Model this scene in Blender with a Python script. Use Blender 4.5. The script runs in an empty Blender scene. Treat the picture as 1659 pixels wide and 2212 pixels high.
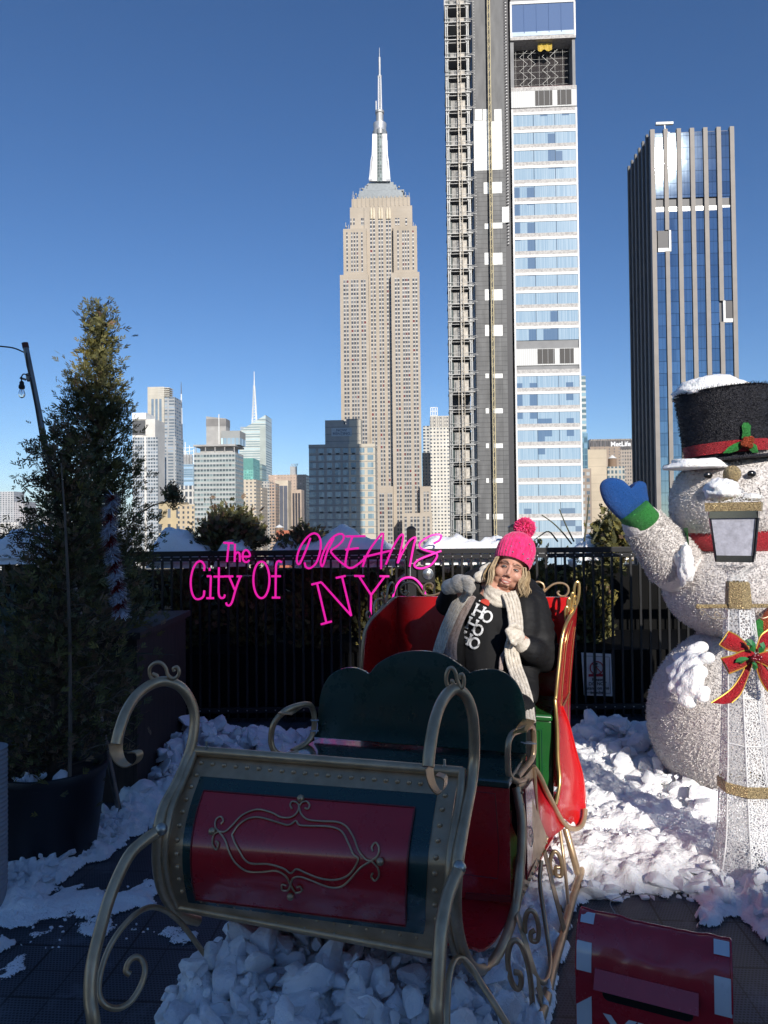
import bpy, math, random
from mathutils import Vector, Matrix, noise
from mathutils.bvhtree import BVHTree
from math import sin, cos, pi, radians as rad, sqrt, atan
S = bpy.context.scene
COL = S.collection
V = Vector

# ---------------- camera ----------------
CX, CY, FO, EYE = 829.5, 1106.0, 1534.0, 1.65
ROLL, PITCH = 0.0105, atan(28 / 1534)
CAM = V((0, 0, EYE))
_f0 = V((0, cos(PITCH), sin(PITCH)))
_dn = V((0, sin(PITCH), -cos(PITCH)))
_r0 = V((1, 0, 0))
RV = _r0 * cos(ROLL) + _dn * sin(ROLL)
DV = _dn * cos(ROLL) - _r0 * sin(ROLL)
cd = bpy.data.cameras.new('camera')
cam = bpy.data.objects.new('camera', cd)
COL.objects.link(cam)
m = Matrix((RV, -DV, -_f0)).transposed().to_4x4()
m.translation = CAM
cam.matrix_world = m
cd.sensor_fit = 'VERTICAL'
cd.sensor_height = 36
cd.lens = 36 * FO / 2212
cd.clip_start = 0.05
cd.clip_end = 40000
S.camera = cam
# ---------------- world, sun, exposure ----------------
SUN_EL, SUN_AZ = rad(25.4), rad(15.7)      # sun stands behind the viewer, a little to the right
w = bpy.data.worlds.new('World')
S.world = w
w.use_nodes = True
nt = w.node_tree
sk = nt.nodes.new('ShaderNodeTexSky')
sk.sky_type = 'NISHITA'
sk.sun_disc = False
sk.sun_elevation = SUN_EL
sk.sun_rotation = pi - SUN_AZ
sk.altitude = 1200
sk.air_density = 1.0
sk.dust_density = 0.1
sk.ozone_density = 4.0
bg = nt.nodes['Background']
bg.inputs[1].default_value = 0.107
hs = nt.nodes.new('ShaderNodeHueSaturation'); hs.inputs['Saturation'].default_value = 1.14; hs.inputs['Hue'].default_value = 0.505; hs.inputs['Value'].default_value = 1.0
nt.links.new(sk.outputs[0], hs.inputs['Color']); nt.links.new(hs.outputs[0], bg.inputs[0])
sl = bpy.data.lights.new('sun', 'SUN')
sl.energy = 5.0
sl.angle = rad(0.5)
sl.color = (1.0, 0.94, 0.86)
so = bpy.data.objects.new('sun', sl)
COL.objects.link(so)
SUN_DIR = V((sin(SUN_AZ) * cos(SUN_EL), -cos(SUN_AZ) * cos(SUN_EL), sin(SUN_EL)))   # towards the sun
so.rotation_euler = SUN_DIR.to_track_quat('Z', 'Y').to_euler()
so.location = (0, -20, 30)
S.view_settings.view_transform = 'Standard'
S.view_settings.look = 'None'
S.view_settings.exposure = 0.15
S.view_settings.gamma = 1.0
S.cycles.use_denoising = True
S.cycles.max_bounces = 6
S.cycles.transparent_max_bounces = 12
S.cycles.sample_clamp_indirect = 6

# ---------------- pixel to place ----------------
def ray(x, y):
    v = RV * (x - CX) + DV * (y - CY) + _f0 * FO
    return v / v.y
def at(x, y, d): return CAM + ray(x, y) * d
def gnd(x, y, z=0.0):
    r = ray(x, y)
    return CAM + r * ((z - EYE) / r.z)

# ---------------- objects ----------------
XF = {}
def tag(o, label=None, cat=None, group=None, kind=None):
    if label: o['label'] = label
    if cat: o['category'] = cat
    if group: o['group'] = group
    if kind: o['kind'] = kind
    return o
def thing(name, label, cat, loc=(0, 0, 0), rz=0.0, group=None, kind=None):
    o = bpy.data.objects.new(name, None)
    o.empty_display_size = 0.2
    COL.objects.link(o)
    o.location = loc
    o.rotation_euler = (0, 0, rz)
    XF[o.name] = Matrix.Translation(V(loc)) @ Matrix.Rotation(rz, 4, 'Z')
    return tag(o, label, cat, group, kind)

class MB:
    """collects shapes in world (or local) coordinates, then links them as one mesh object"""
    def __init__(s): s.v = []; s.f = []; s.mi = []; s.cur = 0
    def face(s, idx): s.f.append(tuple(idx)); s.mi.append(s.cur)
    def add(s, vs, fs):
        n = len(s.v); s.v.extend([V(p) for p in vs])
        for f in fs: s.face([n + i for i in f])
        return s
    def box(s, c, size, rz=0.0, M=None):
        hx, hy, hz = size[0] / 2, size[1] / 2, size[2] / 2
        vs = [V((sx * hx, sy * hy, sz * hz)) for sz in (-1, 1) for sy in (-1, 1) for sx in (-1, 1)]
        if M is None: M = Matrix.Rotation(rz, 3, 'Z')
        return s.add([M @ p + V(c) for p in vs], [(0, 2, 3, 1), (4, 5, 7, 6), (0, 1, 5, 4), (2, 6, 7, 3), (0, 4, 6, 2), (1, 3, 7, 5)])
    def bb(s, x0, x1, y0, y1, z0, z1):
        return s.box(((x0 + x1) / 2, (y0 + y1) / 2, (z0 + z1) / 2), (x1 - x0, y1 - y0, z1 - z0))
    def hexa(s, p8):
        return s.add(p8, [(0, 3, 2, 1), (4, 5, 6, 7), (0, 1, 5, 4), (1, 2, 6, 5), (2, 3, 7, 6), (3, 0, 4, 7)])
    def beam(s, a, b, wx, wy=None, up=(0, 0, 1)):
        a, b = V(a), V(b); wy = wy or wx
        t = (b - a).normalized(); u = V(up)
        if abs(t.dot(u)) > .98: u = V((1, 0, 0))
        sx = t.cross(u).normalized() * wx / 2; sy = sx.cross(t).normalized() * wy / 2
        return s.hexa([a - sx - sy, a + sx - sy, a + sx + sy, a - sx + sy, b - sx - sy, b + sx - sy, b + sx + sy, b - sx + sy])
    def prism(s, poly, ext):
        ext = V(ext); n = len(poly); poly = [V(p) for p in poly]
        fs = [tuple(range(n)), tuple(range(2 * n - 1, n - 1, -1))]
        for i in range(n): j = (i + 1) % n; fs.append((i, i + n, j + n, j))
        return s.add(poly + [p + ext for p in poly], fs)
    def tube(s, pts, r, seg=10, closed=False, rx=None, up=None, smooth=0):
        """round tube (or oval: rx along 'up', r across) through pts"""
        pts = [V(p) for p in pts]
        if smooth: pts = spline(pts, smooth, closed)
        n = len(pts)
        rs = r if isinstance(r, (list, tuple)) else None
        if rs and len(rs) != n:
            k = len(rs); rr = []
            for i in range(n):
                q = i / (n - 1) * (k - 1); a = min(int(q), k - 2); rr.append(rs[a] + (rs[a + 1] - rs[a]) * (q - a))
            rs = rr
        base = len(s.v); nrm = None
        for i in range(n):
            if closed: t = pts[(i + 1) % n] - pts[i - 1]
            else: t = pts[min(i + 1, n - 1)] - pts[max(i - 1, 0)]
            if t.length < 1e-9: t = V((0, 0, 1))
            t.normalize()
            if up is not None:
                nrm = V(up) - t * t.dot(V(up))
            elif nrm is None:
                nrm = t.orthogonal()
            else:
                nrm = nrm - t * t.dot(nrm)
            if nrm.length < 1e-6: nrm = t.orthogonal()
            nrm.normalize(); bn = t.cross(nrm)
            rad_ = rs[i] if rs else r
            ra = rx if rx is not None else rad_
            for k in range(seg):
                a = 2 * pi * k / seg
                s.v.append(pts[i] + nrm * cos(a) * ra + bn * sin(a) * rad_)
        m_ = n if closed else n - 1
        for i in range(m_):
            for k in range(seg):
                a = base + i * seg + k; b = base + i * seg + (k + 1) % seg
                j = (i + 1) % n
                c_ = base + j * seg + (k + 1) % seg; d_ = base + j * seg + k
                s.face((a, b, c_, d_))
        if not closed:
            s.face([base + k for k in range(seg)][::-1]); s.face([base + (n - 1) * seg + k for k in range(seg)])
        return s
    def lathe(s, c, prof, seg=24, M=None, sx=1, sy=1):
        c = V(c); base = len(s.v); M = M or Matrix.Identity(3)
        for r, z in prof:
            for k in range(seg):
                a = 2 * pi * k / seg
                s.v.append(c + M @ V((r * cos(a) * sx, r * sin(a) * sy, z)))
        for i in range(len(prof) - 1):
            for k in range(seg):
                a = base + i * seg + k; b = base + i * seg + (k + 1) % seg
                s.face((a, b, b + seg, a + seg))
        s.face([base + k for k in range(seg)][::-1]); s.face([base + (len(prof) - 1) * seg + k for k in range(seg)])
        return s
    def ell(s, c, r, seg=16, rings=10, M=None):
        if not isinstance(r, (list, tuple, Vector)): r = (r, r, r)
        c = V(c); base = len(s.v); M = M or Matrix.Identity(3)
        for i in range(1, rings):
            th = pi * i / rings
            for k in range(seg):
                a = 2 * pi * k / seg
                s.v.append(c + M @ V((r[0] * sin(th) * cos(a), r[1] * sin(th) * sin(a), r[2] * cos(th))))
        s.v.append(c + M @ V((0, 0, r[2]))); s.v.append(c + M @ V((0, 0, -r[2])))
        T = base + (rings - 1) * seg; B = T + 1
        for k in range(seg):
            k2 = (k + 1) % seg
            s.face((T, base + k, base + k2))
            for i in range(rings - 2):
                a = base + i * seg; s.face((a + k, a + seg + k, a + seg + k2, a + k2))
            a = base + (rings - 2) * seg; s.face((a + k2, a + k, B))
        return s
    def cap(s, a, b, ra, rb, seg=12):
        """tapered capsule"""
        a, b = V(a), V(b); t = (b - a); L = t.length
        if L < 1e-6: return s.ell(a, ra)
        M = t.to_track_quat('Z', 'Y').to_matrix(); prof = []
        for i in range(1, 6): th = pi / 2 * (1 - i / 5); prof.append((ra * cos(th), -ra * sin(th)))
        for i in range(0, 5): th = pi / 2 * i / 5; prof.append((rb * cos(th), L + rb * sin(th)))
        return s.lathe(a, prof, seg, M)
    def grid(s, rows, thick=None):
        """rows: list of lists of points. optional thickness vector function"""
        n = len(s.v); R_, C_ = len(rows), len(rows[0])
        for r in rows: s.v.extend([V(p) for p in r])
        for i in range(R_ - 1):
            for j in range(C_ - 1):
                a = n + i * C_ + j; s.face((a, a + 1, a + C_ + 1, a + C_))
        if thick is not None:
            th = V(thick); m_ = len(s.v)
            for r in rows: s.v.extend([V(p) + th for p in r])
            for i in range(R_ - 1):
                for j in range(C_ - 1):
                    a = m_ + i * C_ + j; s.face((a, a + C_, a + C_ + 1, a + 1))
            def edge(i0, i1): s.face((n + i0, m_ + i0, m_ + i1, n + i1))
            for j in range(C_ - 1): edge(j + 1, j); edge((R_ - 1) * C_ + j, (R_ - 1) * C_ + j + 1)
            for i in range(R_ - 1): edge(i * C_, (i + 1) * C_); edge((i + 1) * C_ + C_ - 1, i * C_ + C_ - 1)
        return s
    def build(s, name, mat, parent=None, local=False, smooth=35, bevel=0):
        me = bpy.data.meshes.new(name)
        vs = s.v
        if parent is not None and not local:
            iv = XF[parent.name].inverted(); vs = [iv @ p for p in vs]
        me.from_pydata([tuple(p) for p in vs], [], s.f)
        mats = mat if isinstance(mat, (list, tuple)) else [mat]
        for mm in mats: me.materials.append(mm)
        if len(mats) > 1: me.polygons.foreach_set('material_index', s.mi)
        if smooth:
            me.polygons.foreach_set('use_smooth', [True] * len(me.polygons))
            if smooth < 180: me.set_sharp_from_angle(angle=rad(smooth))
        me.update()
        o = bpy.data.objects.new(name, me)
        COL.objects.link(o)
        if parent is not None:
            o.parent = parent; XF[o.name] = XF[parent.name]
        else:
            XF[o.name] = Matrix.Identity(4)
        if bevel:
            b = o.modifiers.new('bevel', 'BEVEL'); b.width = bevel; b.segments = 2; b.limit_method = 'ANGLE'; b.angle_limit = rad(40)
        return o

def solo(mb, name, mat, label, cat, loc=None, group=None, kind=None, **k):
    """a thing that is one mesh, its origin at its base"""
    if loc is not None:
        XF['_t'] = Matrix.Translation(V(loc))
        iv = XF['_t'].inverted(); mb.v = [iv @ p for p in mb.v]
    o = mb.build(name, mat, None, **k)
    if loc is not None: o.location = loc; XF[o.name] = XF['_t']
    return tag(o, label, cat, group, kind)

def spline(P, k=6, closed=False):
    P = [V(p) for p in P]; n = len(P); out = []
    rng = range(n if closed else n - 1)
    for i in rng:
        p0 = P[i - 1] if (i > 0 or closed) else P[0] * 2 - P[1]
        p1 = P[i]; p2 = P[(i + 1) % n]
        p3 = P[(i + 2) % n] if (i + 2 < n or closed) else P[n - 1] * 2 - P[n - 2]
        for q in range(k):
            t = q / k
            out.append(0.5 * ((2 * p1) + (p2 - p0) * t + (2 * p0 - 5 * p1 + 4 * p2 - p3) * t * t + (3 * p1 - p0 - 3 * p2 + p3) * t ** 3))
    if not closed: out.append(P[-1])
    return out

# ---------------- materials ----------------
class E:
    """a socket with arithmetic"""
    def __init__(s, nt, k): s.nt = nt; s.k = k
    def op(s, o, b=None, c=None, clamp=False):
        n = s.nt.nodes.new('ShaderNodeMath'); n.operation = o; n.use_clamp = clamp
        for i, q in enumerate((s, b, c)):
            if q is None: continue
            if isinstance(q, E): s.nt.links.new(q.k, n.inputs[i])
            else: n.inputs[i].default_value = q
        return E(s.nt, n.outputs[0])
    def __add__(s, b): return s.op('ADD', b)
    def __sub__(s, b): return s.op('SUBTRACT', b)
    def __mul__(s, b): return s.op('MULTIPLY', b)
    def __truediv__(s, b): return s.op('DIVIDE', b)
    def __lt__(s, b): return s.op('LESS_THAN', b)
    def __gt__(s, b): return s.op('GREATER_THAN', b)
    def fr(s): return s.op('FRACT')
    def fl(s): return s.op('FLOOR')
    def ab(s): return s.op('ABSOLUTE')
    def inv(s): return s.op('MULTIPLY_ADD', -1.0, 1.0)

class Mt:
    def __init__(s, name, col=(.5, .5, .5), rough=.6, metal=0.0, spec=.5):
        s.m = bpy.data.materials.new(name); s.m.use_nodes = True
        s.nt = s.m.node_tree; s.b = s.nt.nodes['Principled BSDF']
        s.set('Base Color', (*col, 1)); s.set('Roughness', rough); s.set('Metallic', metal); s.set('Specular IOR Level', spec)
        s.col = col; s._tc = None
    def set(s, k, v):
        i = s.b.inputs[k]
        if isinstance(v, E): s.nt.links.new(v.k, i)
        elif hasattr(v, 'is_output'): s.nt.links.new(v, i)
        else: i.default_value = v
        return s
    def tc(s, which='Object'):
        if s._tc is None: s._tc = s.nt.nodes.new('ShaderNodeTexCoord')
        return s._tc.outputs[which]
    def xyz(s, which='Object'):
        n = s.nt.nodes.new('ShaderNodeSeparateXYZ'); s.nt.links.new(s.tc(which), n.inputs[0])
        return [E(s.nt, o) for o in n.outputs]
    def nrm(s):
        g = s.nt.nodes.new('ShaderNodeNewGeometry'); n = s.nt.nodes.new('ShaderNodeSeparateXYZ')
        s.nt.links.new(g.outputs['Normal'], n.inputs[0]); return [E(s.nt, o) for o in n.outputs]
    def noise(s, scale=5, detail=3, rough=.55, vec=None, stretch=None, dist=0):
        n = s.nt.nodes.new('ShaderNodeTexNoise'); n.inputs['Scale'].default_value = scale
        n.inputs['Detail'].default_value = detail; n.inputs['Roughness'].default_value = rough; n.inputs['Distortion'].default_value = dist
        src = vec if vec is not None else s.tc()
        if stretch:
            mp = s.nt.nodes.new('ShaderNodeMapping'); mp.inputs['Scale'].default_value = stretch
            s.nt.links.new(src, mp.inputs[0]); src = mp.outputs[0]
        s.nt.links.new(src, n.inputs['Vector'])
        return E(s.nt, n.outputs[0])
    def voro(s, scale=20, feature='F1', out='Distance', vec=None):
        n = s.nt.nodes.new('ShaderNodeTexVoronoi'); n.feature = feature; n.inputs['Scale'].default_value = scale
        s.nt.links.new(vec if vec is not None else s.tc(), n.inputs['Vector']); return E(s.nt, n.outputs[out])
    def white(s, *es):
        n = s.nt.nodes.new('ShaderNodeTexWhiteNoise'); c = s.nt.nodes.new('ShaderNodeCombineXYZ')
        for i, e in enumerate(es): s.nt.links.new(e.k, c.inputs[i])
        s.nt.links.new(c.outputs[0], n.inputs['Vector']); return E(s.nt, n.outputs['Value'])
    def mix(s, f, a, b):
        n = s.nt.nodes.new('ShaderNodeMix'); n.data_type = 'RGBA'
        if isinstance(f, E): s.nt.links.new(f.k, n.inputs[0])
        else: n.inputs[0].default_value = f
        for q, i in ((a, 6), (b, 7)):
            if isinstance(q, E): s.nt.links.new(q.k, n.inputs[i])
            elif isinstance(q, tuple): n.inputs[i].default_value = (*q[:3], 1)
        return E(s.nt, n.outputs[2])
    def ramp(s, e, lo, hi):
        n = s.nt.nodes.new('ShaderNodeMapRange'); s.nt.links.new(e.k, n.inputs[0])
        n.inputs[1].default_value = lo; n.inputs[2].default_value = hi; return E(s.nt, n.outputs[0])
    def bump(s, e, strength=.4, dist=.01):
        n = s.nt.nodes.new('ShaderNodeBump'); n.inputs['Strength'].default_value = strength; n.inputs['Distance'].default_value = dist
        s.nt.links.new(e.k, n.inputs['Height']); s.nt.links.new(n.outputs[0], s.b.inputs['Normal']); return s

def simple(name, col, rough=.6, metal=0.0, var=.15, vs=6, bump=0, bs=40, bd=.004, coat=0, rv=.0, spec=.5):
    t = Mt(name, col, rough, metal, spec)
    n = t.noise(vs, 4)
    if var:
        lo = tuple(c * (1 - var) for c in col); hi = tuple(min(1, c * (1 + var)) for c in col)
        t.set('Base Color', t.mix(t.ramp(n, .3, .7), lo, hi))
    if rv: t.set('Roughness', t.ramp(n, .2, .8) * rv + (rough - rv / 2))
    if bump: t.bump(t.noise(bs, 3), bump, bd)
    if coat: t.set('Coat Weight', coat); t.set('Coat Roughness', .06)
    return t.m

def facade(name, wall, glass, px, wx, pz, wz, ox=0, oz=0, wr=.8, gr=.15, rnd=.5, var=.12, light=None, mull=0, panel=0):
    """wall with a regular window grid; px,pz = pitch in metres, wx,wz = window share of the pitch"""
    t = Mt(name, wall, wr)
    x, y, z = t.xyz(); nx, ny, nz = t.nrm()
    side = nx.ab() > .6; u = x + (y - x) * side
    U = (u - ox) / px; W = (z - oz) / pz
    mk = (U.fr() < wx) * (W.fr() < wz)
    if mull: mk = mk * ((U.fr() / wx * mull).fr() > .12)
    mk = mk * (nz.ab() < .5)
    r = t.white(U.fl(), W.fl())
    g2 = light or tuple(min(1, c * 2.2 + .05) for c in glass)
    gcol = t.mix((r > (1 - rnd * .5)) * .7 + r * .3, glass, g2)
    nz_ = t.noise(.08, 4)
    wcol = t.mix(t.ramp(nz_, .3, .7), tuple(c * (1 - var) for c in wall), tuple(min(1, c * (1 + var)) for c in wall))
    if panel: wcol = t.mix(((W.fr() > .95) + (U.fr() > .97)) * .5, wcol, tuple(c * .55 for c in wall))
    t.set('Base Color', t.mix(mk, wcol, gcol))
    t.set('Roughness', mk * (gr - wr) + wr)
    return t.m
# ---- unseen stepped block added behind the viewer to shade the front of the terrace ----
_pm = simple('shade_block_pale', (.62, .63, .65), .8, vs=1)
_k = 14.0; _dx, _dz = _k * math.tan(SUN_AZ), _k * math.tan(SUN_EL) / cos(SUN_AZ)
_mb = MB(); _mb.prism([V((x_ + _dx, -6 - _k, z_ + _dz if z_ > .1 else -75)) for x_, z_ in ((-17, 0), (3.2, 0), (3.2, 4.9), (3.13, 5.5), (3.02, 6.1), (3.25, 6.8), (3.58, 7.4), (3.5, 7.85), (-17, 7.85))], (0, -6, 0))
_mb.bb(3.2 + _dx, 17 + _dx, -12 - _k, -6 - _k, -75, 4.62 + _dz)
solo(_mb, 'shade_block', _pm, 'stepped pale block added behind the viewer to shade the terrace front', 'building', (0, -20, -75), smooth=0)
# ================= the city =================
BASE = -75.0
GRID = rad(3.0)
street = simple('asphalt_city', (.06, .06, .065), .9, var=.3, vs=.02)
g = MB(); g.add([(-15000, -3000, BASE), (15000, -3000, BASE), (15000, 25000, BASE), (-15000, 25000, BASE)], [(0, 1, 2, 3)])
tag(g.build('ground', street), kind='structure')

class Bld:
    """a building on the street grid; local x runs along its front, y away from the viewer, z up from the street"""
    def __init__(s, name, label, x0, x1, ytop, d, depth, cat='building', group=None):
        s.d = d
        p = at(x0, ytop, d)
        s.root = thing(name, label, cat, (p.x, p.y, BASE), -GRID, group)
        s.o = V((p.x, p.y, BASE)); s.cx = V((cos(GRID), -sin(GRID), 0)); s.cy = V((sin(GRID), cos(GRID), 0))
        s.W = s.px(x1, ytop)[0]; s.H = p.z - BASE; s.D = depth
    def px(s, x, y, yo=0.0):
        r = ray(x, y); t = (s.o + s.cy * yo - CAM).dot(s.cy) / r.dot(s.cy); q = CAM + r * t - s.o
        return q.dot(s.cx), q.z
    def sx(s, x, y, xo):
        """pixel on the side plane local x = xo -> local (y, z)"""
        r = ray(x, y); t = (s.o + s.cx * xo - CAM).dot(s.cx) / r.dot(s.cx); q = CAM + r * t - s.o
        return q.dot(s.cy), q.z
    def part(s, name, mb, mat, parent=None, **k):
        return mb.build(name, mat, parent or s.root, local=True, **{'smooth': 0, **k})
    def pbox(s, mb, x0, x1, y0, y1, yo0, yo1, ref=None):
        """box whose front face fills the pixel rectangle"""
        ym = ref if ref is not None else (y0 + y1) / 2
        a = s.px(x0, ym, yo0)[0]; b = s.px(x1, ym, yo0)[0]
        xm = (x0 + x1) / 2
        zt = s.px(xm, y0, yo0)[1]; zb = 0.0 if y1 > 5000 else s.px(xm, y1, yo0)[1]
        mb.bb(a, b, yo0, yo1, zb, zt); return a, b, zb, zt
    def bands(s, ztop, zbot, pitch, h, mat, x0=None, x1=None, y0=0, y1=None, name='window_band', out=.06):
        x0 = 0 if x0 is None else x0; x1 = s.W if x1 is None else x1; y1 = s.D if y1 is None else y1
        z = ztop
        while z - h > zbot:
            m_ = MB(); m_.bb(x0 - out, x1 + out, y0 - out, y1 - .3, z - h, z); s.part(name, m_, mat); z -= pitch
    def strips(s, xs, wid, z0, z1, mat, y=0, out=.08, name='window_strip'):
        for x in xs:
            m_ = MB(); m_.bb(x, x + wid, y - out, y + .2, z0, z1); s.part(name, m_, mat)
    def sidestrips(s, ys, wid, z0, z1, mat, x, out=.08, name='window_strip'):
        sg = 1 if x > 1 else -1
        for y in ys:
            m_ = MB(); m_.bb(min(x, x + sg * out), max(x, x + sg * out), y, y + wid, z0, z1); s.part(name, m_, mat)

def frange(a, b, st):
    o = []
    while a < b: o.append(a); a += st
    return o

glassdark = facade('glass_dark_rows', (.2, .2, .2), (.03, .04, .05), 3, .8, 3.6, .6)
steelgrey = simple('weathered_steel', (.38, .38, .37), .5, .5, vs=.3)
whitecoat = simple('white_coating', (.75, .75, .72), .6, vs=.2, var=.1)

# ---- the tall art deco tower with a mast ----
lime = Mt('limestone', (.56, .46, .34), .85)
x, y, z = lime.xyz(); nn = lime.noise(.06, 5); n2 = lime.noise(.5, 3, stretch=(1, 1, .15))
co = lime.mix(lime.ramp(nn, .3, .7), (.37, .315, .245), (.46, .395, .315))
co = lime.mix(((z / 3.75).fr() > .93) * .25, co, (.3, .25, .19))
co = lime.mix(lime.ramp(n2, .55, .75) * .25, co, (.33, .28, .22))
lime.set('Base Color', co); lime = lime.m
st = Mt('deco_window_strip', (.3, .3, .3), .4)
x, y, z = st.xyz(); row = (z / 3.75); r = st.white(row.fl(), (x / 1.9).fl())
win = row.fr() < .62
gl = st.mix((r > .72) * 1.0, (.075, .08, .09), (.18, .185, .19)); gl = st.mix((r > .97) * 1.0, gl, (.16, .03, .03))
cc = st.mix(win, (.36, .345, .32), gl)
st.set('Base Color', cc); st.set('Roughness', win * -.35 + .55); st.set('Metallic', win * -.5 + .5); decostrip = st.m
esb = Bld('skyscraper', 'tall tan stone skyscraper with stepped top and silver antenna mast', 736, 908, 593, 640, 42)
e = esb; mb = MB()
# wings (lower), wings (upper), centre, podium
lw = e.pbox(mb, 736, 797.6, 593, 9e3, 0, 40, ref=800); rw = e.pbox(mb, 847, 908.5, 588, 9e3, 0, 40, ref=800)
luw = e.pbox(mb, 741.6, 792, 493.8, 593, 2, 38); ruw = e.pbox(mb, 850, 901, 488.5, 588, 2, 38)
cen = e.pbox(mb, 790, 851, 446, 9e3, 7, 36, ref=800)
top1 = e.pbox(mb, 756, 890.5, 446, 494, 8, 34); top2 = e.pbox(mb, 759.5, 885.7, 427.5, 446, 9, 33)
po1 = e.pbox(mb, 815, 849.5, 1050.6, 9e3, -14, -.05, ref=1120); po2 = e.pbox(mb, 908, 931.6, 1050.6, 9e3, -8, 20, ref=1120)
po3 = e.pbox(mb, 869, 934, 1108, 9e3, -30, -14.05, ref=1130)
for q in range(14):   # pilasters on the drum
    xx = top2[0] + (top2[1] - top2[0]) * (q + .5) / 14; mb.bb(xx - .5, xx + .5, 8.4, 9, top2[2], top2[3] + 1.2)
e.part('wall', mb, lime)
def strip(x0, x1, y0, y1, yo, ref=None):
    a, za = e.px(x0, ref or (y0 + y1) / 2, yo); b, _ = e.px(x1, ref or (y0 + y1) / 2, yo)
    zt = e.px((x0 + x1) / 2, y0, yo)[1]; zb = e.px((x0 + x1) / 2, y1, yo)[1]
    m_ = MB(); m_.bb(a, b, yo - .12, yo + .1, zb, zt); e.part('window_strip', m_, decostrip)
zx = lambda q: 604.9 + .2734 * q
for a, b in ((503, 517), (526, 540), (563, 576), (584, 597), (606, 619), (642, 655), (663, 676)): strip(zx(a) - .3, zx(b) + .3, 604, 1200, 0, 640)
for a, b in ((908, 921), (930, 943), (968, 981), (988, 1001), (1008, 1021), (1048, 1061), (1070, 1083)): strip(zx(a) - .1, zx(b) + .5, 600, 1200, 0, 640)
for a, b in ((712, 725), (736, 749), (778, 790), (800, 812), (838, 851), (861, 874)): strip(zx(a) - .3, zx(b) + .3, 469, 1200, 7, 480)
for a, b in ((524, 536), (562, 574), (583, 595), (605, 617), (642, 654)): strip(zx(a), zx(b), 502, 588, 2)
for a, b in ((927, 939), (967, 979), (987, 999), (1008, 1020), (1046, 1058)): strip(zx(a), zx(b), 498, 583, 2)
for a, b in ((555, 566), (578, 590), (640, 654), (658, 672), (910, 924), (930, 944), (990, 1004)): strip(zx(a), zx(b), 471, 487, 8)
for a in (788, 808, 852, 872): strip(zx(a), zx(a + 16), 1065, 1200, -14)
for a in (1135, 1160): strip(zx(a), zx(a + 16), 1062, 1105, -8)
for a in (985, 1032, 1060, 1085, 1130, 1165): strip(zx(a), zx(a + 18), 1116, 1200, -30)
fin = simple('pale_deco_fin', (.6, .52, .38), .5, vs=1)
for a in (715, 735, 778, 798, 840, 860):
    c = e.px(zx(a + 6), 462, 7)
    m_ = MB(); m_.lathe((c[0], 6.6, c[1] - 5), [(1.1, 0), (1.3, 6), (.9, 9), (.2, 11)], 8); e.part('ornament', m_, fin, smooth=40)
silver = Mt('mast_metal', (.72, .72, .72), .35, .55)
silver.set('Base Color', silver.mix(silver.ramp(silver.noise(.4, 2, stretch=(6, 6, .2)), .35, .65), (.42, .43, .44), (.68, .67, .65))); silver = silver.m
greymt = simple('crown_grey', (.2, .22, .23), .5, .3, vs=.5)
mb = MB()
for i, (a, b, y0, y1) in enumerate(((774, 871, 417, 428), (776, 873, 411, 417), (783, 858, 405, 411), (788, 856, 400, 405.5), (795, 850, 394, 400.5))):
    e.pbox(mb, a, b, y0, y1, 10 + i * 1.5, 32 - i * 1.5)
e.part('crown', mb, greymt)
mb = MB()
for i in range(26):
    a = e.px(761 + i * 4.9, 426, 9.5); mb.bb(a[0] - .15, a[0] + .15, 9.3, 9.6, a[1] - 1, a[1] + 2)
for a, h in ((763, 8), (778, 14), (784, 6), (855, 16), (868, 10), (876, 7), (884, 6), (747, 9), (753, 5), (893, 9), (897, 6)):
    c = e.px(a, 424 if 757 < a < 888 else 492, 12); mb.bb(c[0] - .25, c[0] + .25, 11.7, 12.3, c[1] - 2, c[1] + h * .55)
for a, b in ((769, 421), (783, 409), (794, 401), (862, 405), (870, 413), (888, 487), (748, 491), (875, 424), (846, 483), (774, 478)):
    c = e.px(a, b, 12); mb.ell((c[0], 11, c[1]), 1.0, 8, 6)
e.part('rooftop_aerials', mb, simple('aerial_grey', (.33, .33, .33), .7, vs=1))
ctr = 20.0
def ring(mb, prof, seg=16, yref=20.0):
    """prof in pixels: (x half width, y)"""
    c = e.px(821, 330, yref)[0]; out = []
    for hw, yy in prof:
        a = e.px(821 - hw, yy, yref); b = e.px(821 + hw, yy, yref); out.append(((b[0] - a[0]) / 2, a[1]))
    mb.lathe((c, yref, 0), out, seg)
mb = MB(); ring(mb, [(15, 399), (15, 297)], 8); e.part('mast_window', mb, facade('mast_glass', (.3, .32, .32), (.1, .13, .12), 2, .7, 3, .8))
mb = MB()
for sx_ in (-1, 1):
    for yy in (-1, 1):
        prof = [(22.5, 398), (22, 385), (20.5, 368), (19, 352), (17, 341), (16, 320), (15.6, 297)]
        c0 = e.px(821, 330, ctr)[0]; P = []
        for hw, py in prof:
            q = e.px(821 + sx_ * hw, py, ctr); P.append((q[0], q[1]))
        inner = [(e.px(821 + sx_ * 6, py, ctr)[0], e.px(821 + sx_ * 6, py, ctr)[1]) for hw, py in prof][::-1]
        poly = [V((a, ctr + yy * 6.4, b)) for a, b in P + inner]
        mb.prism(poly, (0, -yy * 2.2, 0))
for sx_ in (-1, 1):
    for k in range(4):
        a = e.px(821 + sx_ * (22 - k * 2), 396, ctr); b = e.px(821 + sx_ * (16 - k * .5), 352 - k * 6, ctr)
        mb.beam((a[0], ctr - 6.9, a[1]), (b[0], ctr - 6.9, b[1]), .5, 1.0)
e.part('mast_buttress', mb, silver)
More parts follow.
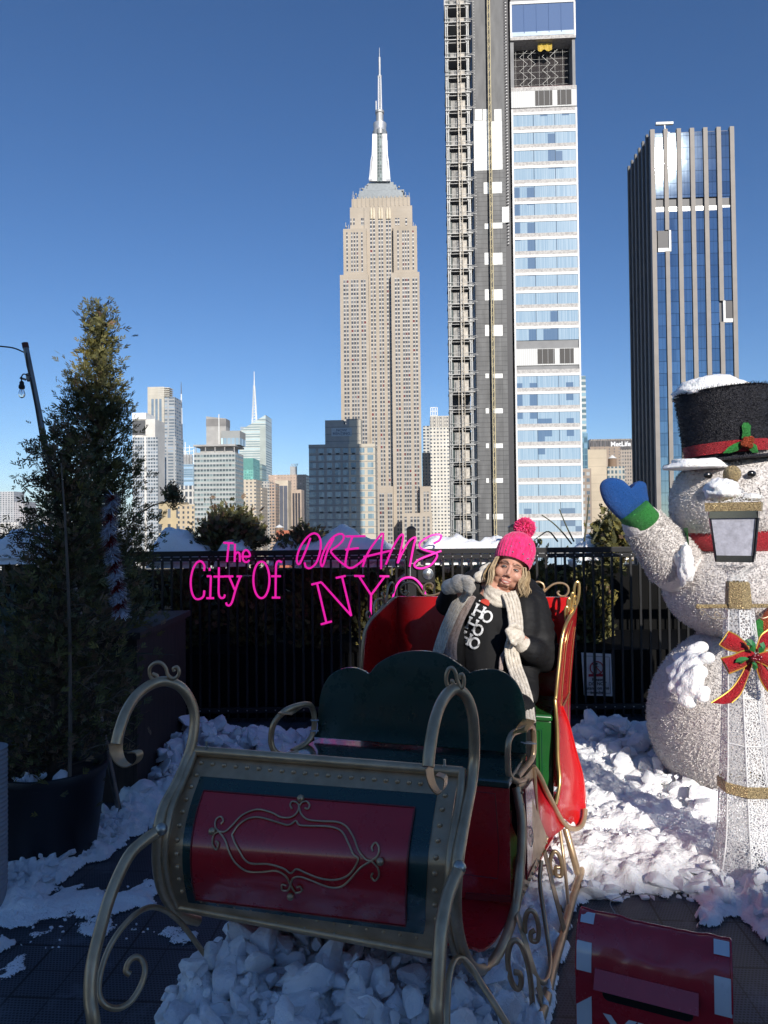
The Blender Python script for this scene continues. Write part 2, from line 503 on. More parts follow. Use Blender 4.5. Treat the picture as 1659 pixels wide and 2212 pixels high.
mb = MB(); ring(mb, [(15.5, 297), (16, 296), (16, 287)], 20); e.part('observation_gallery', mb, facade('gallery_glass', (.5, .52, .52), (.03, .04, .05), 1.4, .7, 30, .8))
mb = MB(); ring(mb, [(15, 287), (14, 284), (13.5, 280), (14, 276), (14.5, 272), (14.5, 269), (10, 267)], 20); e.part('dome', mb, silver, smooth=30)
mb = MB(); ring(mb, [(8, 268), (8, 243)], 14); ring(mb, [(9.6, 246), (9.6, 241)], 14)
e.part('aerial_drum', mb, steelgrey)
mb = MB(); c0 = e.px(820.5, 200, ctr)[0]
def zz(py): return e.px(820.5, py, ctr)[1]
hw = (e.px(824.5, 200, ctr)[0] - e.px(817, 200, ctr)[0]) / 2
for a in (-1, 1):
    for b in (-1, 1): mb.beam((c0 + a * hw, ctr + b * hw, zz(243)), (c0 + a * hw * .75, ctr + b * hw * .75, zz(166)), .5)
for i in range(22):
    z0, z1 = zz(243 - i * 3.5), zz(239.5 - i * 3.5); q = hw * (1 - .25 * i / 22)
    for b in (-1, 1):
        mb.beam((c0 - q, ctr + b * q, z0), (c0 + q, ctr + b * q, z1), .28); mb.beam((c0 + q, ctr + b * q, z0), (c0 - q, ctr + b * q, z1), .28)
mb.lathe((c0, ctr, zz(166)), [(1.9, 0), (1.9, 1)], 10)
mb.lathe((c0, ctr, zz(166)), [(.9, 1), (1.0, zz(124) - zz(166)), (.3, zz(123) - zz(166)), (.2, zz(103) - zz(166))], 8)
mb.lathe((c0 - hw * 2.2, ctr, zz(243)), [(.6, 0), (.6, zz(218) - zz(243))], 6)
e.part('antenna', mb, simple('antenna_grey', (.5, .5, .5), .5, .4, vs=1))

# ---- tower under construction: glass front with pale bands, dark slab wall, hoist tower ----
stone = Mt('terrazzo_band', (.62, .6, .56), .7)
x, y, z = stone.xyz()
stone.set('Base Color', stone.mix(stone.ramp(stone.noise(2.2, 5, .7), .45, .6), (.5, .48, .45), (.33, .31, .3))); stone = stone.m
wb = simple('white_band', (.68, .67, .65), .5, vs=.4, var=.05)
cur = Mt('curtain_sky_glass', (.3, .42, .55), .08)
x, y, z = cur.xyz(); f = (x / 4.33).fr(); fol = cur.noise(1.6, 2, stretch=(3.0, 0.01, .05)); r = cur.white((x / 1.45).fl(), (z / 3.62).fl())
c = cur.mix(cur.ramp(fol, .35, .65), (.25, .36, .46), (.38, .48, .55)); c = cur.mix((r > .86) * .85, c, (.08, .14, .24))  # pale blue: curtains with the reflected sky painted in
c = cur.mix((f < .03) * 1.0, c, (.06, .09, .13)); cur.set('Base Color', c); cur.set('Specular IOR Level', .9); cur = cur.m
dk = Mt('sky_glass', (.06, .11, .22), .04); dk.set('Specular IOR Level', 1.0); dk.set('Metallic', .55); dk.set('Base Color', (.25, .34, .5, 1)); dk = dk.m
panelw = Mt('pale_louvre_panel', (.6, .6, .58), .6); x, y, z = panelw.xyz()
panelw.set('Base Color', panelw.mix(((x / .42).fr() < .12) * .6, (.6, .6, .58), (.25, .25, .25))); panelw = panelw.m
louv = Mt('dark_louvre', (.06, .055, .05), .7); x, y, z = louv.xyz(); louv.set('Base Color', louv.mix(((x / 1.1).fr() < .06) * 1.0, (.07, .065, .06), (.4, .4, .4))); louv = louv.m
t = Bld('glass_tower', 'pale banded glass apartment tower still under construction', 1102, 1243, 60, 143, 14)
W = t.px(1243.5, 60)[0]; zx4 = lambda q: 933.2 + .23438 * q; zy4 = lambda q: .23438 * q
def zf(yy): return t.px(1175, yy)[1]
mb = MB()
core0, core1 = zf(188), 235.0
mb.bb(.15, W - .15, .15, 13.9, 0, zf(188)); mb.bb(.15, W - .15, .15, 13.9, zf(82), core1)
mb.bb(0, .7, .3, 13.9, zf(188), zf(82)); mb.bb(W - .7, W - .1, .3, 13.9, zf(188), zf(82)); mb.bb(.7, W - .7, 6, 13.8, zf(188), zf(82))
t.part('wall', mb, simple('tower_core', (.25, .25, .25), .8, vs=.3))
pitch = zf(250) - zf(288.7)
n = 0; ztop = zf(247)
tops = [zf(247 + 38.55 * i) for i in range(13)] + [zf(812 + 39 * i) for i in range(11)]
for i, zt in enumerate(tops):
    mb = MB(); mb.bb(.1, W - .1, 0, 13.95, zt - 2.35, zt); t.part('window_band', mb, cur)
    mb = MB(); mb.bb(0, W, -.1, 14, zt, zt + .52); t.part('white_ledge', mb, wb)
    mb = MB(); mb.bb(-.02, W + .02, -.06, 14.02, zt + .52, zt + pitch - 2.36); t.part('speckled_spandrel', mb, stone)
for yt in (195, 753):
    mb = MB(); zt, zb = zf(yt), zf(yt + 36); mb.bb(0, W, -.05, 13.9, zb, zt); mp = t.part('louvre_storey', mb, panelw)
    for a, b in ((950, 1107), (1155, 1282)):
        m_ = MB(); xa = t.px(zx4(a + 22 * (yt > 500)), yt)[0]; xb = t.px(zx4(b + 22 * (yt > 500)), yt)[0]; m_.bb(xa, xb, -.12, .3, zb + .3, zt - .1); t.part('louvre', m_, louv, parent=mp)
for a_, b_ in ((195, 187), (84.5, 77)): mb = MB(); mb.bb(0, W, -.08, 14, zf(a_), zf(b_)); t.part('speckled_spandrel', mb, stone)
mb = MB(); mb.bb(0, W, -.1, 14, zf(7), zf(1)); mb.bb(0, W, -.1, 14, core1 - .5, core1); mb.bb(0, .35, -.1, 14, zf(80), zf(4)); mb.bb(W - .35, W, -.1, 14, zf(80), zf(4)); mb.bb(0, .32, -.11, .4, 0, zf(235)); mb.bb(W - .32, W, -.11, .4, 0, zf(235))
t.part('white_frame', mb, wb)
mb = MB(); mb.bb(.35, W - .35, .02, 1, zf(67), zf(8))
for k in range(1, 5): mb.bb(.35 + (W - .7) * k / 5 - .06, .35 + (W - .7) * k / 5 + .06, -.08, .1, zf(70), zf(8))
t.part('glazing', mb, dk)
mb = MB()
for k in range(9): mb.bb(.35, W - .35, .02, 1, 0, 0.1)
mb = MB(); mb.bb(.3, W - .3, -.02, 1, zf(76), zf(67)); t.part('blind', mb, simple('blue_blind', (.35, .45, .55), .4, vs=.4))
scm = simple('scaffold_steel', (.3, .3, .29), .5, .4, vs=.5)
mb = MB(); random.seed(3)
for xa in frange(1.3, W - 1, 1.6): mb.beam((xa, 2, zf(187)), (xa, 2, zf(85)), .03)
for k in range(7):
    zc = zf(184 - k * 14); mb.beam((.9, 2, zc), (W - .9, 2, zc), .025)
for xa in (2.9, 4.5, 7.5, 9.1):
    for k in range(6):
        z0, z1 = zf(184 - k * 15), zf(169 - k * 15); s_ = 1 if k % 2 else -1
        mb.beam((xa - s_ * .8, 1.9, z0), (xa + s_ * .8, 1.9, z1), .05)
t.part('scaffold', mb, scm)
mb = MB(); mb.bb(.8, W - .8, 3.2, 3.4, zf(188), zf(82)); t.part('shade_backing', mb, simple('backing_black', (.03, .025, .025), .9, vs=2))  # black sheet stands in for the shade inside the opening
mb = MB(); m2 = MB()
mb.grid([[(5.7 + i * .36, 1.0 + .1 * sin(i * 2 + j), zf(86) - j * .38 * (1 + .15 * sin(i * 1.3))) for i in range(9)] for j in range(5)], (0, .04, 0)); t.part('tarpaulin', mb, simple('yellow_tarp', (.5, .34, .04), .6, vs=1))
mb = MB(); mb.bb(.9, W - .9, .8, .9, zf(187), zf(181)); t.part('safety_net', mb, simple('red_net', (.25, .04, .04), .8, vs=2))
# dark slab wall to the left of the glass front
dkp = Mt('charcoal_cladding', (.085, .085, .085), .6)
x, y, z = dkp.xyz(); pn = ((z / .95).fr() < .07) + ((x / 2.45).fr() < .02)
dkp.set('Base Color', dkp.mix(pn * (z < 158.0), dkp.mix(dkp.ramp(dkp.noise(.8, 5, stretch=(1, 1, .25)), .3, .7), (.08, .08, .08), (.15, .15, .148)), (.02, .02, .02))); dkp = dkp.m
blk = simple('plain_black', (.015, .015, .02), .5, vs=1)
t2 = Bld('slab_tower', 'dark grey cladded tower wall with white patches and hoist mast', 1022, 1103, 60, 142, 14)
W2 = t2.px(1101.5, 300)[0]; q = lambda xx, yy: t2.px(xx, yy)
mb = MB(); x0_ = q(1023, 300)[0]; x1_ = q(1084 + 40 * .23, 300)[0]
mb.bb(x0_, W2 - 1.1, 0, 14, 0, 235); t2.part('wall', mb, dkp)
mb = MB(); mb.bb(W2 - 1.1, W2, .4, 13.8, 0, 235); t2.part('black_joint', mb, blk)  # recessed black joint, full height
mb = MB(); mb.bb(q(1056, 600)[0], q(1062, 600)[0], -.03, .2, 0, 235); t2.part('dark_channel', mb, blk)
wp = simple('white_sheathing', (.82, .82, .78), .6, vs=1, var=.1)
def patch(x0, y0, x1, y1):
    a, zb = q(x0, y1); b, zt = q(x1, y0); m_ = MB(); m_.bb(a, b, -.05, .1, zb, zt); t2.part('white_patch', m_, wp)
for a in ((1026, 236, 1041, 260), (1043, 236, 1054, 262), (1068, 236, 1083, 262), (1024.5, 260, 1055, 369), (1063, 262, 1084, 367), (1045, 394, 1056, 419), (1062, 393, 1084, 418), (1085, 447, 1099.5, 481), (1047, 483, 1056, 495), (1062, 481, 1085, 494)): patch(*a)
for a in ((546, 572), (625, 649), (702, 726), (807, 817), (882, 893), (958, 968), (1033, 1043), (1110, 1122)): patch(1047 + (a[0] - 546) * .007, a[0], 1056, a[1]); patch(1063 + (a[0] - 546) * .004, a[0], 1085 + (a[0] - 546) * .003, a[1])
mb = MB(); xm = q(1062, 600)[0]
for dx in (-.22, .22):
    for dy in (-.6, -1.0): mb.beam((xm + dx, dy, 0), (xm + dx, dy, 235), .13)
for k in range(150): z0 = 66 + k * .85; mb.beam((xm - .22, -1.0, z0), (xm + .22, -1.0, z0 + .85 * (k % 2)), .07)
t2.part('hoist_mast', mb, simple('mast_yellow', (.5, .42, .24), .6, vs=1))
mb = MB()
for k in range(95): 
    z0 = zf(530) + k * .62; mb.bb(x0_ + .3, x0_ + .42, -.06, .1, z0, z0 + .1); mb.bb(q(1098, 200)[0] - .5, q(1098, 200)[0] - .2, -.1, .1, z0, z0 + .14)
t2.part('fixing_clips', mb, wb)['kind'] = 'stuff'
# hoist tower
t3 = Bld('hoist_tower', 'open steel scaffold hoist tower with landings on every storey', 966, 1020, 60, 141, 5, cat='scaffold')
A = t3.px(969, 600)[0]; B_ = t3.px(1018, 600)[0]
mb = MB()
for xa in (A, A + .35, B_ - .3, B_, (A + B_) / 2 + .2):
    for ya in (0, 4.2): mb.beam((xa, ya, 0), (xa, ya, 235), .2)
t3.part('frame_post', mb, scm)
mb = MB(); mb.bb(A + .5, B_ - .3, 3.6, 3.8, 0, 235); t3.part('shaft_shade_sheet', mb, blk)  # black backing sheet stands in for the shade inside the hoist tower
mesh_ = simple('grey_enclosure', (.3, .29, .27), .7, vs=1.5, var=.35); dkg = simple('green_glass_strip', (.03, .05, .045), .3, vs=1)
ply = simple('landing_wood', (.5, .46, .4), .8, vs=2, var=.3)  # pale wood of the landing panels
for i in range(31):
    yy = 12 + i * 38.0; zc = t3.px(990, yy)[1]
    if zc < 60: break
    m_ = MB(); m_.bb(A - .2, B_ + .5, -.3, 4.4, zc, zc + .16); m_.bb(A - .1, B_ + .2, -.35, -.25, zc + .75, zc + .83); m_.bb(A, B_, -.02, .1, zc - .45, zc - .36)
    m_.beam((A, -.1, zc - .9), (A + .6, -.1, zc - .1), .1); m_.beam((B_, -.1, zc - .9), (B_ - .6, -.1, zc - .1), .1); m_.beam((B_, -.3, zc + .5), (B_ + 1.0, -.4, zc + .7), .08); m_.beam((B_ - .8, -.4, zc + .3), (B_ + 1.2, -.4, zc + .35), .07)
    ld = t3.part('landing', m_, scm)
    if i in (2, 23): continue
    h = 2.45 if i > 4 else 1.5
    m_ = MB(); m_.bb(A + .9, B_ - .7, .8, 1, zc + .2, zc + .2 + h); t3.part('gate_screen', m_, mesh_, parent=ld)
    for xa, xb in ((A + .2, A + .8), (B_ - .6, B_ - .2)): m_ = MB(); m_.bb(xa, xb, .5, .7, zc + .2, zc + .2 + h); t3.part('side_screen', m_, dkg, parent=ld)
    m_ = MB(); m_.bb(B_ - 1.6, B_ - .8, .6, .75, zc + .3, zc + h - .1); t3.part('plywood_panel', m_, ply, parent=ld)
mb = MB(); xm = (A + B_) / 2 + .35
for dx in (-.3, .3): mb.beam((xm + dx, -.7, 0), (xm + dx, -.7, 235), .1)
for k in range(235): z0 = 70 + k * .62; mb.beam((xm - .3, -.7, z0), (xm + .3, -.7, z0 + (.5 if k % 2 else 0)), .07)
mb.beam((xm - .9, -.9, 0), (xm - .9, -.9, t3.px(990, 815)[1]), .09)
t3.part('ladder_mast', mb, simple('tan_steel', (.42, .37, .3), .6, .3, vs=1))

# ---- right tower with stone piers and mirrored glass ----
pier = simple('grey_granite', (.24, .215, .19), .6, vs=.3, var=.1)
mg = Mt('mirror_glass', (.3, .38, .46), .07, 1.0)
x, y, z = mg.xyz(); ln = ((z / 3.55).fr() < .03) + ((x / 1.02 + .35).fr() < .04); r = mg.white((z / 3.55).fl(), (x / 3.3).fl())
c = mg.mix(r, (.22, .28, .34), (.33, .40, .46)); mg.set('Base Color', mg.mix(ln, c, (.015, .03, .05)))
n_ = mg.noise(.22, 2); n2 = mg.white((z / 3.55).fl(), (x / 1.0).fl())
mg.bump(n_ * 1.0, .12, .05); mg.set('Roughness', .025); mg = mg.m
t = Bld('pier_tower', 'grey pier and mirror glass office tower flashing back the sun', 1404, 1585, 284, 210, 21)
W = t.W; zx6 = lambda q: 1296.1 + .27352 * q; zy6 = lambda q: 241.9 + .27352 * q
X = lambda q, yy=155: t.px(zx6(q), zy6(yy))[0]
Z = lambda yy, q=700: t.px(zx6(q), zy6(yy))[1]
piers = [(395, 430), (500, 532), (604, 638), (708, 742), (813, 847), (918, 952), (1023, 1057)]
mb = MB(); mb.bb(.3, W - .3, .55, 20.7, 0, Z(680)); mb.bb(.3, W - .3, .55, 20.7, Z(680) + 4, Z(150)); mb.bb(2, W - 2, 3, 18, Z(770), Z(660)); t.part('wall', mb, simple('dark_core', (.05, .05, .055), .5, vs=.4))
for i, (a, b) in enumerate(piers):
    segs = [(0, Z(150) + .8)]
    if i == 1: segs = [(0, Z(1096)), (Z(928), Z(150) + .8)]
    if i == 5: segs = [(0, Z(1665)), (Z(1498), Z(150) + .8)]
    mb = MB()
    for z0, z1 in segs: mb.bb(X(a), X(b), -.25, .9, z0, z1)
    t.part('pier', mb, pier)
for i in range(6):
    xa, xb = X(piers[i][1]), X(piers[i + 1][0])
    segs = [(Z(672), Z(158), 1), (0, Z(778), 1)]
    if i == 0: segs = [(Z(672), Z(158), 1), (Z(930), Z(778), 1), (0, Z(1100), 1)]
    if i == 5: segs = [(Z(672), Z(158), 1), (Z(1495), Z(760), 1), (0, Z(1670), 1)]
    for z0, z1, k in segs:
        m_ = MB(); m_.bb(xa + .02, xb - .02, .2, .6, z0, z1); t.part('glass_strip', m_, mg)
    m_ = MB(); m_.bb(xa, xb, .3, .4, Z(778), Z(742)); t.part('terrace_glass', m_, simple('pale_rail_glass', (.35, .37, .35), .2, vs=.5))
for a, b, y0, y1 in ((443, 527, 930, 1098), (962, 1045, 1498, 1668)):
    m_ = MB(); m_.bb(X(a), X(b), .1, .5, Z(y1), Z(y0)); t.part('open_balcony', m_, blk)
    m_ = MB(); xx = X(528) if a < 500 else X(945); m_.bb(xx, xx + (X(545) - X(528)), -.2, .6, Z(y1), Z(y0)); m_.bb(X(a), X(b), .0, .15, Z(y1), Z(y1 - 30)); t.part('balcony_edge', m_, whitecoat)
# left flank: receding piers
for k in range(6):
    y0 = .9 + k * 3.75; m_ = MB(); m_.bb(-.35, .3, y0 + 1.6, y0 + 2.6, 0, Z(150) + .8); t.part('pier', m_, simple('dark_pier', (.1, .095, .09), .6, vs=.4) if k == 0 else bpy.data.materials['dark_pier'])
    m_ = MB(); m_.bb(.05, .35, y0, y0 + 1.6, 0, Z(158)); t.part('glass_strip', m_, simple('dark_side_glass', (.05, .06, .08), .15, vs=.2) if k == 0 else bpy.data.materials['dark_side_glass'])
mb = MB(); c = t.px(1435, 268, 5)
mb.bb(c[0] - 2.6, c[0] + 2.6, 4.6, 5.4, c[1] - .25, c[1] + .5); mb.beam((c[0], 5, c[1]), (c[0] + .3, 5, c[1] - 3), .35); mb.beam((c[0] + .3, 5, c[1] - 1.5), (c[0] + 1.2, 5, c[1] - 3), .3)
mb.bb(c[0] - .6, c[0] + 1.4, 4.4, 5.6, c[1] - 6, c[1] - 2.8)
t.part('roof_crane', mb, whitecoat)

# ---- mid-rise hotel with a renting banner ----
hotel = Mt('hotel_wall', (.3, .3, .27), .7)
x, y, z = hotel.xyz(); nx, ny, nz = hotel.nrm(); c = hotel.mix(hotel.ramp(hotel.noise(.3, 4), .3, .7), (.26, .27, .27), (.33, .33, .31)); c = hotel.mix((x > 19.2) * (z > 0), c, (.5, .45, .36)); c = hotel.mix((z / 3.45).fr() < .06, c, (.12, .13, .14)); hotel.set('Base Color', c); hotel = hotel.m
hw_ = Mt('hotel_window', (.3, .4, .45), .1); x, y, z = hw_.xyz(); r = hw_.white((x / 2).fl(), (z / 3.45).fl()); hw_.set('Base Color', hw_.mix(r, (.16, .24, .29), (.34, .43, .46))); hw_ = hw_.m
t = Bld('hotel', 'dark grey mid-rise with square windows and a NOW RENTING banner', 667, 810, 962, 340, 16)
mb = MB(); mb.bb(0, t.W, 0, 16, 0, t.H); mb.bb(-.1, t.W + .1, -.1, 16.1, t.H - 1.4, t.H + .3)
pa = t.px(702, 908, 4); pb = t.px(779, 908, 4); m2 = MB()
zp = pa[1]; mb.bb(pa[0], t.px(742, 908, 4)[0], 4, 13, t.H + .3, zp); mb.bb(t.px(748, 908, 4)[0], pb[0], 4, 13, t.H + .3, zp + .5); mb.bb(t.px(742, 908, 4)[0], t.px(748, 908, 4)[0], 4, 13, t.H + .3, zp - 2)
t.part('wall', mb, hotel)
cols = [(229, 283), (304, 348), (370, 412), (434, 478), (497, 540), (560, 602), (628, 668), (692, 738)]
k = 0
for r_ in range(13):
    zt = t.px(740, 968 + r_ * 15.8)[1]
    if r_ > 11: break
    for (a, b) in cols:
        xa, xb = t.px(zx(a), 1000)[0], t.px(zx(b), 1000)[0]
        m_ = MB(); m_.bb(xa, xb, -.08, .1, zt - 2.3, zt)
        w_ = t.part('window', m_, hw_); k += 1
        if a in (304, 370, 434, 497, 560) and r_ % 2 == 0:
            m_ = MB(); m_.bb((xa + xb) / 2 - .8, (xa + xb) / 2 + .8, -.14, .1, zt - 3.0, zt - 2.35); t.part('vent', m_, blk, parent=w_)
ba = t.px(716, 943, 4); bb_ = t.px(760, 924, 4)
m_ = MB(); m_.bb(ba[0], bb_[0], 3.85, 4.0, ba[1], bb_[1]); bn = t.part('banner', m_, simple('banner_pale', (.36, .42, .46), .7, vs=1))
def text(body, size, mat, parent, M, name='lettering', ext=.0, font=None, align='CENTER', xs=1.0, bold=0):
    cu = bpy.data.curves.new(name, 'FONT'); cu.body = body; cu.size = size; cu.extrude = ext; cu.align_x = align; cu.offset = bold
    cu.space_line = .95; cu.materials.append(mat)
    tmp = bpy.data.objects.new(name, cu); COL.objects.link(tmp)
    dg = bpy.context.evaluated_depsgraph_get(); me = bpy.data.meshes.new_from_object(tmp.evaluated_get(dg)); me.name = name
    bpy.data.objects.remove(tmp); me.transform(Matrix.Diagonal((xs, 1, 1, 1)))
    me.transform(M); o = bpy.data.objects.new(name, me); COL.objects.link(o)
    if parent is not None: o.parent = parent; XF[o.name] = XF[parent.name]
    return o
RX = Matrix.Rotation(pi / 2, 4, 'X')
dletter = simple('slate_letters', (.08, .12, .18), .7, vs=1)
text('NOW\nRENTING', 1.75, dletter, bn, Matrix.Translation(((ba[0] + bb_[0]) / 2, 3.8, (ba[1] + bb_[1]) / 2 + .35)) @ RX, xs=1.15, bold=.03)

# ---- the other towers ----
def tower(name, label, x0, x1, yt, d, dep, mat, win=None, mode=None, pitch=3.6, h=2.0, yb=1200, marg=.8, wid=1.2, extra=None):
    b = Bld(name, label, x0, x1, yt, d, dep)
    mb = MB(); mb.bb(0, b.W, 0, dep, 0, b.H)
    if extra: extra(b, mb)
    b.part('wall', mb, mat)
    zb = b.px((x0 + x1) / 2, yb)[1]
    if mode == 'band': b.bands(b.H - marg, zb, pitch, h, win)
    if mode == 'strip':
        n = max(1, int(round(b.W / pitch))); st_ = b.W / n
        b.strips([st_ * (i + .5) - wid / 2 for i in range(n)], wid, zb, b.H - marg, win)
    return b
cream = lambda n, c, px, wx, pz, wz, **k: facade(n, c, (.05, .06, .075), px, wx, pz, wz, **k)
# white grid tower right of the tall one
b = tower('grid_tower', 'white gridded office tower with louvred crown beside the stone skyscraper', 929, 971, 1075 * .2734 + 604.9, 700, 30, cream('white_grid', (.62, .59, .52), 3.3, .5, 3.55, .42, rnd=.8))
m_ = MB(); zt = b.H
for i in range(9): m_.bb(i * b.W / 9 + .3, i * b.W / 9 + 1.6, -.3, .4, zt - 11, zt - .5)
b.part('crown_fin', m_, simple('crown_fin', (.35, .33, .3), .7, vs=1))
b = tower('slender_tower', 'pale apartment tower with open framed top right of the stone skyscraper', 914, 945, 920, 900, 30, cream('pale_grid2', (.55, .53, .47), 4.6, .6, 4, .55, rnd=.5))
m_ = MB()
for xa in frange(930, 946, 3.7):
    q_ = b.px(xa, 880); m_.beam((q_[0], 1, b.H - 20), (q_[0], 1, q_[1]), .8)
for yy in (880, 888, 897, 906): q1 = b.px(930, yy); q2 = b.px(945, yy); m_.beam((q1[0], 1, q1[1]), (q2[0], 1, q2[1]), .8)
b.part('roof_frame', m_, whitecoat)
tower('brick_tower', 'tan brick tower squeezed beside the tall stone skyscraper', 912, 930, 978, 760, 20, cream('tan_grid', (.45, .36, .26), 3.4, .45, 3.5, .5))
tower('glass_highrise', 'thin glass high-rise behind the white banded tower', 1252, 1265, 812, 420, 12, facade('thin_glass', (.5, .53, .5), (.1, .17, .2), 5, .95, 3.3, .6, rnd=.6))
b = tower('glass_lowrise', 'blue glass block below the thin high-rise', 1254, 1269, 936, 400, 12, facade('thin_glass2', (.1, .2, .25), (.06, .12, .17), 2, .8, 3.3, .8))
# right of the banded tower
b = tower('concrete_block', 'plain beige concrete block with panel joints left of the pier tower', 1264, 1310, 971, 420, 25, cream('beige_panels', (.5, .42, .31), 300, 0, 5, 0, panel=1))
m_ = MB(); m_.bb(1, b.W, -.08, .1, 0, b.H)
tower('brick_flats', 'brown brick flats with paired windows beside the concrete block', 1256, 1277, 1012, 380, 10, facade('brown_flats', (.3, .24, .19), (.1, .13, .16), 2.6, .66, 3.4, .55, rnd=1.2, light=(.4, .42, .42)))
tower('lowrise', 'low beige block with small windows below the rooftop water tank', 1312, 1349, 1008, 420, 20, facade('lowrise_grid', (.42, .39, .33), (.08, .12, .14), 2.2, .6, 3.2, .62, rnd=.6))
b = tower('brown_tower', 'tan brown tower behind the rooftop water tank', 1274, 1340, 965, 900, 25, cream('brown_grid', (.32, .25, .19), 6, .2, 3.6, .4))
def tank(x, y, d, r, h, label):
    p = at(x, y, d); root = thing('water_tank', label, 'water tank', (p.x, p.y, p.z - h))
    m_ = MB(); m_.lathe((p.x, p.y, p.z - h), [(r, 0), (r * .97, h * .72)], 14); m_.build('drum', simple('tank_wood', (.22, .15, .1), .9, vs=3) if 'tank_wood' not in bpy.data.materials else bpy.data.materials['tank_wood'], root)
    m_ = MB(); m_.lathe((p.x, p.y, p.z - h * .28), [(r * 1.08, 0), (.1, h * .28)], 14); m_.build('roof', whitecoat, root)
    m_ = MB()
    for a in range(4): m_.beam((p.x + r * .7 * cos(a * pi / 2 + .7), p.y + r * .7 * sin(a * pi / 2 + .7), p.z - h), (p.x + r * .7 * cos(a * pi / 2 + .7), p.y + r * .7 * sin(a * pi / 2 + .7), p.z - h - 5), .3)
    m_.build('stand', steelgrey, root)
tank(1322.5, 983, 425, 2.5, 7.5, 'brown wooden rooftop water tank near the pier tower')
b = tower('slab_skyscraper', 'wide slab office block with dark crown and white MetLife lettering', 1274, 1440, 949, 1450, 40, facade('slab_grid', (.36, .3, .24), (.07, .07, .07), 5, .5, 7, .5))
m_ = MB(); m_.bb(-2, b.W + 2, -2, 30, b.H - 21, b.H - 3); b.part('crown', m_, facade('slab_crown', (.16, .13, .11), (.03, .03, .03), 3, .6, 60, 1))
c = b.px(1340, 959, 0); text('MetLife', 13.5, simple('sign_white', (.85, .85, .85), .5, vs=1), b.root, Matrix.Translation((c[0], -2.6, c[1] - 4.8)) @ RX, bold=.25)
tower('ornate_tower', 'small cream ornate tower peeking out right of the top hat', 1646, 1662, 945, 800, 20, cream('ornate', (.5, .46, .38), 4, .4, 4, .5))
# left group, far to near
b = tower('sail_tower', 'faceted glass tower with slanted roof and tall white spire', 517, 574, 931, 1230, 50, facade('sail_glass', (.52, .56, .52), (.2, .27, .28), 60, 1.0, 4.2, .42, rnd=.4))
qa, qb, qc = b.px(517, 931), b.px(574, 896), b.px(556, 908)
m_ = MB(); m_.prism([V((qa[0], 0, qa[1] - .1)), V((b.W, 0, qa[1] - .1)), V((b.W, 0, qb[1]))], (0, 50, 0)); b.part('slanted_roof', m_, bpy.data.materials['sail_glass'])
m_ = MB(); m_.bb(b.px(562, 1000)[0], b.W + .1, -.3, .5, 0, qa[1] + 8); b.part('glass_fin', m_, simple('sail_side', (.4, .44, .4), .3, vs=.05))
m_ = MB(); q1, q2 = b.px(544, 915), b.px(544, 797)
for a in (-1, 1):
    for c_ in (-1, 1): m_.beam((q1[0] + a * 4.2, 20 + c_ * 4, q1[1] - 4), (q1[0] + a * .8, 20 + c_ * .8, q2[1] - 25), 1.1)
for k in range(14): zq = q1[1] + (q2[1] - 25 - q1[1]) * k / 14; r_ = 4.2 - 3.4 * k / 14; m_.beam((q1[0] - r_, 16, zq), (q1[0] + r_, 16, zq + 4), .8); m_.beam((q1[0] + r_, 16, zq), (q1[0] - r_, 16, zq + 4), .8)
m_.lathe((q1[0], 20, q2[1] - 30), [(1.2, 0), (.5, 30)], 6); b.part('spire', m_, whitecoat)
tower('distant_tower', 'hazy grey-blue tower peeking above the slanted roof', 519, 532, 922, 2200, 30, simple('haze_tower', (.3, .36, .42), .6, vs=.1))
b = tower('teal_block', 'teal glass office block below the slanted roof tower', 515, 547, 990, 1000, 40, facade('teal_glass', (.16, .4, .34), (.08, .25, .23), 3, .6, 4, .5, rnd=.8))
m_ = MB(); m_.bb(0, b.W, -.2, .4, b.H - 16, b.H); b.part('sign_fascia', m_, simple('teal_fascia', (.1, .28, .25), .5, vs=.3))
tower('grey_block', 'dull grey-green block beside the teal glass block', 545, 566, 1003, 1050, 30, facade('dull_glass', (.2, .26, .24), (.1, .15, .15), 60, 1, 4, .5))
b = tower('crowned_tower', 'pale stone tower with a gold flagged crown behind the evergreen tree', 318.6, 354, 836, 900, 30, cream('t1_wall', (.52, .48, .4), 300, 0, 4, 0, panel=1))
zb = b.px(330, 1200)[1]
b.strips([b.px(x_, 900)[0] for x_ in (327, 335.5, 344)], 3.2, zb, b.px(330, 862)[1], simple('t1_glass', (.18, .24, .3), .2, vs=.1))
m_ = MB(); a_, c_ = b.px(354, 860), b.px(376, 860); m_.bb(a_[0], c_[0], 2, 28, 0, b.px(366, 857)[1]); q_ = b.px(381.5, 944); m_.bb(a_[0], q_[0], -2, 26, 0, q_[1]); b.part('annex', m_, facade('t1_annex', (.36, .37, .37), (.12, .15, .18), 9, .75, 4, .5))
m_ = MB()
for k in range(5): m_.bb(b.px(341, 850)[0], b.px(366, 850)[0], -.3, 14, b.H - 2 - k * 2.6, b.H - 1 - k * 2.6)
b.part('crown', m_, simple('t1_crown', (.6, .57, .5), .6, vs=.3))
b = tower('marble_tower', 'broad tower with white marble columns behind the evergreen tree', 286, 335, 906, 800, 30, simple('marble', (.66, .63, .57), .6, vs=.05), facade('marble_win', (.42, .44, .45), (.07, .09, .11), 3, .7, 4, .55), 'none')
zb = b.px(330, 1200)[1]; b.strips([.5, 16], 13, zb, b.px(300, 945)[1], bpy.data.materials['marble_win'])
m_ = MB(); m_.bb(0, b.px(316, 900)[0], -1, 25, b.H, b.px(300, 892)[1]); b.part('parapet', m_, whitecoat)
m_ = MB(); m_.bb(.5, 15, -.12, .1, b.px(300, 940)[1], b.H - 1); b.part('mechanical_louvre', m_, simple('dark_mech', (.1, .1, .1), .7, vs=.3))
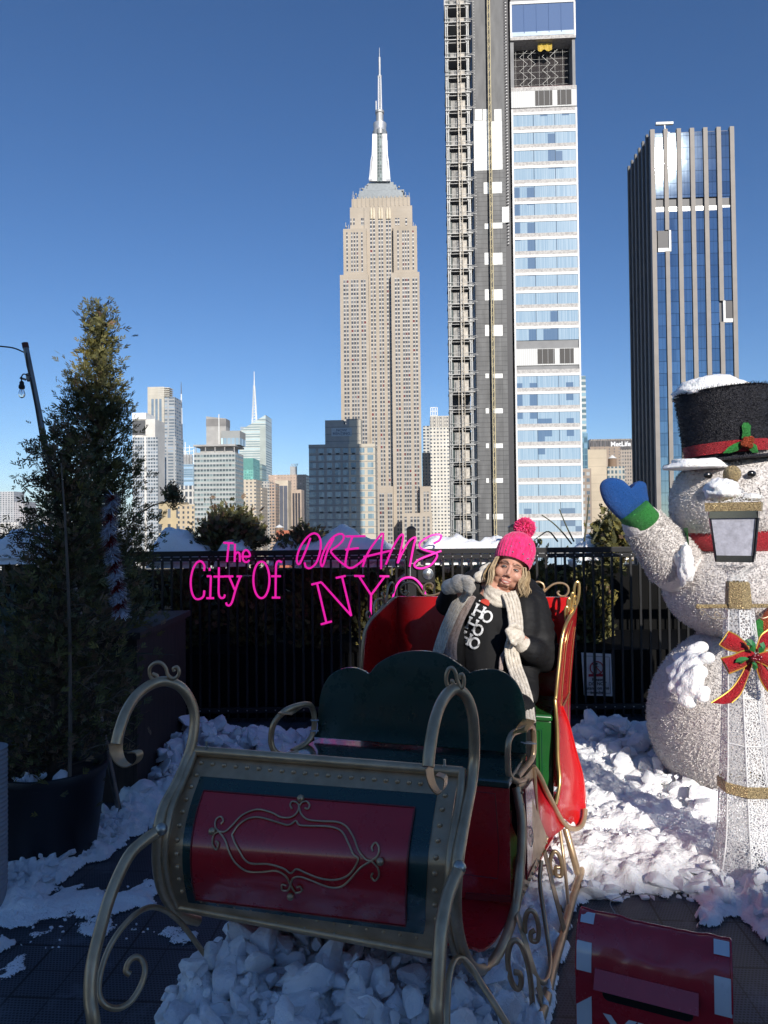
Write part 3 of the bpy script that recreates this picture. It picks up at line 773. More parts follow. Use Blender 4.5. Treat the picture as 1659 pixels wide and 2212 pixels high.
b = tower('cabled_tower', 'blue glass tower with a lattice base and striped mast', 383, 418, 1003, 1300, 40, facade('blue_glass', (.3, .4, .46), (.14, .22, .3), 30, .96, 4, .6, rnd=.5))
m_ = MB(); q_ = b.px(389, 947)
for a in (-8, 0, 8, 16, 24):
    m_.beam((q_[0] + a, 5, b.H), (q_[0] + a, 5, q_[1] - abs(a) * .8), 1.4); m_.beam((q_[0] - 8, 5, b.H + 8 + a * .9), (q_[0] + 24, 5, b.H + 12 + a * .8), 1.1); m_.beam((q_[0] - 8, 5, b.H + 30 + a * .5), (q_[0] + 20, 5, b.H + 3 + a * .3), .9)
b.part('lattice', m_, whitecoat)
m_ = MB(); q2 = b.px(389.4, 824)
cuts = [(947, 2.6, 0), (915, 2.2, 1), (880, 1.6, 0), (868, 1.3, 1), (850, 1.0, 0), (824, .4, 1)]
grey_ = simple('mast_dark', (.12, .12, .14), .6, vs=.2)
for k in range(5):
    (ya, ra, c_), (yb_, rb, _) = cuts[k], cuts[k + 1]; za, zb_ = b.px(389.4, ya)[1], b.px(389.4, yb_)[1]
    m_.cur = 0 if k % 2 == 0 else 1; m_.lathe((q2[0], 5, 0), [(ra, za), (rb, zb_)], 6)
b.part('mast', m_, [grey_, whitecoat])
m_ = MB(); a_, c_ = b.px(385, 994), b.px(394, 978); m_.bb(a_[0], c_[0], -3, -1, a_[1], c_[1]); b.part('red_billboard', m_, simple('red_sign', (.6, .02, .04), .5, vs=.3))
m_ = MB(); 
for x_ in (398, 404, 411): q_ = b.px(x_, 1000); m_.lathe((q_[0], 4, b.H), [(3.5, 0), (3.5, 14), (2.5, 18)], 10)
b.part('roof_drum', m_, steelgrey)
b = Bld('office_block', 'grey office block with ribbon windows, a flat roof canopy and tall plant room', 419.3, 508, 978, 520, 24)
gb = facade('office_glass', (.36, .4, .38), (.07, .09, .1), 2.35, .78, 3.55, .48, rnd=.3, light=(.22, .28, .28)); mb = MB(); mb.bb(0, b.W, 0, 24, 0, b.H); b.part('wall', mb, simple('office_wall', (.42, .42, .4), .7, vs=.1))
b.bands(b.H - 1.6, b.px(460, 1200)[1], 3.55, 2.5, gb)
m_ = MB(); zs = b.px(460, 963); m_.bb(-.3, b.W + .4, -1, 25, zs[1] - .4, zs[1] + .9); 
for k in range(5): m_.bb(1 + k * (b.W - 2) / 4, 1.6 + k * (b.W - 2) / 4, 0, .6, b.H, zs[1])
m_.bb(3, b.W - 3, 5, 20, b.H, zs[1]); b.part('roof_canopy', m_, simple('canopy_grey', (.38, .37, .35), .7, vs=.1))
m_ = MB(); a_, c_ = b.px(445.5, 921, 6), b.px(488, 901, 6); m_.prism([V((a_[0], 6, zs[1])), V((c_[0], 6, zs[1])), V((c_[0], 6, c_[1] - 1)), V((a_[0], 6, c_[1] + .8))], (0, 11, 0)); b.part('plant_room', m_, simple('plant_wall', (.36, .35, .33), .7, vs=.2))
m_ = MB(); m_.bb(a_[0] - .1, c_[0] + .1, 5.9, 17.1, a_[1], c_[1] - 1.2); b.part('louvre', m_, simple('plant_louvre', (.22, .21, .2), .7, vs=.2))
m_ = MB(); a_, c_ = b.px(478, 945, 3), b.px(518, 930, 3); m_.bb(a_[0], c_[0], 3, 20, zs[1] + .9, c_[1]); b.part('roof_house', m_, facade('roof_house', (.3, .31, .3), (.25, .35, .42), 3, .8, 22, .45))
m_ = MB(); q_ = b.px(473, 910, 5); m_.beam((q_[0], 5, zs[1]), (q_[0], 5, b.px(473, 895, 5)[1]), .6); b.part('flue', m_, whitecoat)
for args in (('stone_setback', 'buff stone block with stepped top right of the grey office block', 523, 553, 1036, 700, 25, (.52, .45, .35), 4, .4, 3.6, .45),
             ('stone_flats', 'cream stepped flats below the slanted roof tower', 551, 566, 1052, 720, 25, (.5, .43, .34), 3, .4, 3.4, .45),
             ('narrow_block', 'narrow grey stone block between the sail tower and pink towers', 566, 582, 1040, 760, 25, (.42, .4, .36), 3, .5, 3.4, .5),
             ('white_block', 'white stone block with paired windows left of the grey office block', 382, 419, 1049, 640, 25, (.55, .53, .48), 3.8, .6, 6.5, .7),
             ('yellow_block', 'yellow ochre block with tall windows behind the evergreen tree', 343, 386, 1084, 560, 25, (.5, .4, .24), 7, .35, 12, .6),
             ('ochre_row', 'low ochre row of houses left of the bushy juniper', 384, 420, 1090, 520, 25, (.52, .42, .28), 3.5, .4, 3.6, .5)):
    tower(args[0], args[1], *args[2:7], cream(args[0] + '_wall', *args[7:]))
b = tower('pink_tower', 'wide rose-brown office tower with flat top and roof antennas', 580, 661, 1026, 900, 30, facade('rose_wall', (.46, .35, .27), (.3, .23, .19), 4, .5, 3.8, .5, rnd=.2))
m_ = MB(); q_ = b.px(624, 1007); m_.bb(q_[0], q_[0] + 8, 8, 14, b.H, q_[1])
for k in range(5): m_.beam((q_[0] + k * 2, 10, q_[1]), (q_[0] + 2 + k * 2, 10, q_[1] + 4), .6)
b.part('roof_dish', m_, steelgrey)
b = tower('banded_tower', 'tall beige slab with dark vertical window strips by the pink tower', 594, 622, 1038, 800, 20, simple('beige_slab', (.52, .45, .35), .8, vs=.1))
b.strips([b.px(604, 1100)[0], b.px(613, 1100)[0]], 4.2, b.px(604, 1200)[1], b.H - 6, simple('beige_dark_strip', (.1, .11, .14), .4, vs=.1))
tower('balcony_tower', 'reddish balcony tower left of the beige slab', 581, 595, 1044, 760, 20, cream('balcony_wall', (.4, .3, .23), 3.5, .6, 3.3, .5))
b = tower('striped_tower', 'rose tower with near-black vertical strips behind the renting block', 622, 651, 1058, 820, 20, simple('rose_slab', (.44, .35, .28), .8, vs=.1))
b.strips([b.px(x_, 1100)[0] for x_ in (632, 638, 644)], 2.4, b.px(630, 1200)[1], b.H - 4, simple('black_strip', (.03, .03, .04), .4, vs=.1))
tower('red_brick_block', 'small red brick block with a water tank below the pink tower', 597, 624, 1146, 300, 10, simple('red_brick', (.42, .13, .07), .9, vs=.3))
tank(603.5, 1133, 305, 1.9, 4.6, 'small pale water tank on the red brick block')
for args in (('far_complex', 'far pale office complex at the left edge with a flared dark top', 0, 30, 1062, 1500, 40, (.45, .45, .45), 6, .5, 4, .5), ('far_block', 'far grey block with reddish facade at the left edge', 20, 56, 1084, 1500, 40, (.42, .4, .4), 5, .5, 4, .5),
             ('far_slab', 'distant low grey slab left of the evergreen tree', 89, 107, 1106, 1600, 30, (.4, .4, .4), 6, .5, 4, .4), ('far_row', 'distant low pale row behind the string light pole', 58, 92, 1140, 1500, 30, (.55, .5, .42), 6, .4, 4, .5), ('far_house', 'pale low block above the snowy hedge at far left', 0, 40, 1128, 1300, 30, (.55, .53, .5), 6, .4, 4, .5)):
    tower(args[0], args[1], *args[2:7], cream(args[0] + '_wall', *args[7:]))
# off-frame tower whose shadow lies on the renting block
p = at(716, 1000, 350)
# ================= the roof terrace =================
import numpy as np
deckm = Mt('plastic_tiles', (.05, .052, .055), .5)
x, y, z = deckm.xyz()
ca, sa = cos(rad(4)), sin(rad(4)); U = (x * ca - y * sa); W_ = (x * sa + y * ca)
seam = ((U / .152).fr() < .035) + ((W_ / .152).fr() < .035)
seam2 = ((U / .304).fr() < .03) + ((W_ / .304).fr() < .03)
row = (W_ / .0127).fl(); hole = (((U / .0127) + (row * .5)).fr() - .5).ab() * 2.0
hole = (hole < .62) * ((((W_ / .0127).fr() - .5).ab() * 2.0) < .55)
wet = deckm.noise(1.3, 4)
c = deckm.mix(deckm.ramp(wet, .35, .65), (.045, .054, .068), (.07, .083, .105))
c = deckm.mix(hole * (seam.inv() > 0), c, (.012, .013, .015)); c = deckm.mix(seam, c, (.015, .016, .018)); c = deckm.mix(seam2, c, (.008, .008, .009))
dust = deckm.ramp(deckm.noise(5, 6, .7), .56, .8) * .35
c = deckm.mix(dust, c, (.28, .33, .4))
deckm.set('Base Color', c); deckm.set('Roughness', deckm.ramp(wet, .3, .7) * .25 + .38)
deckm.bump(hole.inv() * .5 + seam.inv() * .5, .35, .004); deckm = deckm.m
mb = MB(); mb.bb(-9, 9, -13, 7.8, -.4, 0)
tag(mb.build('roof_deck', deckm, smooth=0), kind='structure')
# building carrying the terrace
mb = MB(); mb.bb(-9, 9, -13, 7.79, BASE, -.41)
solo(mb, 'terrace_building', simple('terrace_brick', (.3, .2, .15), .9, vs=.5), 'brick building that carries the roof terrace', 'building', (0, 0, BASE), smooth=0)

snowm = Mt('snow', (.86, .87, .9), .55)
s1 = snowm.noise(7, 6, .65); s2 = snowm.noise(60, 4, .6); s3 = snowm.noise(2.2, 4)
c = snowm.mix(snowm.ramp(s3, .4, .7), (.95, .95, .95), (.84, .84, .84)); c = snowm.mix(snowm.ramp(snowm.noise(3.5, 5, .7), .58, .78) * .45, c, (.6, .56, .5))
snowm.set('Base Color', c); snowm.set('Subsurface Weight', .12); snowm.set('Subsurface Radius', (.02, .03, .04)); snowm.set('Subsurface Scale', 1.0)
_zz = snowm.xyz()[2]; snowm.set('Alpha', ((_zz + (snowm.noise(120, 4, .7) - .5) * .03) > .0065) * 1.0)
snowm.bump(s1 * .6 + s2 * .4, .8, .03); snowm = snowm.m
icem = Mt('chunk_snow', (.84, .86, .9), .4)
c = icem.mix(icem.ramp(icem.noise(6, 4), .35, .65), (.93, .93, .94), (.78, .80, .83)); icem.set('Base Color', c)
icem.set('Subsurface Weight', .15); icem.set('Subsurface Radius', (.02, .03, .04)); icem.bump(icem.noise(30, 6, .7), .8, .014); icem = icem.m

def poly_sd(PX, PY, poly):
    n = len(poly); d = np.full(PX.shape, 1e9); ins = np.zeros(PX.shape, bool)
    for i in range(n):
        x0, y0 = poly[i]; x1, y1 = poly[(i + 1) % n]; ex, ey = x1 - x0, y1 - y0
        t_ = np.clip(((PX - x0) * ex + (PY - y0) * ey) / (ex * ex + ey * ey + 1e-12), 0, 1)
        d = np.minimum(d, np.hypot(PX - x0 - ex * t_, PY - y0 - ey * t_))
        cond = ((y0 > PY) != (y1 > PY)) & (PX < ex * (PY - y0) / (ey + 1e-12) + x0); ins ^= cond
    return np.where(ins, d, -d)
def gpoly(pts): return [tuple(gnd(a, b)[:2]) for a, b in pts]
# snow lying on the deck: outlines followed on the ground, heights in metres
PATCH = [
    (gpoly([(1190, 1600), (1420, 1560), (1700, 1600), (1900, 2000), (1760, 2085), (1640, 2030), (1595, 1985), (1540, 2010), (1500, 1955), (1475, 1930), (1440, 1968), (1400, 1935), (1340, 1925), (1275, 1948), (1235, 1960), (1225, 2060), (1180, 2180), (1150, 2400), (1000, 2400), (1000, 2000), (1130, 1900)]), .09, .22, .035),
    (gpoly([(1560, 1890), (1660, 1900), (1900, 1930), (1900, 2060), (1680, 2040), (1630, 1990), (1590, 1950)]), .17, .16, .04),
    (gpoly([(-60, 1880), (30, 1905), (120, 1845), (215, 1775), (250, 1745), (300, 1700), (300, 1590), (440, 1585), (640, 1590), (640, 1700), (420, 1760), (300, 1790), (270, 1835), (215, 1862), (150, 1900), (60, 1975), (-60, 1995)]), .08, .16, .04),
    (gpoly([(-60, 1990), (60, 1955), (150, 1925), (240, 1925), (330, 1890), (350, 1960), (260, 1975), (190, 1990), (110, 1975), (60, 2000), (-60, 2010)]), .02, .14, .06),
    (gpoly([(160, 1995), (240, 1980), (265, 2005), (215, 2025), (170, 2015)]), .012, .1, .05),
    (gpoly([(355, 2020), (400, 2000), (420, 2030), (390, 2050)]), .012, .08, .05),
    (gpoly([(-40, 2010), (5, 2020), (18, 2045), (-10, 2065), (-40, 2075)]), .06, .08, .03),
    (gpoly([(20, 2085), (50, 2070), (55, 2090), (20, 2105)]), .008, .06, .04),
    (gpoly([(75, 2010), (120, 2005), (115, 2022), (80, 2024)]), .01, .06, .04),
    (gpoly([(300, 2260), (355, 2195), (400, 2150), (450, 2080), (560, 2020), (760, 2010), (1000, 2060), (1180, 2150), (1150, 2500), (250, 2500)]), .15, .2, .03),
    (gpoly([(500, 1990), (700, 1700), (1000, 1720), (1150, 1900), (1120, 2080), (900, 2090), (700, 2040)]), .06, .2, .05),
    (gpoly([(640, 1590), (700, 1560), (1180, 1560), (1230, 1700), (1000, 1750), (640, 1700)]), .06, .2, .05),
]
nx_, ny_ = 560, 440
gx = np.linspace(-3.4, 3.4, nx_); gy = np.linspace(1.05, 6.35, ny_); PX, PY = np.meshgrid(gx, gy)
N1 = np.array([[noise.fractal((float(a) * 5, float(b) * 5, 1.0), .7, 2.1, 5) for a in gx] for b in gy])
N2 = np.array([[noise.fractal((float(a) * 16, float(b) * 16, 4.0), .8, 2.1, 4) for a in gx] for b in gy])
HH = np.full(PX.shape, -.01)
for poly, hh, wdt, am in PATCH:
    sd = poly_sd(PX, PY, poly) + N1 * am * 1.6 + N2 * am * .35
    t_ = np.clip(sd / wdt, 0, 1); HH = np.maximum(HH, np.where(sd > 0, .004 + hh * (t_ ** .6) * (1 + .45 * N1) + N2 * (.012 + .05 * (hh > .12)) * np.clip(hh * 14, .1, 1), -.01))
def hsnow(X_, Y_):
    i = int((X_ + 3.4) / 6.8 * (nx_ - 1)); j = int((Y_ - 1.05) / 5.3 * (ny_ - 1))
    return float(HH[min(max(j, 0), ny_ - 1), min(max(i, 0), nx_ - 1)])
mb = MB(); ids = -np.ones(PX.shape, int)
keep = HH > 0; kk = keep.copy(); kk[1:] |= keep[:-1]; kk[:-1] |= keep[1:]; kk[:, 1:] |= keep[:, :-1]; kk[:, :-1] |= keep[:, 1:]
n = 0
for j in range(ny_):
    for i in range(nx_):
        if kk[j, i]: ids[j, i] = n; n += 1; mb.v.append(V((PX[j, i], PY[j, i], HH[j, i] if keep[j, i] else -.004)))
for j in range(ny_ - 1):
    for i in range(nx_ - 1):
        q_ = (ids[j, i], ids[j, i + 1], ids[j + 1, i + 1], ids[j + 1, i])
        if min(q_) >= 0: mb.face(q_)
tag(mb.build('snow', snowm, smooth=180), 'grey-white trodden snow lying in patches on the dark tiles', kind='stuff')

def chunk(mb, c, r, rnd, flat=.6, seg=None, rings=None):
    if seg is None: seg, rings = (18, 12) if r > .05 else (12, 8) if r > .025 else (8, 6)
    c = V(c); R_ = Matrix.Rotation(rnd.uniform(0, 6.28), 3, V((rnd.gauss(0, 1), rnd.gauss(0, 1), rnd.gauss(0, 1))).normalized())
    n0 = len(mb.v); mb.ell((0, 0, 0), 1, seg, rings)
    planes = [(V((rnd.gauss(0, 1), rnd.gauss(0, 1), rnd.gauss(0, 1))).normalized(), rnd.uniform(.38, .8)) for _ in range(13)]
    sc = V((r * rnd.uniform(.8, 1.35), r * rnd.uniform(.7, 1.1), r * rnd.uniform(flat * .6, flat * 1.2)))
    off = V((rnd.uniform(0, 50), 0, 0))
    for i in range(n0, len(mb.v)):
        p = mb.v[i]
        for nn_, dd in planes:
            e_ = p.dot(nn_) - dd
            if e_ > 0: p = p - nn_ * e_ * .93
        p = p * (1 + .12 * noise.noise(p * 2.2 + off) + .07 * noise.noise(p * 5 + off) + .05 * noise.noise(p * 11 + off))
        p = V((p.x * sc.x, p.y * sc.y, p.z * sc.z)); mb.v[i] = c + R_ @ p
def pile(name, label, poly, n, r0, r1, seed, lift=0.0, keepout=None, flat=.6, big=0.15):
    rnd = random.Random(seed); mb = MB(); xs = [p[0] for p in poly]; ys = [p[1] for p in poly]; k = 0
    PA = np.array(poly)
    tries = 0
    while k < n and tries < n * 40:
        tries += 1
        X_, Y_ = rnd.uniform(min(xs), max(xs)), rnd.uniform(min(ys), max(ys))
        sd = float(poly_sd(np.array([X_]), np.array([Y_]), poly)[0])
        if sd < 0: continue
        r = r0 + (r1 - r0) * rnd.random() ** 2.2
        h_ = max(0, hsnow(X_, Y_)); up = min(1, sd / .3) * lift * rnd.random()
        chunk(mb, (X_, Y_, h_ + up + r * .08), r, rnd, flat); k += 1
    return tag(mb.build(name, icem, smooth=42), label, kind='stuff')
G = gpoly
pile('snow_chunks', 'heap of broken snow slabs under the sleigh front', G([(330, 2240), (430, 2130), (480, 2075), (560, 2040), (760, 2040), (1000, 2090), (1150, 2180), (1120, 2420), (280, 2420)]), 620, .018, .085, 1, .09)
pile('snow_chunks', 'broken snow blocks heaped by the fence and snowman', G([(1215, 1585), (1290, 1570), (1400, 1610), (1480, 1690), (1590, 1760), (1590, 1800), (1500, 1790), (1380, 1720), (1240, 1610)]), 170, .03, .11, 2, .12, flat=.8)
pile('snow_chunks', 'small snow lumps scattered on the sunlit snow', G([(1240, 1700), (1330, 1690), (1560, 1850), (1560, 1900), (1400, 1850), (1260, 1860)]), 26, .012, .05, 3, .0)
pile('snow_chunks', 'bluish snow lumps between planter and sleigh', G([(300, 1600), (440, 1600), (620, 1620), (620, 1680), (440, 1700), (380, 1730), (300, 1740)]), 230, .03, .12, 4, .16)
pile('snow_chunks', 'crumbled snow heap against the black plant pot', G([(20, 1895), (110, 1840), (210, 1780), (290, 1740), (270, 1815), (210, 1850), (150, 1885), (60, 1950), (15, 1950)]), 330, .012, .055, 5, .07)
pile('snow_chunks', 'loose snow crumbs scattered over the dark tiles', G([(0, 1960), (330, 1900), (340, 2020), (100, 2060), (0, 2060)]), 50, .006, .018, 6, 0)
pile('snow_chunks', 'snow lumps lying beneath the sleigh body', G([(700, 1760), (1180, 1720), (1230, 1900), (1190, 2050), (1130, 2180), (1050, 2120), (1060, 1950)]), 180, .015, .06, 7, .02)
pile('snow_chunks', 'ragged snow rim at the foot of the lamp post', G([(1250, 1930), (1470, 1920), (1560, 1890), (1760, 1960), (1760, 2060), (1640, 2010), (1560, 1960), (1450, 1940), (1260, 1950)]), 130, .015, .08, 8, .03)
pile('snow_crumbs', 'fine crumbs of snow between the slabs under the sleigh front', G([(330, 2240), (400, 2130), (480, 2060), (560, 2020), (760, 2020), (1000, 2070), (1180, 2150), (1150, 2420), (280, 2420)]), 500, .008, .03, 21, .05)
pile('snow_crumbs', 'fine crumbs of snow on the sunlit ground by the snowman', G([(1240, 1620), (1400, 1610), (1590, 1760), (1590, 1900), (1420, 1880), (1250, 1860)]), 260, .005, .022, 22, .005)
pile('snow_chunks', 'snow lumps behind the sleigh along the fence', G([(640, 1600), (1200, 1580), (1200, 1640), (640, 1650)]), 120, .03, .11, 9, .14)

# ---------------- fence ----------------
black = Mt('black_paint', (.012, .012, .013), .35); black.bump(black.noise(90, 3), .12, .002); black = black.m
FY = 6.0
fence = thing('fence', 'long black metal picket fence along the roof edge', 'fence', (0, FY, 0))
ztop = at(1150, 1183, FY).z
mb = MB(); mb.bb(-3.9, 3.9, FY - .022, FY + .022, ztop - .045, ztop); mb.build('rail', black, fence, smooth=0, bevel=.003)
mb = MB(); mb.bb(-3.9, 3.9, FY - .02, FY + .02, ztop - .085, ztop - .05); mb.build('rail', black, fence, smooth=0)
mb = MB(); mb.bb(-3.9, 3.9, FY - .022, FY + .022, .085, .13); mb.build('rail', black, fence, smooth=0, bevel=.003)
mb = MB()
for k in range(98):
    xx = -3.85 + k * .079
    for zz_ in (ztop - .068, .107): mb.ell((xx, FY - .024, zz_), (.006, .003, .006), 6, 4)
mb.build('screw', simple('screw_steel', (.5, .5, .5), .3, .9), fence)
pm = MB(); pm.bb(-.009, .009, -.009, .009, .02, ztop - .04); pk = pm.build('picket', black, fence, local=True, smooth=0)
pk.location = (-3.85, 0, 0)
for k in range(1, 98):
    c = pk.copy(); COL.objects.link(c); c.parent = fence; c.location = (-3.85 + k * .079, 0, 0)
for px_, py_ in ((888, 1137), (1108, 1133)):
    p = at(px_, py_, FY + .0); mb = MB(); mb.bb(p.x - .038, p.x + .038, FY - .045, FY + .031, 0, p.z - .03)
    mb.lathe((p.x, FY - .007, p.z - .03), [(.058, 0), (.058, .008), (.045, .02), (.02, .032)], 4, Matrix.Rotation(pi / 4, 3, 'Z'))
    mb.build('post', black, fence, smooth=0, bevel=.003)
p = at(921, 1240, FY)
mb = MB(); mb.bb(p.x - .075, p.x + .07, FY - .06, FY - .02, p.z - .07, p.z + .07); mb.build('lock_box', black, fence, smooth=0, bevel=.004)
mb = MB(); mb.lathe((p.x + .01, FY - .06, p.z + .005), [(.046, 0), (.046, .01), (.036, .014), (.026, .022), (.01, .024)], 24, Matrix.Rotation(pi / 2, 3, 'X')); mb.build('lock_cylinder', simple('lock_steel', (.5, .5, .48), .3, .9), fence)

# parapet and planting behind the fence
mb = MB(); mb.bb(-6, 6, 7.45, 7.7, 0, 1.2); solo(mb, 'parapet_wall', simple('parapet_shade', (.006, .006, .006), .9, spec=.1), 'parapet darkened for shade behind the fence and shrubs', 'wall', (0, 7.5, 0), smooth=0)  # near-black colour stands in for the shade behind the pickets
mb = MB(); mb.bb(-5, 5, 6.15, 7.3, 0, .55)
solo(mb, 'planter', simple('planter_shade', (.006, .006, .006), .8, spec=.1), 'long dark planter trough behind the fence', 'planter', (0, 6.7, 0), smooth=0)  # near-black too, the shade is put into the trough's colour

def leafmat(name, c1, c2, rough=.65):
    t = Mt(name, c1, rough); n_ = t.noise(9, 3); t.set('Base Color', t.mix(t.ramp(n_, .35, .65), c1, c2)); t.set('Specular IOR Level', .3); return t.m
LG = leafmat('leaf_green', (.10, .10, .035), (.16, .15, .05)); LD = leafmat('leaf_dark', (.06, .062, .028), (.09, .09, .04)); LY = leafmat('leaf_yellow', (.14, .12, .025), (.2, .16, .04)); LB = leafmat('leaf_brown', (.14, .09, .055), (.2, .13, .075))
BARK = simple('bark', (.08, .055, .04), .9, bump=.5, bs=60, vs=12, var=.4)
LEAF = [LG, LD, LY, LB]
def spray(mb, p, d, L, rnd, mi, n=5, wd=.075):
    """flat fan of scale leaves"""
    d = V(d).normalized(); u = d.orthogonal().normalized(); u = Matrix.Rotation(rnd.uniform(0, 6.28), 3, d) @ u
    mb.cur = mi; p = V(p)
    for k in range(n):
        t_ = k / n; s_ = 1 if k % 2 else -1
        b = p + d * L * t_ * .7; dd = (d * rnd.uniform(.6, 1) + u * s_ * rnd.uniform(.3, .95)).normalized() if k < n - 1 else d
        l_ = L * (.62 - .3 * t_) * rnd.uniform(.7, 1.2); w_ = dd.cross(u.cross(d)).normalized() * L * wd
        mb.add([b - w_ * .45, b + dd * l_ * .5 - w_, b + dd * l_, b + dd * l_ * .5 + w_, b + w_ * .45], [(0, 1, 2, 3, 4)])
def conifer(name, label, base, trunk_top, env, nb, seed, mats=(.55, .42, .0, .03), L=.085, cat='tree', density=9, droop=.1, yellow=None, gap=0.0, updir=.55):
    """env: list of (z, rleft, rright) around the trunk axis"""
    rnd = random.Random(seed); base = V(base); tt = V(trunk_top); root = thing(name, label, cat, tuple(base))
    axis = lambda z: base + (tt - base) * ((z - base.z) / (tt.z - base.z))
    mb = MB(); mb.tube([axis(base.z + (tt.z - base.z) * k / 8) + V((rnd.uniform(-.01, .01), rnd.uniform(-.01, .01), 0)) for k in range(9)], [.028, .004], 7); mb.build('trunk', BARK, root)
    br = MB(); lf = MB(); zs = [e_[0] for e_ in env]
    def rr(z, side):
        for a, b in zip(env, env[1:]):
            if a[0] <= z <= b[0]: t_ = (z - a[0]) / (b[0] - a[0] + 1e-9); return a[1 + side] + (b[1 + side] - a[1 + side]) * t_
        return env[-1][1 + side]
    for i in range(nb):
        z = zs[0] + (zs[-1] - zs[0]) * (i + rnd.random()) / nb
        a = rnd.uniform(0, 2 * pi); ca_ = cos(a); r = rr(z, 1 if ca_ > 0 else 0); r = r * abs(ca_) + (rr(z, 0) + rr(z, 1)) / 2 * (1 - abs(ca_))
        r *= rnd.uniform(.55, 1.05) * (1 - gap * (noise.noise(V((z * 3, a, seed))) > .15))
        z0 = max(base.z + .02, z - r * updir); p0 = axis(z0); p2 = axis(z) + V((ca_ * r, sin(a) * r, 0)); p1 = (p0 + p2) / 2 + V((ca_ * r * .15, sin(a) * r * .15, -r * droop))
        pts = spline([p0, p1, p2], 4); br.tube(pts, [.006, .002], 4)
        m_ = int(density * (r / .35 + .35))
        for k in range(m_):
            t_ = rnd.uniform(.3, 1.0); q_ = t_ * (len(pts) - 1); j = min(int(q_), len(pts) - 2); p = pts[j].lerp(pts[j + 1], q_ - j)
            jit = .045 + .25 * (1 - t_) * r; p = p + V((rnd.gauss(0, jit), rnd.gauss(0, jit), rnd.gauss(0, jit)))
            d = V((ca_, sin(a), .9)) + V((rnd.gauss(0, .6), rnd.gauss(0, .6), rnd.gauss(0, .5)))
            w_ = rnd.random(); mi = 0 if w_ < mats[0] else 1 if w_ < mats[0] + mats[1] else 2 if w_ < sum(mats[:3]) else 3
            if yellow and (p - V(yellow[0])).length < yellow[1]: mi = 2 if rnd.random() < .7 else 0
            spray(lf, p, d, L * rnd.uniform(.6, 1.3), rnd, mi, 5)
    br.build('branches', BARK, root); lf.build('foliage', LEAF, root, smooth=0)
    return root
# wooden planter with the tall arborvitae
wood = Mt('dark_planks', (.05, .03, .025), .7); x, y, z = wood.xyz(); nx, ny, nz = wood.nrm(); u_ = x + (y - x) * (nx.ab() > .6)
wood.set('Base Color', wood.mix((u_ / .095).fr() < .05, wood.mix(wood.ramp(wood.noise(4, 4, stretch=(8, 8, 1)), .3, .7), (.022, .015, .013), (.042, .028, .024)), (.008, .006, .005))); wood = wood.m
mb = MB(); mb.bb(-2.5, -1.5, 4.3, 5.35, 0, .98); mb.bb(-2.53, -1.47, 4.27, 5.38, .98, 1.02)
solo(mb, 'wooden_planter', wood, 'tall dark brown wooden planter box under the evergreen', 'planter', (-2, 4.8, 0), smooth=0)
D2 = 4.7
def env_px(cx_, d, rows):
    out = []
    for yy, a, b in rows: p = at(cx_, yy, d); out.append((p.z, max(1, cx_ - a - 26) * d / FO, max(1, b - cx_ - 22) * d / FO))
    return sorted(out)
top = at(215, 680, D2); bx = at(215, 1340, D2)
conifer('arborvitae', 'tall dark cone-shaped evergreen with a yellow patch, coloured as sunlit, near its top', (bx.x, D2, .98), top,
        env_px(215, D2, [(670, 212, 218), (700, 200, 236), (740, 188, 258), (780, 150, 262), (800, 140, 268), (850, 128, 280), (880, 108, 298), (920, 118, 300), (960, 130, 300), (1000, 118, 318), (1050, 120, 338), (1100, 108, 344), (1160, 112, 345), (1220, 105, 335), (1300, 110, 330), (1380, 120, 300)]),
        430, 11, yellow=(at(178, 765, D2), .13), density=30, L=.055, gap=.7)  # yellow leaves: their own tone plus the sunlit spot painted in
rnd = random.Random(5); mb = MB(); lf = MB(); root = thing('arborvitae_branch', 'single dark evergreen branch reaching right over the hedge', 'branch', tuple(at(330, 1100, 4.75)))
pp = spline([at(285, 1120, 4.75), at(330, 1092, 4.75), at(352, 1086, 4.75), at(380, 1072, 4.75)], 5); mb.tube(pp, [.006, .003], 5); mb.build('stem', BARK, root)
for k in range(150):
    c = at(372 + rnd.gauss(0, 9), 1072 + rnd.gauss(0, 11), 4.75 + rnd.gauss(0, .04)); spray(lf, c, (rnd.gauss(.3, .6), rnd.gauss(0, .6), rnd.gauss(.4, .6)), .06, rnd, rnd.choice((0, 1, 1, 3)))
lf.build('foliage', LEAF, root, smooth=0)
# potted, half dead arborvitae in front
potm = Mt('black_pot', (.012, .013, .018), .5); potm.bump(potm.noise(25, 3), .15, .004); potm = potm.m
D1 = 3.62; pc = V((at(110, 1780, D1).x, D1, 0))
pot = thing('plant_pot', 'large round black plastic pot holding the brown potted evergreen', 'plant pot', tuple(pc))
mb = MB(); mb.lathe(pc, [(.2, 0), (.215, .02), (.262, .40), (.268, .41), (.275, .435), (.268, .455), (.25, .455), (.24, .40), (.05, .39)], 40); mb.build('body', potm, pot, smooth=40)
mb = MB(); mb.lathe(pc + V((0, 0, .385)), [(.245, 0), (.15, .03), (.02, .04)], 24); mb.build('soil', simple('soil', (.03, .022, .016), .95, bump=1, bs=40), pot)
mb = MB(); rnd = random.Random(8)
for k in range(7): chunk(mb, pc + V((-.02 + rnd.uniform(-.1, .16), -.17 + rnd.uniform(-.03, .05), .44)), rnd.uniform(.025, .055), rnd)
tag(mb.build('snow', icem, smooth=50), 'snow scraps on the soil of the black pot', kind='stuff')
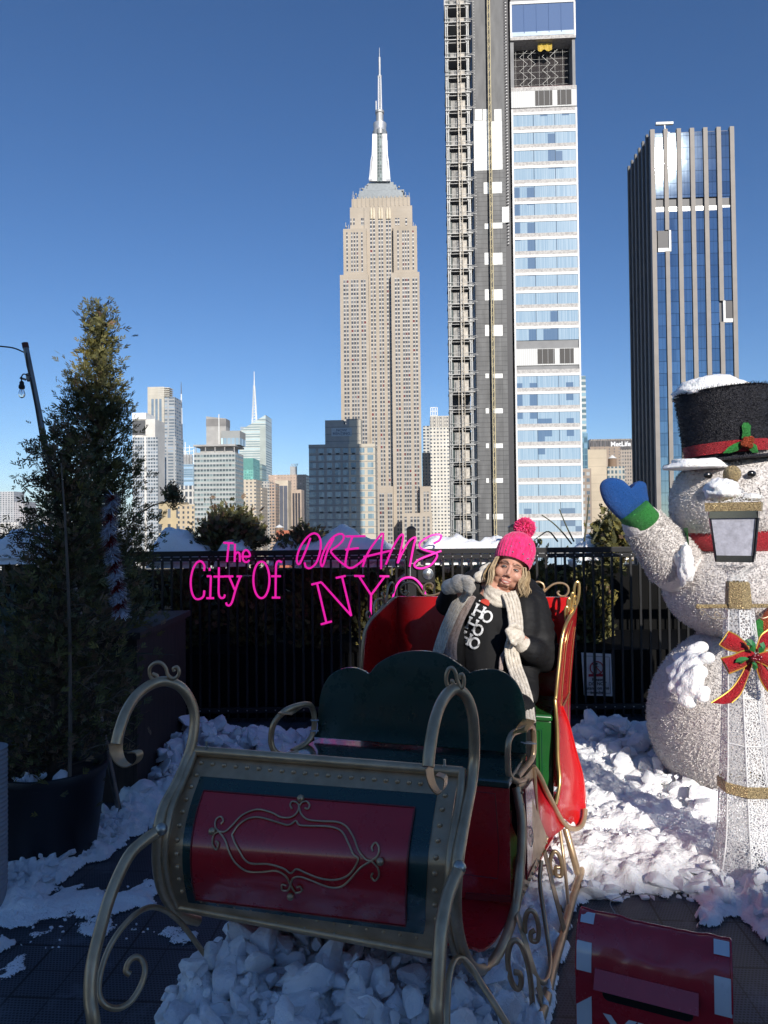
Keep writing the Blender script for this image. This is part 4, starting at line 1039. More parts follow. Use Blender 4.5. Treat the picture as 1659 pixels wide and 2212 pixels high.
conifer('potted_arborvitae', 'browning scraggly evergreen growing in the black pot', (pc.x, pc.y, .40), at(150, 905, D1 + .05),
        [(.5, .27, .32), (.62, .34, .36), (.8, .38, .40), (1.0, .40, .44), (1.2, .34, .46), (1.4, .22, .45), (1.5, .16, .34), (1.7, .10, .2), (1.9, .08, .10), (2.1, .06, .05), (2.17, .04, .03)],
        330, 12, mats=(.28, .42, .03, .27), density=19, L=.055, gap=.6, droop=.0, updir=.4)
rnd = random.Random(15); mb = MB(); lf = MB(); root = thing('dead_branches', 'bare brown cone-bearing twigs sticking out beside the string light pole', 'branch', tuple(at(110, 1150, D1)))
for a in (((150, 1100), (120, 1030), (80, 975), (50, 1000)), ((140, 1060), (105, 1050), (70, 1035), (45, 1055)), ((150, 1010), (110, 990), (88, 965), (62, 962)), ((145, 1130), (110, 1110), (85, 1120), (60, 1130)), ((120, 1180), (80, 1160), (40, 1150), (10, 1155)), ((150, 980), (140, 940), (120, 930)), ((125, 1220), (80, 1180), (30, 1172))):
    pp = spline([at(q[0], q[1], D1 + rnd.uniform(-.08, .08)) for q in a], 4); mb.tube(pp, [.006, .002], 5)
    for k in range(75):
        p = pp[int(rnd.random() * (len(pp) - 1))] + V((rnd.gauss(0, .03), rnd.gauss(0, .03), rnd.gauss(0, .03))); spray(lf, p, (rnd.gauss(-.3, .7), rnd.gauss(0, .6), rnd.gauss(.2, .7)), .045, rnd, rnd.choice((3, 1, 3, 0)), 4)
mb.build('twig', BARK, root); lf.build('foliage', LEAF, root, smooth=0)
# tall bare stem in front of the pot plant and fine twigs
mb = MB(); mb.tube([at(132, 1000, 3.4), at(142, 1150, 3.4), at(150, 1350, 3.4), at(152, 1560, 3.42), at(150, 1700, 3.45)], [.003, .007, .009, .01], 6, smooth=4)
for k in range(60):
    yy = rnd.uniform(1300, 1650); a = at(rnd.uniform(60, 240), yy, 3.5 + rnd.uniform(-.1, .3)); sx_ = rnd.choice((-1, 1, 1)); mb.tube([a, a + V((sx_ * .06, rnd.gauss(0, .02), .05)), a + V((sx_ * .14, 0, .06 + rnd.gauss(0, .04)))], .0018, 4, smooth=3)
solo(mb, 'dry_bush', simple('grey_twig', (.14, .11, .085), .8), 'thin bare grey stem with dry twigs in front of the potted evergreen', 'plant', tuple(pc + V((0, 0, .4))))
# long bladed plant
mb = MB(); rnd = random.Random(31)
for k in range(70):
    b = at(rnd.uniform(-40, 110), 1430, 3.9 + rnd.uniform(-.1, .2)); ang = rnd.gauss(0, .5); L_ = rnd.uniform(.35, .62)
    P_ = [b + V((sin(ang) * L_ * t_ * (1 + t_ * .4), rnd.gauss(0, .005), cos(ang) * L_ * t_ - .12 * t_ * t_ * abs(sin(ang)))) for t_ in (0, .33, .66, 1)]
    mb.tube(P_, [.009, .009, .001], 4, rx=.0015, up=(0, 1, 0), smooth=3)
solo(mb, 'blade_plant', leafmat('blue_blade', (.05, .075, .06), (.08, .11, .09)), 'spiky plant with long blue-green blades at the left edge', 'plant', tuple(at(30, 1430, 3.95)))
# shrubs behind the fence
def shrub(name, label, x0, x1, ytop, ybot, d, n, seed, mats, L=.075, cat='shrub', group=None, stemy=0):
    rnd = random.Random(seed); c = at((x0 + x1) / 2, ybot, d); root = thing(name, label, cat, (c.x, c.y, max(.5, c.z)), group=group)
    a, b, t_ = at(x0, ybot, d), at(x1, ybot, d), at((x0 + x1) / 2, ytop, d); hw_ = (b.x - a.x) / 2; hh = t_.z - c.z
    mb = MB(); lf = MB()
    for k in range(max(7, n // 45)):
        ang = rnd.uniform(-1.1, 1.1); ph = rnd.uniform(-.25, .25); e_ = V((c.x + sin(ang) * hw_ * rnd.uniform(.6, 1), c.y + ph, c.z + hh * cos(ang) * rnd.uniform(.6, 1)))
        pts = spline([V((c.x + rnd.gauss(0, hw_ * .25), c.y, c.z)), V((c.x, c.y, c.z)).lerp(e_, .5) + V((0, 0, hh * .1)), e_], 4); mb.tube(pts, [.007, .002], 4)
        for q in range(45):
            j = int((rnd.random() ** .7) * (len(pts) - 1)); s_ = pts[j] + V((rnd.gauss(0, hw_ * .13), rnd.gauss(0, .07), rnd.gauss(0, hh * .1)))
            w_ = rnd.random(); mi = 0 if w_ < mats[0] else 1 if w_ < mats[0] + mats[1] else 2 if w_ < sum(mats[:3]) else 3
            spray(lf, s_, V((sin(ang), rnd.gauss(0, .5), .8)) + V((rnd.gauss(0, .6), 0, rnd.gauss(0, .5))), L * rnd.uniform(.7, 1.4), rnd, mi, 6, .1)
    mb.build('branches', BARK, root); lf.build('foliage', LEAF, root, smooth=0); return root
GH = 'low shrubs in the planter behind the fence'
shrub('juniper', 'dark bushy juniper rising over the fence left of the pink words', 405, 590, 1085, 1215, 6.45, 3200, 41, (.3, .42, .03, .25), .06)
shrub('juniper', 'low loose juniper at the foot of the grey renting building', 590, 720, 1135, 1210, 6.5, 1300, 42, (.3, .4, .05, .25), .055)
shrub('juniper', 'upright yellow-green juniper left of the blue mitten', 1278, 1370, 1100, 1220, 6.5, 1900, 43, (.45, .25, .25, .05), .06)
shrub('juniper', 'low juniper at the far left under the snow cap', -60, 130, 1120, 1240, 6.5, 500, 44, (.35, .5, .02, .13))
for k, (a, b, yt, m_) in enumerate(((330, 470, 1195, (.25, .6, .05, .1)), (470, 610, 1200, (.25, .6, .05, .1)), (600, 760, 1190, (.25, .6, .05, .1)), (740, 900, 1195, (.3, .5, .1, .1)), (880, 1010, 1185, (.45, .25, .27, .03)), (980, 1110, 1182, (.45, .25, .27, .03)), (1100, 1230, 1180, (.45, .25, .27, .03)), (1200, 1330, 1185, (.45, .25, .27, .03)))):  # leaf mix painted darker at left as shaded, yellower at right as sunlit
    lb = ['first', 'second', 'third', 'fourth', 'fifth', 'sixth', 'seventh', 'eighth', 'ninth'][k]
    shrub('hedge_shrub', lb + ' shrub from the left in the row seen through the pickets', a, b, yt, 1420, 6.55 + .1 * (k % 2), 2200, 50 + k, m_, .065, group=GH)
# snow caps on the hedge
def mound(name, label, pts, d, dep, seed):
    """pts: outline of the cap's top edge in the photo; a real heap with depth"""
    rnd = random.Random(seed); rows = []; P_ = spline([at(a, b, d) for a, b in pts], 5); zb = min(P_[0].z, P_[-1].z) - .02
    for j in range(11):
        t_ = j / 10; y_ = (t_ - .5) * dep; f = sqrt(max(0, 1 - (2 * t_ - 1) ** 2)) if j not in (0, 10) else 0
        rows.append([V((p.x, p.y + y_, zb + (p.z - zb) * f * (1 + .0) + .05 * f * noise.fractal(V((p.x * 7, y_ * 7, seed)), .8, 2.1, 4) - .05 * (1 - f))) for p in P_])
    mb = MB(); mb.grid(rows); mb.grid([[p - V((0, 0, .05)) for p in r_] for r_ in rows][::-1])
    return tag(mb.build(name, snowm, smooth=180), label, kind='stuff')
mound('snow', 'snow cap on the hedge between evergreen and juniper', [(330, 1190), (350, 1150), (375, 1141), (405, 1150), (425, 1165), (447, 1180), (460, 1195)], 6.3, .4, 1)
mound('snow', 'snow cap behind the word The', [(470, 1192), (485, 1172), (505, 1165), (525, 1172), (545, 1192)], 6.25, .3, 2)
mound('snow', 'small snow cap left of the pink script', [(585, 1190), (605, 1165), (630, 1162), (650, 1190)], 6.4, .3, 3)
mound('snow', 'large blue-shaded snow cap behind the pink script', [(640, 1192), (660, 1170), (690, 1165), (715, 1148), (735, 1139), (760, 1142), (790, 1160), (830, 1170), (860, 1192)], 6.35, .5, 4)
mound('snow', 'sunlit snow cap right of the gate post', [(905, 1186), (930, 1165), (950, 1156), (985, 1160), (1010, 1162), (1040, 1166), (1075, 1158), (1092, 1172), (1100, 1186)], 6.3, .5, 5)
mound('snow', 'snow cap on the hedge near the blue mitten', [(1240, 1180), (1270, 1160), (1300, 1155), (1330, 1160), (1350, 1180)], 6.7, .4, 6)
mound('snow', 'snow cap at the far left behind the twigs', [(-40, 1180), (0, 1165), (30, 1155), (60, 1145), (95, 1135), (120, 1150), (140, 1185)], 6.2, .5, 7)
mound('snow', 'snow ledge behind the snowman arm', [(1420, 1180), (1440, 1150), (1460, 1135), (1490, 1140), (1520, 1180)], 6.3, .4, 8)
for k, (a, b, r) in enumerate(((878, 1215, .1), (870, 1250, .08), (965, 1225, .07), (1180, 1200, .06), (590, 1222, .07), (480, 1205, .05), (1235, 1215, .05))):
    mb = MB(); rnd = random.Random(k + 70); chunk(mb, at(a, b, 6.35), r, rnd, .9, 14, 10); tag(mb.build('snow', snowm, smooth=60), 'clump of snow caught in the shrubs behind the pickets', kind='stuff')
# bare shoots
mb = MB()
for P_ in (((1235, 1175), (1215, 1150), (1195, 1130), (1170, 1112)), ((1240, 1170), (1225, 1140), (1208, 1100)), ((1262, 1170), (1268, 1120), (1272, 1070)), ((1280, 1170), (1300, 1130), (1320, 1100), (1330, 1085)), ((1205, 1170), (1185, 1148), (1163, 1160))):
    mb.tube([at(a, b, 6.4) for a, b in P_], [.008, .005], 5, smooth=4)
solo(mb, 'bare_shoots', simple('shoot_green', (.08, .085, .05), .8), 'thin bare green shoots rising behind the pink hat', 'branch', tuple(at(1240, 1175, 6.4)))

# ---------------- neon words ----------------
neon = Mt('pink_neon', (.5, .02, .25), .4); neon.set('Emission Color', (.82, .012, .36, 1)); neon.set('Emission Strength', .85); neon = neon.m
rodm = simple('grey_rod', (.3, .3, .32), .4, .3)
NY_ = FY - .07
zf_ = lambda a, b: at(328.4 + .3854 * a, 1123.3 + .3854 * b, NY_)
def word(label, letters, rods, cat='neon sign'):
    pts = [p for s_ in letters for q in s_ for p in q]; cx_ = sum(p[0] for p in pts) / len(pts); c = zf_(cx_, 500)
    root = thing('neon_sign', label, cat, (c.x, NY_, c.z))
    for s_ in letters:
        mb = MB()
        for q in s_: mb.tube([zf_(*p) for p in q], .0088, 8, smooth=5 if len(q) > 2 else 0)
        mb.build('letter', neon, root)
    mb = MB()
    for a, b in rods: mb.beam(zf_(*a) + V((0, .02, 0)), zf_(*b) + V((0, .02, 0)), .008)
    if rods: mb.build('mounting_rod', rodm, root)
    return root
el = lambda cx_, cy_, rx, ry, n=14: [(cx_ + rx * sin(2 * pi * k / n), cy_ - ry * cos(2 * pi * k / n)) for k in range(n + 1)]
word('small pink neon words The City Of on the left of the fence', [
    [[(400, 128), (456, 130)], [(430, 130), (420, 235)]],
    [[(465, 133), (463, 235)], [(464, 200), (474, 183), (488, 185), (492, 205), (492, 235)]],
    [[(508, 205), (547, 203), (543, 180), (527, 168), (512, 180), (507, 205), (513, 228), (530, 236), (546, 225)]],
    [[(292, 285), (293, 255), (275, 232), (250, 240), (228, 280), (217, 340), (222, 400), (240, 438), (265, 443), (288, 428), (293, 395)]],
    [[(323, 268), (323, 285)], [(308, 315), (332, 315)], [(330, 315), (326, 438)], [(305, 438), (347, 438)]],
    [[(375, 265), (374, 340), (374, 412), (385, 436), (403, 434), (408, 418)], [(345, 317), (405, 317)]],
    [[(432, 317), (463, 390)], [(495, 317), (470, 385), (450, 455), (435, 478), (420, 476), (415, 462)], [(405, 316), (455, 316)], [(475, 316), (503, 316)]],
    [el(613, 335, 45, 103)],
    [[(728, 238), (710, 230), (697, 245), (694, 290), (692, 435)], [(668, 315), (722, 315)], [(672, 435), (718, 435)]]],
    [((430, 235), (430, 312)), ((503, 313), (568, 313))])
word('slanted pink neon script DREAMS along the fence top', [
    [[(888, 100), (870, 150), (838, 225), (822, 248), (811, 225), (825, 165), (862, 105), (900, 76), (930, 84), (945, 120), (942, 175), (920, 240), (885, 270), (862, 262), (855, 238)]],
    [[(1020, 100), (985, 170), (962, 245), (950, 258), (946, 228), (968, 165), (1005, 105), (1045, 79), (1072, 84), (1070, 112), (1040, 145), (1003, 172), (1015, 195), (1045, 225), (1085, 258)]],
    [[(1085, 92), (1197, 90)], [(1125, 92), (1105, 140), (1090, 200), (1086, 255), (1120, 268), (1165, 240), (1200, 207)], [(1082, 166), (1160, 157)]],
    [[(1180, 262), (1205, 195), (1245, 130), (1295, 74), (1286, 170), (1284, 275)], [(1185, 207), (1240, 195), (1335, 172)]],
    [[(1310, 250), (1345, 165), (1385, 95), (1408, 84), (1398, 150), (1376, 242), (1400, 190), (1440, 120), (1478, 98), (1465, 150), (1444, 262)]],
    [[(1578, 132), (1612, 112), (1618, 84), (1575, 84), (1525, 108), (1500, 132), (1504, 156), (1540, 172), (1590, 186), (1596, 208), (1565, 250), (1515, 271), (1478, 265), (1472, 245), (1500, 220), (1560, 196), (1622, 173)]]],
    [((1180, 268), (1182, 302)), ((1345, 258), (1345, 310)), ((1448, 262), (1448, 320)), ((1440, 244), (1470, 244))])
word('large pink neon letters N Y C partly hidden by the sleigh', [
    [[(893, 362), (950, 348)], [(925, 355), (978, 580)], [(946, 585), (1008, 568)], [(950, 350), (1117, 537)], [(1117, 537), (1065, 318)], [(1030, 325), (1085, 313)]],
    [[(1133, 313), (1190, 315)], [(1160, 315), (1228, 420)], [(1303, 318), (1228, 420)], [(1275, 315), (1330, 316)], [(1228, 420), (1225, 545)]],
    [[(1540, 470), (1525, 395), (1480, 335), (1435, 322), (1390, 340), (1358, 400), (1350, 470), (1370, 550), (1420, 600), (1480, 590), (1525, 540)]]],
    [((1085, 312), (1133, 312))])
# ================= sleigh =================
k2 = lambda p: (172.8 + .5208 * p[0], 1382.5 + .5208 * p[1])
k3 = lambda p: (777.7 + .3751 * p[0], 1382.5 + .3751 * p[1])
kB = lambda p: (1036.9 + .2773 * p[0], 1598.6 + .2773 * p[1])
kC = lambda p: (933.2 + .2188 * p[0], 1468.9 + .2188 * p[1])
kD = lambda p: (760.4 + .3125 * p[0], 1227 + .3125 * p[1])
def pts(k, P_, Y=None):
    """picture points of a zoom with their distance -> places in the scene"""
    out = []; n = len(P_)
    for i, p in enumerate(P_):
        if len(p) == 3: y_ = p[2]
        elif isinstance(Y, tuple): y_ = Y[0] + (Y[1] - Y[0]) * i / max(1, n - 1)
        else: y_ = Y
        q = k(p); out.append(at(q[0], q[1], y_))
    return out
gold = Mt('bronze_paint', (.30, .235, .15), .34, .62); n_ = gold.noise(14, 4); gold.set('Base Color', gold.mix(gold.ramp(n_, .3, .7), (.44, .30, .175), (.62, .44, .27))); gold.set('Roughness', gold.ramp(gold.noise(30, 4), .3, .7) * .16 + .28); gold.bump(gold.noise(120, 3), .08, .002); gold = gold.m
bgold = Mt('bright_gold', (.62, .42, .16), .3, .85); bgold.set('Base Color', bgold.mix(bgold.ramp(bgold.noise(12, 3), .3, .7), (.5, .34, .13), (.72, .5, .2))); bgold = bgold.m
def gloss(name, c1, c2, rough=.22, coat=.8):
    t = Mt(name, c1, rough); t.set('Base Color', t.mix(t.ramp(t.noise(3, 4), .3, .7), c1, c2)); t.set('Coat Weight', coat); t.set('Coat Roughness', .08)
    t.set('Roughness', t.ramp(t.noise(9, 5, .7), .35, .75) * .22 + rough); t.bump(t.noise(2.4, 2), .25, .02); return t.m
red = gloss('red_enamel', (.42, .009, .016), (.50, .012, .02)); rred = gloss('lit_red_enamel', (.50, .006, .008), (.58, .01, .012)); dgreen = gloss('dark_green_enamel', (.006, .036, .03), (.008, .045, .036)); mgreen = gloss('lit_green_enamel', (.012, .09, .02), (.018, .12, .028))  # rear red and green are brighter copies, sunlight put into the colour
CR = V((cos(rad(16)), -sin(rad(16)), 0)); AX = V((sin(rad(16)), cos(rad(16)), 0)); UP = V((0, 0, 1))
sl_o = V((.15, 2.9, 0))
sleigh = thing('sleigh', 'large red and green sleigh with bronze scrolled frame and runners', 'sleigh', tuple(sl_o))
def bt(name, P_, r, mat=None, sm=5, parent=None, **k):
    mb = MB(); mb.tube(P_, r, 12, smooth=sm, **k); return mb.build(name, mat or gold, parent or sleigh, smooth=50)

# --- cowl (front dash) ---
Ledge = [(422.8, 1627, 2.49), (402, 1674, 2.43), (376, 1747, 2.34), (363, 1815, 2.27), (363, 1877, 2.28), (373, 1934.5, 2.36), (384, 1960.6, 2.42)]
Redge = [(993, 1669, 2.25), (982.6, 1721, 2.18), (972, 1799, 2.09), (964, 1867, 2.03), (959, 1955, 2.06), (956.6, 2007.5, 2.13), (941, 2054, 2.17)]
def resample(P_, n):
    P_ = spline(P_, 8); L_ = [0]
    for a, b in zip(P_, P_[1:]): L_.append(L_[-1] + (b - a).length)
    out = []
    for i in range(n):
        s_ = L_[-1] * i / (n - 1); j = 0
        while j < len(L_) - 2 and L_[j + 1] < s_: j += 1
        out.append(P_[j].lerp(P_[j + 1], (s_ - L_[j]) / (L_[j + 1] - L_[j] + 1e-9)))
    return out
NV = 33
LE = resample([at(*p) for p in Ledge], NV); RE = resample([at(*p) for p in Redge], NV)
def cowl(u0, u1, v0, v1, off, nu=25, nv=21):
    """part of the cowl surface, lifted 'off' towards the front"""
    rows = []
    for i in range(nv):
        v = (v0 + (v1 - v0) * i / (nv - 1)) * (NV - 1); j = min(int(v), NV - 2); f = v - j; r_ = []
        for q in range(nu):
            u = u0 + (u1 - u0) * q / (nu - 1); a = LE[j].lerp(LE[j + 1], f); b = RE[j].lerp(RE[j + 1], f)
            tv = ((LE[j + 1] - LE[j]).lerp(RE[j + 1] - RE[j], u)).normalized(); nn_ = tv.cross((b - a).normalized()).normalized()
            if nn_.y > 0: nn_ = -nn_
            r_.append(a.lerp(b, u) + nn_ * off)
        rows.append(r_)
    return rows
cw = cowl(0, 1, 0, 1, 0, 41, 33)
fl = [p for r_ in cw for p in r_]; tri = [(i * 41 + j, i * 41 + j + 1, (i + 1) * 41 + j + 1, (i + 1) * 41 + j) for i in range(32) for j in range(40)]
bvh = BVHTree.FromPolygons(fl, tri)
def oncowl(px, py, off=.006):
    r = ray(px, py).normalized(); h, nn_, _, _ = bvh.ray_cast(CAM, r, 10)
    if h is None: h, nn_, _, _ = bvh.find_nearest(at(px, py, 2.2))
    if nn_.y > 0: nn_ = -nn_
    return h + nn_ * off
mb = MB()
def rivet(p, r=.0085): mb.ell(p, (r, r * .7, r), 10, 6)
for i in range(20): f = i / 19; rivet(oncowl(*k2((503 + 910 * f, 512 + 85 * f + 2 * sin(f * 3))), .002))
for p in ((485, 562), (463, 610), (443, 663), (427, 715), (414, 772), (405, 830), (402, 887), (405, 940), (412, 990), (425, 1040), (1515, 647), (1503, 705), (1493, 770), (1485, 835), (1477, 903), (1472, 968), (1472, 1037), (1472, 1097), (1478, 1155)): rivet(oncowl(*k2(p), .002))
for i in range(14): f = (i + .5) / 14; rivet(oncowl(*k2((470 + 960 * f, 1075 + 165 * f)), .001), .006)
mb.grid(cw, AX * .012); cowl_o = mb.build('front_cowl', gold, sleigh, smooth=50)
mb = MB(); mb.grid(cowl(.062, .94, .135, .895, .004), AX * .005); mb.build('green_panel', dgreen, cowl_o, smooth=50)
mb = MB(); mb.grid(cowl(.10, .876, .215, .835, .010), AX * .004); mb.build('red_panel', red, cowl_o, smooth=50)
rd = simple('panel_edge', (.16, .01, .012), .4)
mb = MB()
for a in ((.10, .876, .215, .835, .011),):
    g_ = cowl(*a); ring = g_[0] + [r_[-1] for r_ in g_[1:]] + g_[-1][::-1][1:] + [r_[0] for r_ in g_[::-1][1:-1]]; mb.tube(ring, .0028, 6, closed=True)
mb.build('panel_beading', rd, cowl_o)
orn = [[(583, 800), (610, 800), (640, 775), (680, 735), (740, 712), (800, 725), (840, 745), (880, 745), (905, 725), (913, 700), (905, 685), (885, 680), (877, 695), (885, 710)],
       [(913, 700), (922, 730), (950, 755), (1010, 762), (1070, 765), (1110, 785), (1140, 830), (1160, 875), (1190, 905), (1215, 912)],
       [(913, 700), (925, 684), (945, 680), (957, 695), (950, 710), (937, 706)],
       [(1215, 912), (1240, 890), (1245, 865), (1230, 850), (1215, 862), (1220, 880)], [(1215, 912), (1240, 935), (1245, 965), (1228, 985), (1214, 970), (1220, 955)],
       [(583, 800), (568, 785), (570, 755), (590, 742), (600, 758), (590, 772)], [(583, 800), (562, 815), (558, 845), (575, 865), (583, 845), (572, 835)],
       [(583, 800), (610, 830), (630, 880), (655, 915), (700, 945), (760, 950), (820, 945), (860, 965), (880, 1000)],
       [(880, 1000), (868, 1022), (845, 1020), (845, 1000), (862, 1003)], [(880, 1000), (900, 1030), (925, 1025), (920, 1008), (905, 1010)],
       [(880, 1000), (890, 975), (920, 968), (970, 985), (1040, 1010), (1090, 1008), (1130, 975), (1170, 935), (1215, 912)],
       [(637, 812), (660, 780), (700, 752), (750, 745), (820, 765), (870, 778), (900, 760), (915, 778), (960, 782), (1040, 785), (1090, 805), (1120, 850), (1140, 885), (1160, 905), (1140, 940), (1110, 968), (1060, 982), (1000, 975), (940, 952), (905, 940), (880, 955), (850, 935), (790, 920), (720, 918), (690, 900), (670, 870), (650, 840), (637, 812)]]
mb = MB()
for o_ in orn: mb.tube([oncowl(*k2(p), .014) for p in o_], .0029, 8, smooth=4)
for p in ((921, 670), (557, 802), (1252, 914), (881, 1042)): mb.ell(oncowl(*k2(p), .018), .0115, 14, 8)
mb.build('scroll_ornament', gold, cowl_o)
# --- frame tubes round the cowl, with hooked arches ---
FR = .0175
for side in (0, 1):
    if side == 0:
        arch = pts(k2, [(150, 432, 2.23), (165, 370, 2.25), (195, 290, 2.30), (240, 225, 2.37), (300, 183, 2.43), (360, 172, 2.46), (420, 198, 2.48), (462, 260, 2.50), (476, 330, 2.50), (464, 430, 2.48), (438, 510, 2.45), (398, 600, 2.38), (350, 690, 2.30), (328, 770, 2.25), (322, 850, 2.24), (322, 930, 2.26), (340, 1030, 2.33), (385, 1110, 2.42), (430, 1150, 2.47), (490, 1165, 2.52)])
        inner = pts(k2, [(478, 455, 2.48), (455, 520, 2.44), (420, 600, 2.38), (385, 680, 2.31), (365, 760, 2.26), (352, 850, 2.24), (352, 930, 2.26), (370, 1020, 2.33), (405, 1105, 2.42)])
        hook = pts(k2, [(148, 425), (152, 470), (170, 508), (200, 525), (232, 512), (248, 488), (240, 466), (208, 466)], 2.23)
        crest = pts(k2, [(318, 140), (308, 128), (292, 140), (298, 160), (318, 155), (320, 138)], 2.44); crest = pts(k2, [(316, 142), (305, 136), (294, 148), (304, 162), (322, 156)], 2.44)
        cr = [pts(k2, [(300, 140), (318, 148), (320, 160), (303, 163), (290, 145), (290, 115), (310, 96), (335, 95), (355, 115), (365, 145), (385, 160), (405, 150), (411, 130), (402, 113), (388, 118), (392, 130)], 2.45)]
        runner = pts(k2, [(338, 785, 2.235), (270, 830, 2.2), (200, 900, 2.15), (130, 1050, 2.08), (85, 1200, 2.02), (50, 1350, 1.97), (42, 1480, 1.94), (58, 1600, 1.92)]) + [V((-.78, 1.93, .15)), V((-.76, 2.0, .07)), V((-.68, 2.15, .035)), V((-.45, 2.6, .035)), V((-.2, 3.1, .035)), V((-.03, 3.5, .035))]
    else:
        arch = pts(k3, [(392, 730, 1.97), (400, 640, 1.99), (425, 490, 2.04), (460, 380, 2.11), (508, 305, 2.17), (560, 283, 2.2), (615, 330, 2.22), (648, 430, 2.23), (658, 560, 2.24), (656, 700, 2.24), (638, 850, 2.2), (612, 980, 2.13), (588, 1110, 2.06), (566, 1250, 2.0), (553, 1400, 1.98), (550, 1530, 2.0), (562, 1660, 2.07), (598, 1800, 2.15), (648, 1885, 2.22), (705, 1900, 2.29), (765, 1855, 2.36), (832, 1735, 2.45), (888, 1570, 2.57), (910, 1450, 2.61), (922, 1310, 2.66), (932, 1150, 2.7), (926, 1000, 2.74), (900, 850, 2.78)])
        inner = pts(k3, [(590, 745, 2.24), (575, 900, 2.17), (550, 1050, 2.09), (525, 1200, 2.03), (512, 1350, 2.0), (506, 1500, 2.02), (515, 1640, 2.09), (538, 1760, 2.15), (565, 1850, 2.2)])
        hook = pts(k3, [(395, 730), (402, 790), (420, 845), (450, 882), (478, 868), (490, 830), (486, 795), (440, 776)], 1.96)
        cr = [pts(k3, [(520, 235), (535, 240), (530, 265), (510, 270), (497, 240), (497, 200), (510, 168), (530, 162), (548, 185), (562, 235), (580, 275), (595, 262), (598, 225), (590, 200), (575, 205), (573, 225)], 2.19)]
        runner = pts(k3, [(575, 1310, 1.985), (532, 1400, 1.93), (497, 1500, 1.88), (470, 1650, 1.82), (455, 1850, 1.78), (446, 2050, 1.75), (444, 2230, 1.735)]) + [V((.15, 1.76, .2)), V((.22, 1.84, .09)), V((.30, 1.98, .045))] + [gnd(*kB(p), .04) for p in ((480, 2130), (560, 1800), (650, 1490), (715, 1250), (768, 1085))] + [V((1.05, 3.7, .04))]
    fr = bt('frame', arch, FR)
    bt('frame', inner, .0125)
    h_ = MB(); h_.tube(hook, [.021, .019, .016, .014, .013, .012, .012, .012], 8, rx=.0035, up=(0, 1, .1), smooth=4)
    # flat strip: wide across, thin along the curl
    hb = MB(); sp = spline(hook, 4); rows = []
    for i, p in enumerate(sp):
        w_ = .030 - .016 * min(1, i / 12); rows.append([p - CR * w_ * .15 - AX * w_, p + CR * w_ * .15 + AX * w_])
    hb.grid(rows, (0.002, -.002, .004)); hb.build('hook_curl', gold, fr, smooth=50)
    for c_ in cr: bt('crest_scroll', c_, .0062, parent=fr)
    bt('runner', runner, .018)
# seam collars and little bolts
mb = MB()
for p, d in ((k2((338, 785)), 2.235), (k3((572, 1310)), 1.985)): mb.ell(at(p[0], p[1], d - .01), .019, 12, 8)
for p, d in ((k2((525, 440)), 2.46), (k2((1512, 520)), 2.25), (k2((480, 420)), 2.48)): mb.lathe(at(p[0], p[1] + 8, d), [(.007, 0), (.007, .012), (.004, .012), (.004, .03)], 8)
for p in ((483, 1100), (590, 1128), (700, 1160), (815, 1170), (932, 1193), (1055, 1217), (1175, 1243), (1290, 1265)): q = k2(p); mb.ell(at(q[0], q[1], 2.42 - .25 * (p[0] - 405) / 1075 - .012), .0035, 6, 4)
mb.build('bolts', simple('bolt_steel', (.5, .48, .42), .35, .9), sleigh)
bt('rail', pts(k2, [(480, 458, 2.48), (1585, 547, 2.24)]), .0165, sm=0)
bt('rail', pts(k2, [(405, 1105, 2.42), (1500, 1308, 2.17)]), .0145, sm=0)
# --- floor and front bench ---
BR_ = at(1136, 1628, 2.93); BL_ = BR_ - CR * (((BR_ - at(680, 1604, 3.2)).dot(CR))); BL_.z = BR_.z
def onback(px, py, off=0):
    r = ray(px, py); o_ = BR_ + AX * off; t_ = (o_ - CAM).dot(AX) / r.dot(AX); return CAM + r * t_
FRc = at(*k3((857, 815)), 2.66); sh = FRc - BR_; sh.z = 0; zs_ = BR_.z - .015
out = [k2(p) for p in ((975, 425), (984, 380), (988, 300), (1000, 215), (1035, 150), (1085, 120), (1140, 116), (1180, 130), (1200, 138), (1235, 98), (1300, 62), (1370, 47), (1440, 47), (1510, 63), (1570, 100))] + [k3(p) for p in ((620, 178), (632, 190), (660, 180), (720, 170), (790, 173), (850, 200), (900, 250), (935, 320), (950, 400), (957, 480), (957, 655))]
ol = [onback(*p) for p in out]
ol[0] = V((BL_.x, BL_.y, BL_.z)); ol[-1] = V(BR_)
fine = [ol[0]] + spline(ol[1:-1], 4) + [ol[-1]]
mb = MB(); mb.prism(fine, AX * .018); mb.build('front_backrest', dgreen, sleigh, smooth=30, bevel=.003)
seat4 = [BL_, BR_, BR_ + sh, BL_ + sh]; seat4 = [V((p.x, p.y, zs_)) for p in seat4]
mb = MB(); mb.prism([seat4[3], seat4[2], seat4[1] + AX * .05, seat4[0] + AX * .05], (0, 0, -.03)); mb.build('front_seat', dgreen, sleigh, smooth=30, bevel=.008)
fz = .25
skb = at(1104, 1938, 2.63)
a, b = seat4[3] + AX * .012, seat4[2] + AX * .012; a.z = b.z = zs_ - .031
mb = MB(); mb.prism([a, b, V((skb.x, skb.y + .01, fz)), V((a.x + skb.x - b.x, a.y + skb.y - b.y, fz))], AX * .012); skirt = mb.build('front_skirt', red, sleigh, smooth=30)
mb = MB(); q = [k3(p) for p in ((660, 872), (778, 885), (800, 1200), (793, 1375), (600, 1350))]
mb.tube([at(p[0], p[1], 2.62 - .0) for p in q], .0022, 6); mb.build('embossed_line', rd, skirt)
mb = MB()
fr0 = at(*k3((650, 1865)), 2.2); fr1 = at(1108, 1945, 2.62)
fl0 = at(*k2((440, 1120)), 2.44); wv = fr0 - fl0
rows = []
